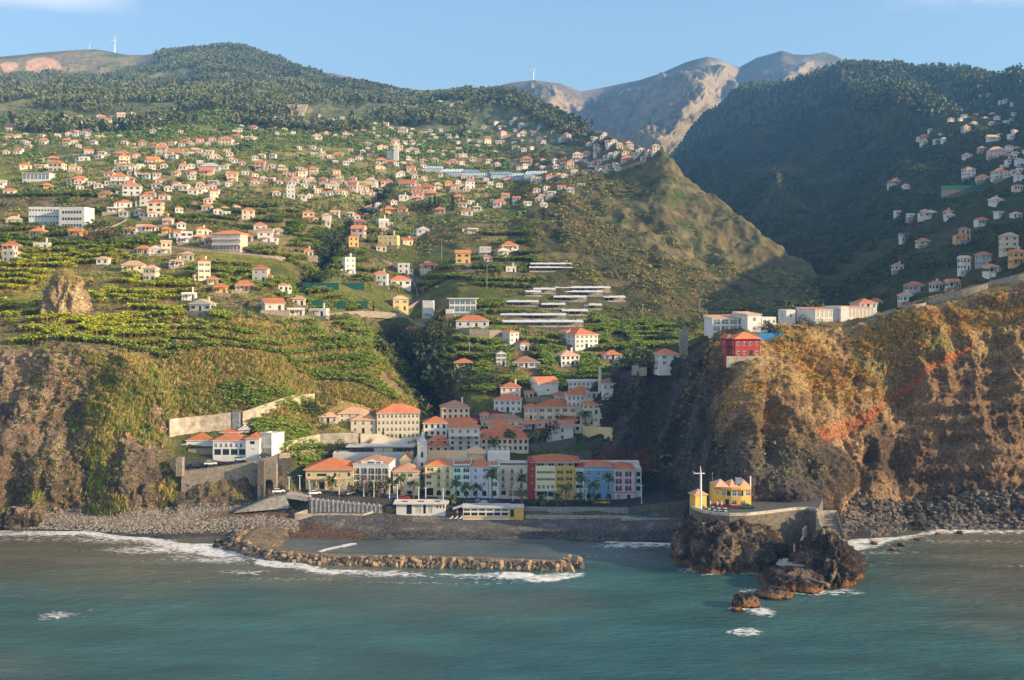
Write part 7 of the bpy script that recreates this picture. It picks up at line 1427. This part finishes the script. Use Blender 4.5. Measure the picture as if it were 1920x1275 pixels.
def crown_mesh(seed, kind, mt):
    g = np.random.default_rng(seed); V = []
    n = {'round': 420, 'cone': 380, 'flat': 360, 'bare': 200}[kind]; blobs = g.normal(size=(9, 3)) * np.array([.5, .5, .28])
    for i in range(n):
        if kind == 'cone': z = g.uniform(0, 1) ** 1.2; r_ = (.34 * (1 - z) + .05) * math.sqrt(g.uniform(.2, 1)); a = g.uniform(0, 6.28); p = np.array([math.cos(a) * r_, math.sin(a) * r_, z * 2.2])
        else:
            d = g.normal(size=3); d /= np.linalg.norm(d); d *= g.uniform(.55, 1) * .5; p = blobs[i % 9] * (1.1 if kind != 'flat' else 1.3) + d * (np.array([1, 1, .8]) if kind != 'flat' else np.array([1, 1, .45])); p[2] = p[2] * (1 if kind != 'flat' else .5) + .75
        u = g.normal(size=3); u /= np.linalg.norm(u); v = np.cross(u, g.normal(size=3)); v /= np.linalg.norm(v) + 1e-9; s = g.uniform(.05, .11) * (.7 if kind == 'bare' else 1)
        V += [p - u * s, p - v * s * .8, p + u * s, p + v * s * .8]
    me = bpy.data.meshes.new('crown'); me.from_pydata([tuple(v) for v in V], [], [tuple(range(i, i + 4)) for i in range(0, len(V), 4)]); me.materials.append(M[mt]); return me
def trunk_mesh(kind, seed):
    g = random.Random(seed); b = MB(); top = 1.6 if kind == 'cone' else .55; b.tube((0, 0, -.5), (0, 0, top), .07, .03, 7)
    if kind != 'cone':
        for i in range(6): a = i * 1.05 + g.uniform(-.3, .3); b.tube((0, 0, .2 + .05 * i), (.55 * math.cos(a), .55 * math.sin(a), .75 + g.uniform(-.1, .3)), .035, .012, 5)
    me = bpy.data.meshes.new('trunk'); me.from_pydata(b.v, [], b.f); me.materials.append(M['trunk']); return me
CR = {}
def tree(kind, mt, p, h_, label, name='tree', cat='tree', group=None, seed=0):
    key = (kind, mt, seed % 3)
    if key not in CR: CR[key] = (crown_mesh(seed % 3 + 7, kind, mt), trunk_mesh(kind, seed % 3))
    o = empty(name, p, rnd.uniform(0, 6.28), label, cat, group); s = h_ / (2.2 if kind == 'cone' else 1.5)
    c = link('crown', CR[key][0], o); t = link('trunk', CR[key][1], o); c.scale = t.scale = (s, s, s); return o
PM = [palm_meshes(1, 5.5, 3.4), palm_meshes(2, 3.2, 3.2, 26), palm_meshes(3, 8.5, 3.5, 28)]
LMW = [(618, 900, 'the town hall'), (700, 900, 'the white shuttered building'), (762, 905, 'the brown-roofed waterfront house'), (822, 900, 'the pale yellow building'), (866, 905, 'the wide mint building'), (900, 905, 'the lavender building'), (926, 905, 'the narrow mint building'), (963, 900, 'the sand coloured building'), (1022, 905, 'the four-window yellow building'), (1060, 905, 'the ochre building'), (1086, 905, 'the banded white building'), (1122, 905, 'the blue building'), (1171, 905, 'the pink building'), (946, 835, 'the village manor'), (1120, 770, 'the cream house at the cliff foot'), (1568, 590, 'the clifftop hotel'), (1395, 650, 'the red house')] + LM
PL = [(923, 886, 938, 'tall'), (875, 911, 937, ''), (893, 911, 938, ''), (856, 902, 936, ''), (977, 893, 938, 'tall'), (979, 922, 947, 'short'), (1062, 910, 941, ''), (1046, 930, 947, 'short'), (1014, 934, 945, 'short'), (1088, 893, 942, 'tall'), (1085, 930, 944, 'short'), (1115, 906, 942, ''), (1140, 893, 942, 'tall'), (1117, 932, 943, 'short'), (753, 894, 929, 'thick'), (731, 902, 929, ''), (775, 903, 930, ''), (621, 896, 918, ''), (955, 811, 842, 'tall'), (927, 826, 843, ''), (997, 815, 842, ''), (1003, 818, 842, ''), (1097, 776, 810, 'tall'), (1476, 572, 602, 'tall'), (1483, 570, 602, 'tall'), (1460, 587, 618, ''), (1452, 596, 620, 'short'), (1512, 570, 590, ''), (1525, 572, 590, ''), (1540, 572, 590, ''), (884, 688, 704, 'short'), (965, 690, 706, ''), (705, 912, 929, ''), (846, 935, 951, 'short')]
pl = auto_labels([(a, t, s) for a, t, b0, s in PL], lambda k_: (k_ + ' ' if k_ else '') + 'palm tree with feathery crown', LMW)
for (a, t, b0, s), lb in zip(PL, pl):
    if b0 > 900: D = 405 if b0 < 940 else 401; D = 398 if b0 >= 945 else D; p = pt(a, b0, D); z = drop(p.x, p.y); p.z = min(p.z, z + .2) if z else p.z
    elif a > 1440 and a < 1560: p = hit(a, b0 + 6) or pt(a, b0, 455); D = 470; p = pt(a, b0, D)
    else: p = hit(a, b0); D = p.y - 1.5; p.y -= 1
    hp = (b0 - t) * D / F; i = 0 if 4.2 < hp < 6.8 else (1 if hp <= 4.2 else 2); base = (5.5, 3.2, 8.5)[i]; o = empty('palm_tree', p, rnd.uniform(0, 6.28), lb, 'palm', 'palm trees'); s1 = max(hp, 1.6) / base
    a1 = link('trunk', PM[i][0], o); a2 = link('crown', PM[i][1], o); cs = (1.05 if s == 'short' else 1.0) * (1.15 if a in (923, 955, 753) else 1); a1.scale = (1, 1, s1); a2.scale = (cs * .85, cs * .85, s1 if abs(s1 - 1) < .3 else cs); a2.location.z = base * (s1 - a2.scale[2])
TRL = [(1356, 610, 645, 'cone', 'foliage_brown', 'tall shaggy'), (1350, 620, 640, 'round', 'foliage', 'dark green'), (1518, 592, 614, 'round', 'foliage', 'rounded'), (1492, 603, 618, 'flat', 'foliage', 'flat topped'), (1440, 600, 622, 'round', 'foliage_dark', 'dark leafy'), (1447, 604, 624, 'round', 'foliage_dark', 'dark leafy'),
 (578, 745, 775, 'round', 'foliage_dark', 'dark leafy'), (590, 752, 778, 'round', 'foliage', 'dark green'), (607, 788, 806, 'round', 'foliage', 'small green'), (690, 842, 868, 'flat', 'foliage', 'broad'), (704, 840, 868, 'flat', 'foliage_brown', 'broad'), (718, 804, 832, 'cone', 'foliage', 'leafy'), (692, 818, 834, 'round', 'foliage', 'small green'), (773, 823, 846, 'round', 'foliage', 'small green'), (650, 828, 850, 'round', 'foliage', 'small green'), (620, 826, 852, 'round', 'foliage_dark', 'dark leafy'),
 (692, 886, 926, 'bare', 'foliage_brown', 'bare twiggy'), (710, 884, 926, 'bare', 'foliage_brown', 'bare twiggy'), (724, 890, 926, 'bare', 'foliage_brown', 'bare twiggy'), (681, 900, 928, 'round', 'foliage_dark', 'dark leafy'), (1022, 795, 830, 'round', 'foliage_dark', 'dark leafy'), (1012, 800, 830, 'round', 'foliage_dark', 'dark leafy'), (560, 830, 852, 'round', 'foliage', 'dark green'), (1105, 795, 812, 'round', 'foliage', 'small green'), (806, 370, 396, 'cone', 'foliage_dark', 'dark cypress'), (815, 366, 396, 'cone', 'foliage_dark', 'dark cypress'), (822, 372, 396, 'cone', 'foliage_dark', 'dark cypress'), (796, 375, 396, 'round', 'foliage_dark', 'dark leafy'), (788, 376, 394, 'round', 'foliage_dark', 'dark leafy'), (849, 364, 394, 'cone', 'foliage_dark', 'dark cypress'), (1020, 385, 412, 'cone', 'foliage_dark', 'dark leafy'), (190, 420, 455, 'round', 'foliage_brown', 'autumn brown'), (205, 415, 455, 'round', 'foliage', 'dark green'), (175, 430, 456, 'round', 'foliage_brown', 'autumn brown'), (165, 465, 480, 'round', 'foliage', 'small green'),
 (600, 500, 530, 'round', 'foliage_light', 'yellow green'), (590, 505, 532, 'round', 'foliage_light', 'yellow green'), (620, 500, 528, 'round', 'foliage', 'dark green'), (700, 570, 590, 'cone', 'foliage_dark', 'dark leafy'), (820, 590, 632, 'round', 'foliage_dark', 'dark leafy'), (835, 600, 636, 'round', 'foliage', 'dark green'), (810, 600, 640, 'round', 'foliage_brown', 'autumn brown'), (782, 600, 660, 'round', 'foliage_dark', 'dark leafy'), (800, 625, 690, 'round', 'foliage_dark', 'dark leafy'), (816, 640, 710, 'round', 'foliage_dark', 'dark leafy'), (830, 650, 730, 'round', 'foliage_dark', 'dark leafy'), (790, 640, 690, 'round', 'foliage_brown', 'autumn brown'), (845, 690, 740, 'round', 'foliage_dark', 'dark leafy'), (762, 620, 660, 'round', 'foliage_dark', 'dark leafy'), (775, 640, 690, 'round', 'foliage_dark', 'dark leafy'), (850, 720, 756, 'round', 'foliage_brown', 'autumn brown'), (885, 705, 730, 'round', 'foliage_dark', 'dark leafy'), (910, 700, 726, 'round', 'foliage_dark', 'dark leafy'), (930, 695, 722, 'round', 'foliage', 'dark green'), (895, 645, 662, 'round', 'foliage', 'small green'), (920, 655, 680, 'round', 'foliage', 'small green'), (1000, 640, 662, 'round', 'foliage_dark', 'dark leafy'), (1062, 608, 618, 'round', 'foliage', 'small green'), (985, 608, 618, 'round', 'foliage', 'small green'),
 (1200, 650, 680, 'round', 'foliage_dark', 'dark leafy'), (1215, 645, 685, 'round', 'foliage_dark', 'dark leafy'), (1190, 655, 690, 'round', 'foliage', 'dark green'), (1225, 655, 690, 'round', 'foliage', 'dark green'), (1180, 665, 690, 'round', 'foliage_dark', 'dark leafy'), (1160, 740, 772, 'round', 'foliage', 'dark green'), (1168, 735, 770, 'round', 'foliage_dark', 'dark leafy'), (1050, 772, 790, 'round', 'foliage_dark', 'dark leafy'),
 (930, 470, 490, 'round', 'foliage', 'small green'), (882, 520, 536, 'round', 'foliage', 'small green'), (900, 480, 505, 'round', 'foliage', 'dark green'), (1285, 600, 622, 'round', 'foliage', 'dark green'), (1300, 595, 622, 'round', 'foliage_dark', 'dark leafy'), (1250, 615, 640, 'round', 'foliage_dark', 'dark leafy'), (1690, 520, 545, 'round', 'foliage_dark', 'dark leafy'), (1775, 470, 500, 'round', 'foliage', 'dark green'), (1850, 425, 455, 'round', 'foliage', 'dark green'), (1870, 440, 470, 'round', 'foliage', 'dark green'), (1700, 430, 455, 'round', 'foliage_dark', 'dark leafy'), (1745, 590, 600, 'round', 'foliage', 'small green'),
 (145, 380, 402, 'round', 'foliage', 'small green'), (250, 315, 330, 'cone', 'foliage_dark', 'dark cypress'), (340, 325, 345, 'round', 'foliage', 'small green'), (450, 265, 285, 'cone', 'foliage_dark', 'dark cypress'), (510, 335, 348, 'round', 'foliage_dark', 'dark leafy'), (640, 420, 440, 'round', 'foliage_dark', 'dark leafy'), (610, 430, 470, 'round', 'foliage_dark', 'dark leafy'), (625, 440, 480, 'round', 'foliage_dark', 'dark leafy'), (645, 455, 485, 'round', 'foliage', 'dark green'), (600, 455, 490, 'round', 'foliage_dark', 'dark leafy'), (850, 290, 302, 'round', 'foliage', 'small green'), (1130, 260, 275, 'round', 'foliage_dark', 'dark leafy'),
 (420, 77, 90, 'flat', 'foliage_dark', 'umbrella shaped skyline'), (452, 88, 96, 'cone', 'foliage_dark', 'thin skyline'), (461, 87, 97, 'cone', 'foliage_dark', 'thin skyline'), (470, 88, 98, 'cone', 'foliage_dark', 'thin skyline'), (477, 89, 99, 'cone', 'foliage_dark', 'thin skyline')]
tl = auto_labels([(a, t, s) for a, t, b0, kd, mt_, s in TRL], lambda k_: k_ + (' tree' if 'cypress' not in k_ else ''), LMW)
for i, ((a, t, b0, kd, mt_, s), lb) in enumerate(zip(TRL, tl)):
    if 880 < t < 905: p = pt(a, b0, 404)
    elif a > 1335 and 590 < t < 612 and a < 1530: p = hit(a, b0 + 2)
    elif t < 90: p = pt(a, b0 + 1, {420: 3000, 452: 3000}.get(a, 2960)); 
    else: p = hit(a, b0)
    if p is None: continue
    tree(kd, mt_, p, (b0 - t) * p.y / F, lb, 'cypress_tree' if 'cypress' in s else 'tree', 'tree', 'trees between the houses', i)
for i, (a, b0, r_) in enumerate(((403, 592, 2.2), (890, 790, 4.5), (905, 781, 4), (930, 776, 4))):
    p = hit(a, b0); V_, C_ = t_bush(700 + i, 90, .7, (1, 1, 1), .5); me = bpy.data.meshes.new('bougainvillea'); me.from_pydata([tuple(v * r_ * .6) for v in V_], [], [tuple(range(j, j + 4)) for j in range(0, len(V_), 4)]); me.materials.append(M['bougain'])
    tag(link('bougainvillea', me, None, p), ['bright pink bougainvillea bush beside the gabled white farmhouse', 'pink bougainvillea, leftmost above the brown roofed cream house', 'pink bougainvillea, middle above the brown roofed cream house', 'pink bougainvillea, rightmost above the brown roofed cream house'][i], 'bush')
# hedge strips on the promenade
for i, (a, b_) in enumerate(((862, 915), (930, 1000), (1005, 1040), (1075, 1110))):
    x0, x1 = wxy(a, 401)[0], wxy(b_, 401)[0]; z = drop((x0 + x1) / 2, 401) or 5.5; V_ = []
    g = np.random.default_rng(i); n = 500
    for j in range(n): p = np.array([g.uniform(x0, x1), 401 + g.uniform(-1.2, 1.2), z + g.uniform(-.1, 1.0)]); u = g.normal(size=3) * .17; v = g.normal(size=3) * .17; V_ += [p - u, p - v, p + u, p + v]
    me = bpy.data.meshes.new('hedge'); me.from_pydata([tuple(v) for v in V_], [], [tuple(range(j, j + 4)) for j in range(0, len(V_), 4)]); me.materials.append(M['foliage_dark' if i % 2 else 'foliage']); tag(link('hedge', me), ['clipped hedge before the mint and lavender buildings', 'green bed before the sand coloured building', 'dark hedge before the four-window yellow building', 'green bed before the blue building'][i], 'hedge')
# cars
CP = {n: pmat('paint_' + n, c, rough=.3, spec=.6) for n, c in dict(white=(.75, .75, .74), silver=(.45, .46, .48), dark=(.04, .045, .05), green=(.03, .09, .07), blue=(.05, .12, .3), yellow=(.75, .5, .03), red=(.45, .03, .03)).items()}
pmat('tyre', (.015, .015, .015), rough=.9)
CM = {}
def car(label, p, rz, colr):
    o = empty('parked_car', p, R(rz), label, 'car', 'parked cars')
    if colr not in CM:
        b = MB(); pf = [(-2.1, .35), (2.1, .35), (2.15, .75), (1.35, .9), (-1.9, .95), (-2.12, .8)]
        for s_ in (-1, 1): b.poly([(x, s_ * .85, z) for x, z in (pf if s_ < 0 else pf[::-1])])
        for i in range(6): j = (i + 1) % 6; b.poly([(pf[j][0], -.85, pf[j][1]), (pf[i][0], -.85, pf[i][1]), (pf[i][0], .85, pf[i][1]), (pf[j][0], .85, pf[j][1])])
        b.box(-1.35, .35, -.68, .68, 1.40, 1.45); m1 = bpy.data.meshes.new('body'); m1.from_pydata(b.v, [], b.f); m1.materials.append(CP[colr])
        b = MB(); lo = [(-1.8, -.8), (1.2, -.8), (1.2, .8), (-1.8, .8)]; hi = [(-1.4, -.66), (.4, -.66), (.4, .66), (-1.4, .66)]
        for i in range(4): j = (i + 1) % 4; b.poly([(*lo[i], .93), (*lo[j], .93), (*hi[j], 1.40), (*hi[i], 1.40)])
        m2 = bpy.data.meshes.new('windows'); m2.from_pydata(b.v, [], b.f); m2.materials.append(M['glass']); b = MB(); b.tube((0, -.1, 0), (0, .1, 0), .31, .31, 12); m3 = bpy.data.meshes.new('wheel'); m3.from_pydata(b.v, [], b.f); m3.materials.append(M['tyre']); CM[colr] = (m1, m2, m3)
    m1, m2, m3 = CM[colr]; link('body', m1, o); link('windows', m2, o)
    for x in (-1.3, 1.35):
        for y in (-.8, .8): link('wheel', m3, o, (x, y, .31))
def gp(px, py, D=None):
    if D is None: return hit(px, py)
    p = pt(px, py, D); z = drop(p.x, p.y); return Vector((p.x, p.y, z if z and abs(z - p.z) < 2.5 else p.z))
for lb, a, b0, D, rz, c in (('dark green car beside the yellow house on the terrace', 1401, 953, 349.5, 4, 'green'), ('yellow car parked in front of the blue building', 1131, 943, 402, 0, 'yellow'), ('white car on the ramp top beside the tunnel arch', 522, 924, 399, 20, 'white'), ('silver car leaving the cliff road wall, under the arcade', 395, 872, 410, 12, 'white'), ('dark car at the left of the cliff road', 371, 876, 410, 12, 'dark'), ('white car parked under the six arches', 449, 864, 411, 12, 'silver'), ('dark car below the square white block', 497, 857, 412, 18, 'dark'), ('silver car between town hall and shuttered building', 655, 920, 404, 60, 'silver'), ('white car parked in front of the town hall', 590, 922, 402, 30, 'white'), ('black car on the parking road', 645, 924, 402, 70, 'dark'), ('blue car in front of the brown roofed waterfront house', 738, 929, 403, 0, 'blue'), ('red car under the thick palm', 757, 929, 403, 0, 'red'), ('white car before the pale yellow building', 830, 936, 402, 0, 'white'), ('dark car on the street left of the beach bar roof', 884, 944, 399, 8, 'dark'), ('silver car on the street behind the beach bar', 898, 943, 400, 8, 'silver'), ('dark car behind the solar panel of the beach bar', 925, 944, 400, 0, 'dark'), ('white van like car by the cliff houses terrace', 1195, 690, None, 0, 'white'), ('orange red car on the high terrace road', 1184, 689, None, 0, 'red'), ('white car on the mid road above the ravine', 676, 586, None, 5, 'white'), ('silver car on the mid road above the ravine', 684, 587, None, 5, 'silver')):
    p = gp(a, b0, D)
    if 'terrace' in lb and 'yellow house' in lb: p.z = 14.0
    if 410 <= (D or 0) <= 412: p = pt(a, b0, D)
    if p: car(lb, p + Vector((0, 0, .03)), rz, c)
# lamp posts and poles
def lamp(label, a, b0, t, D, red=False):
    p = gp(a, b0, D); hh_ = (b0 - t) * D / F; o = empty('street_lamp', p, 0, label, 'street lamp', 'white street lamps'); b = MB(); b.tube((0, 0, 0), (0, 0, hh_), .14, .09, 8); b.build('pole', [M['frame']], o)
    b = MB(); b.box(-.7, .7, -.09, .09, hh_, hh_ + .12); b.build('lamp_head', [M['frame']], o)
    if red: b = MB(); b.tube((0, 0, 0), (0, 0, 1.3), .2, .2, 8); b.build('base', [M['deepred']], o)
ll = [(542, 925, 895, 400, 1), (562, 925, 892, 400, 1), (581, 935, 905, 397, 1), (636, 937, 912, 397, 1), (682, 930, 903, 402, 0), (701, 930, 900, 402, 0), (730, 932, 906, 402, 0), (745, 944, 912, 398, 0), (785, 944, 915, 398, 0), (798, 935, 910, 402, 1), (831, 945, 915, 397, 0), (962, 938, 905, 402, 0), (1027, 940, 912, 401, 0), (1099, 942, 912, 401, 0), (1203, 946, 912, 399, 0)]
lbl = auto_labels([(a, (b0 + t) / 2, 'r' if rd else 'w') for a, b0, t, D, rd in ll], lambda k_: 'white street lamp with red base' if k_ == 'r' else 'plain white street lamp', LMW[:13])
for (a, b0, t, D, rd), lb in zip(ll, lbl): lamp(lb, a, b0, t, D, rd)
pls = [(913, 541, 496), (828, 489, 447), (769, 455, 426), (1312, 600, 560), (745, 590, 560), (880, 672, 640), (1480, 640, 600), (610, 545, 535), (1163, 690, 672), (700, 503, 486), (1205, 595, 570)]
lbl = auto_labels([(a, t, '') for a, b0, t in pls], lambda k_: 'thin grey utility pole', LMW)
for (a, b0, t), lb in zip(pls, lbl):
    p = hit(a, b0); hh_ = (b0 - t) * p.y / F; o = empty('utility_pole', p, 0, lb, 'pole', 'utility poles'); b = MB(); b.tube((0, 0, -1), (0, 0, hh_), .16, .1, 7); b.build('post', [M['concrete']], o); b = MB(); b.box(-.8, .8, -.06, .06, hh_ - .6, hh_ - .45); b.build('crossarm', [M['metal']], o)
# wind turbines on the skyline
for lb, a, b0, t, D, an in (('tall white wind turbine on the left bald ridge', 215, 98, 77, 3300, .3), ('small white wind turbine left of the tall one', 168, 91, 84, 3330, 1.2), ('white wind turbine on the round central summit', 1000, 153, 133, 4280, .9), ('tiny wind turbine on the right grey summit, left one', 1488, 103, 98, 4880, .5), ('tiny wind turbine on the right grey summit, right one', 1535, 100, 95, 4880, .2)):
    p = pt(a, b0 + 2, D); hh_ = (b0 + 2 - t) * D / F; o = empty('wind_turbine', p, R(15), lb, 'wind turbine', 'wind turbines'); r_ = hh_ * .055; b = MB(); b.tube((0, 0, -8), (0, 0, hh_), r_, r_ * .6, 12); b.build('tower', [M['frame']], o)
    b = MB(); b.box(-r_, r_, -r_ * 1.6, r_ * 2.5, hh_, hh_ + r_ * 1.8); b.build('nacelle', [M['frame']], o)
    for j in range(3):
        an2 = an + j * 2.0944; b = MB(); dx, dz = math.sin(an2), math.cos(an2); c0 = Vector((0, -r_ * 2, hh_ + r_)); b.tube(c0, c0 + Vector((dx, 0, dz)) * hh_ * .42, r_ * .45, r_ * .08, 6); b.build('blade', [M['frame']], o)
# ------------------------------------------------------------ ground cover, kept clear of buildings and roads
globals().update(SNAP)
bpy.context.view_layer.update()
EXC = []
for o in bpy.data.objects:
    if o.parent is None and o.get('category') and any(c.name.startswith(('wall', 'tower', 'roof_sheet')) for c in o.children):
        wc = next(c for c in o.children if c.name.startswith(('wall', 'tower', 'roof_sheet'))); p_ = o.matrix_world.translation; EXC.append((p_.x, p_.y, wc.dimensions.x / 2 + 1.2, wc.dimensions.y / 2 + 1, 10 if p_.y < 800 else 12))
for o in bpy.data.objects:
    if o.name.startswith('road'):
        for v in list(o.data.vertices)[::10]: EXC.append((v.co.x, v.co.y, 3.5, 4, 7))
EXC = np.array(EXC)
def clear(P):
    k = np.ones(len(P), bool)
    for i in range(0, len(P), 4000):
        q = P[i:i + 4000]; dx = np.abs(q[:, None, 0] - EXC[None, :, 0]); dy = q[:, None, 1] - EXC[None, :, 1]
        k[i:i + 4000] = ~((dx < EXC[None, :, 2]) & (dy < EXC[None, :, 3]) & (dy > -EXC[None, :, 3] - EXC[None, :, 4])).any(1)
    return k
_scatter = scatter
def scatter(name, tm, P, S, tint, label=None, m=None, parent=None):
    k = clear(P); return _scatter(name, tm, P[k], S[k], tint[k], label, m, parent)
TA = np.broadcast_to(tA[:, None], XA.shape); inA = (PXA > -90) & (PXA < 2000)
bn = fbm(XA, YA, ZA * 0, 34, 3, 141); bn2 = fbm(XA, YA, ZA * 0, 90, 3, 142)
ban = (terr > .35) * (TA > 5.9) * inA * (riser < .5) * sstep(-.45, -.2, bn) * (np.clip(spur, 0, 1) < .5)
# plots near the village and the strips on the grassy slope
ban = np.maximum(ban, (band(PXA, 430, 600, 10) * band(TA, 4.05, 4.95, .08) + band(PXA, 420, 590, 12) * band(TA, 5.15, 5.5, .06) + band(PXA, 600, 740, 12) * (band(PYA, 668, 682, 3) + band(PYA, 636, 650, 3))) * .9 * (ravine < .3))
ban = np.maximum(ban, band(PXA, 905, 1200, 20) * band(TA, 6.15, 7.2, .08) * .9)
nearD = YA < 760
P, ij = sample(XA, YA, ZA, ban * nearD, 38000)
wt = sun_tint[ij][:, None]; tn = tints(len(P), .8, 1.2) * (1 + wt * np.array([[1.15, .68, -.1]]))  # plants on the sunlit terraces tinted yellower and brighter for the sun
scatter('banana_plants', [t_banana(s) for s in range(5)], P, npr.uniform(.75, 1.25, len(P)), tn, 'green banana plants covering the terraced slopes')
P, ij = sample(XA, YA, ZA, ban * (~nearD) * (YA < 1500), 21000)
scatter('banana_rows', [t_bush(s, 9, 1.1, (.13, .20, .045), .9) for s in range(4)], P - np.array([0, 0, .2]), npr.uniform(1.5, 2.6, len(P)) * (P[:, 1] / 1000) ** .5, tints(len(P), .6, 1.3), 'distant rows of banana plants on the upper terraces')
# shrubs
rough = fbm(XA, YA, ZA, 20, 3, 151)
shw = (1 + 1.5 * np.clip(spur, 0, 1)) * inA * (TA > 2.12) * (1 - flat) * (TA < 11.8) * (1 - .85 * np.clip(ban * 1.3, 0, 1)) * sstep(-.25, .35, rough) * (1 + 2.5 * ravine + 1.2 * cl) / (1 + (YA / 700) ** 2)
shw *= 1 - .97 * band(PXA, 590, 1200, 12) * band(TA, 2.5, 6.0, .15)
P, ij = sample(XA, YA, ZA, shw, 24000)
tn = tints(len(P), .6, 1.5, .25); tn[:, 0] *= 1 + .25 * (npr.uniform(size=len(P)) < .3); tn[:, :] *= (1 - .35 * ravine[ij][:, None])  # shrubs inside the ravine tinted darker for its shade
scatter('shrubs', [t_bush(s + 20, 16, .85, (.14, .16, .05), .6) for s in range(6)], P, npr.uniform(.5, 1.5, len(P)) * (P[:, 1] / 480) ** .6, tn, 'bushes and scrub on the slopes')
# big dark trees of the ravine, hedgerow trees among fields
gw = np.clip(cl * (nzA < .75), 0, 1) * (.03 + sstep(.2, .7, gpatch)) * (.3 + sstep(120, 200, PXA)) + grassL * .8 * (1 - .9 * np.clip(ban, 0, 1)) * (1 - ravine)
P, ij = sample(XA, YA, ZA, gw * inA * (YA < 520), 20000)
tn = tints(len(P), .6, 1.25, .1); gr = npr.uniform(size=len(P)) < .3 + .35 * sstep(0, .5, n2A[ij]); tn[gr] *= np.array([.5, .85, .45])
scatter('grass_tufts', [t_grass(s) for s in range(5)], P, npr.uniform(.7, 1.9, len(P)), tn, 'dry grass and reeds hanging on the left cliff')
P, ij = sample(XA, YA, ZA, inA * sstep(.25, .7, ravine), 1500)
scatter('ravine_woods', [t_bush(s + 90, 40, 1.1, (.06, .075, .03), .45) for s in range(4)], P, npr.uniform(1.8, 4.2, len(P)), tints(len(P), .4, 1.0, .1), 'dark woods filling the ravine beside the village')  # low tints carry the ravine shade as well as dark leaves
# headland
TB = np.broadcast_to(tB[:, None], XB.shape); inB = (PXB > 1150) & (PXB < 2020)
rb = fbm(XB, YB, ZB, 14, 3, 161); gwB = sstep(850, 740, YH - F * (ZB - H) / YB) * (1 - rr * .97) * inB * (TB > 2.6) * (TB < 7.4) * sstep(.0, .4, rb + up * .35 - .2)
P, ij = sample(XB, YB, ZB, gwB * (inl * .95 + .05), 15000)
tn = tints(len(P), .6, 1.3, .12); gr = npr.uniform(size=len(P)) < .10; tn[gr] *= np.array([.45, .8, .4]); tn *= np.array([[1.3, 1.02, .85]])
tn[redb[ij] > .3] *= 0; 
kk_ = redb[ij] < .25; P, tn = P[kk_], tn[kk_]
scatter('dry_grass', [t_grass(s + 9) for s in range(5)], P, npr.uniform(.4, 1.15, len(P)), tn, 'dry golden grass on the right headland')
P, ij = sample(XB, YB, ZB, inB * (1 - rr * .95) * (TB > 2.6) * (TB < 8) * sstep(.2, .5, rb) * (1 + 2 * (TB > 6)), 2200)
tn = tints(len(P), .6, 1.4, .1)
scatter('headland_shrubs', [t_bush(s + 40, 18, .8, (.15, .15, .05), .6) for s in range(5)], P, npr.uniform(.4, 1.5, len(P)), tn, 'low shrubs on the right headland')
# dark hill scrub and forests
TC = np.broadcast_to(tC[:, None], XC.shape); inC = (PXC > 1180) & (PXC < 2000)
rc = fbm(XC, YC, ZC, 60, 3, 171)
P, ij = sample(XC, YC, ZC, inC * (TC > 1.6) * (TC < 8.9) * sstep(-.4, .3, rc) / (1 + (YC / 900) ** 2), 20000)
scatter('valley_scrub', [t_bush(s + 60, 11, .9, (.085, .105, .045), .8) for s in range(5)], P, npr.uniform(1.2, 2.6, len(P)) * (P[:, 1] / 900) ** .8, tints(len(P), .35, .9, .1), 'scrub on the shaded valley side')  # scrub tints lowered along with the shaded hillside
FT = [t_ftree(s, s % 2) for s in range(6)]
fn = fbm(XA, YA, ZA * 0, 220, 3, 181)
P, ij = sample(XA, YA, ZA, inA * (TA > 12.2 + .7 * fn) * (TA < 16.25) * (1 - np.clip(bald * 1.0, 0, 1)) * (1 - scar) * (PXA < 885 + 30 * fn) * sstep(-.45, .15, fbm(XA, YA, ZA * 0, 120, 4, 183)), 32000)
scatter('pine_forest', FT, P, npr.uniform(7, 15, len(P)) * (1 + .3 * n2A[ij]), tints(len(P), .8, 1.2, .1) * (1 + .35 * fbm(P[:, 0], P[:, 1], P[:, 2], 150, 3, 184))[:, None], 'pine and eucalyptus forest on the upper left hills')
cw = inC * ((TC > 7.6) * (TC < 9.4) + (TC > 6.6) * band(PXC, 1600, 1760, 40)) * sstep(-.5, .1, rc + .25)
P, ij = sample(XC, YC, ZC, cw, 8000)
scatter('ridge_forest', FT, P, npr.uniform(9, 17, len(P)), tints(len(P), .6, 1.05, .08), 'pine forest along the right ridge')  # tree tints darkened for the ridge lying in shade
sk = inA * band(TA, 13.5, 16.2, .3) * band(PXA, 850, 1100, 10)
P, ij = sample(XA, YA, ZA, sk, 3200)
scatter('hilltop_forest', FT, P, npr.uniform(9, 15, len(P)), tints(len(P), .5, 1.1, .1), 'dark wood over the central hilltop')
# ------------------------------------------------------------ haze
def haze():
    x0, x1, y0, y1, z0, z1 = -4200, 5200, -900, 6600, -14, 1250
    v = [(x, y, z) for z in (z0, z1) for y in (y0, y1) for x in (x0, x1)]
    f = [(0, 2, 3, 1), (4, 5, 7, 6), (0, 1, 5, 4), (2, 6, 7, 3), (0, 4, 6, 2), (1, 3, 7, 5)]
    me = bpy.data.meshes.new('haze'); me.from_pydata(v, [], f); o = bpy.data.objects.new('haze', me); sc.collection.objects.link(o)
    m = bpy.data.materials.new('haze_air'); m.use_nodes = True; n = m.node_tree; n.nodes.clear()
    out = n.nodes.new('ShaderNodeOutputMaterial'); pv = n.nodes.new('ShaderNodeVolumePrincipled')
    pv.inputs['Color'].default_value = (.17, .47, 1.0, 1); pv.inputs['Density'].default_value = 1.25e-4; pv.inputs['Anisotropy'].default_value = .2
    n.links.new(pv.outputs[0], out.inputs['Volume']); me.materials.append(m); tag(o, kind='stuff')
haze()
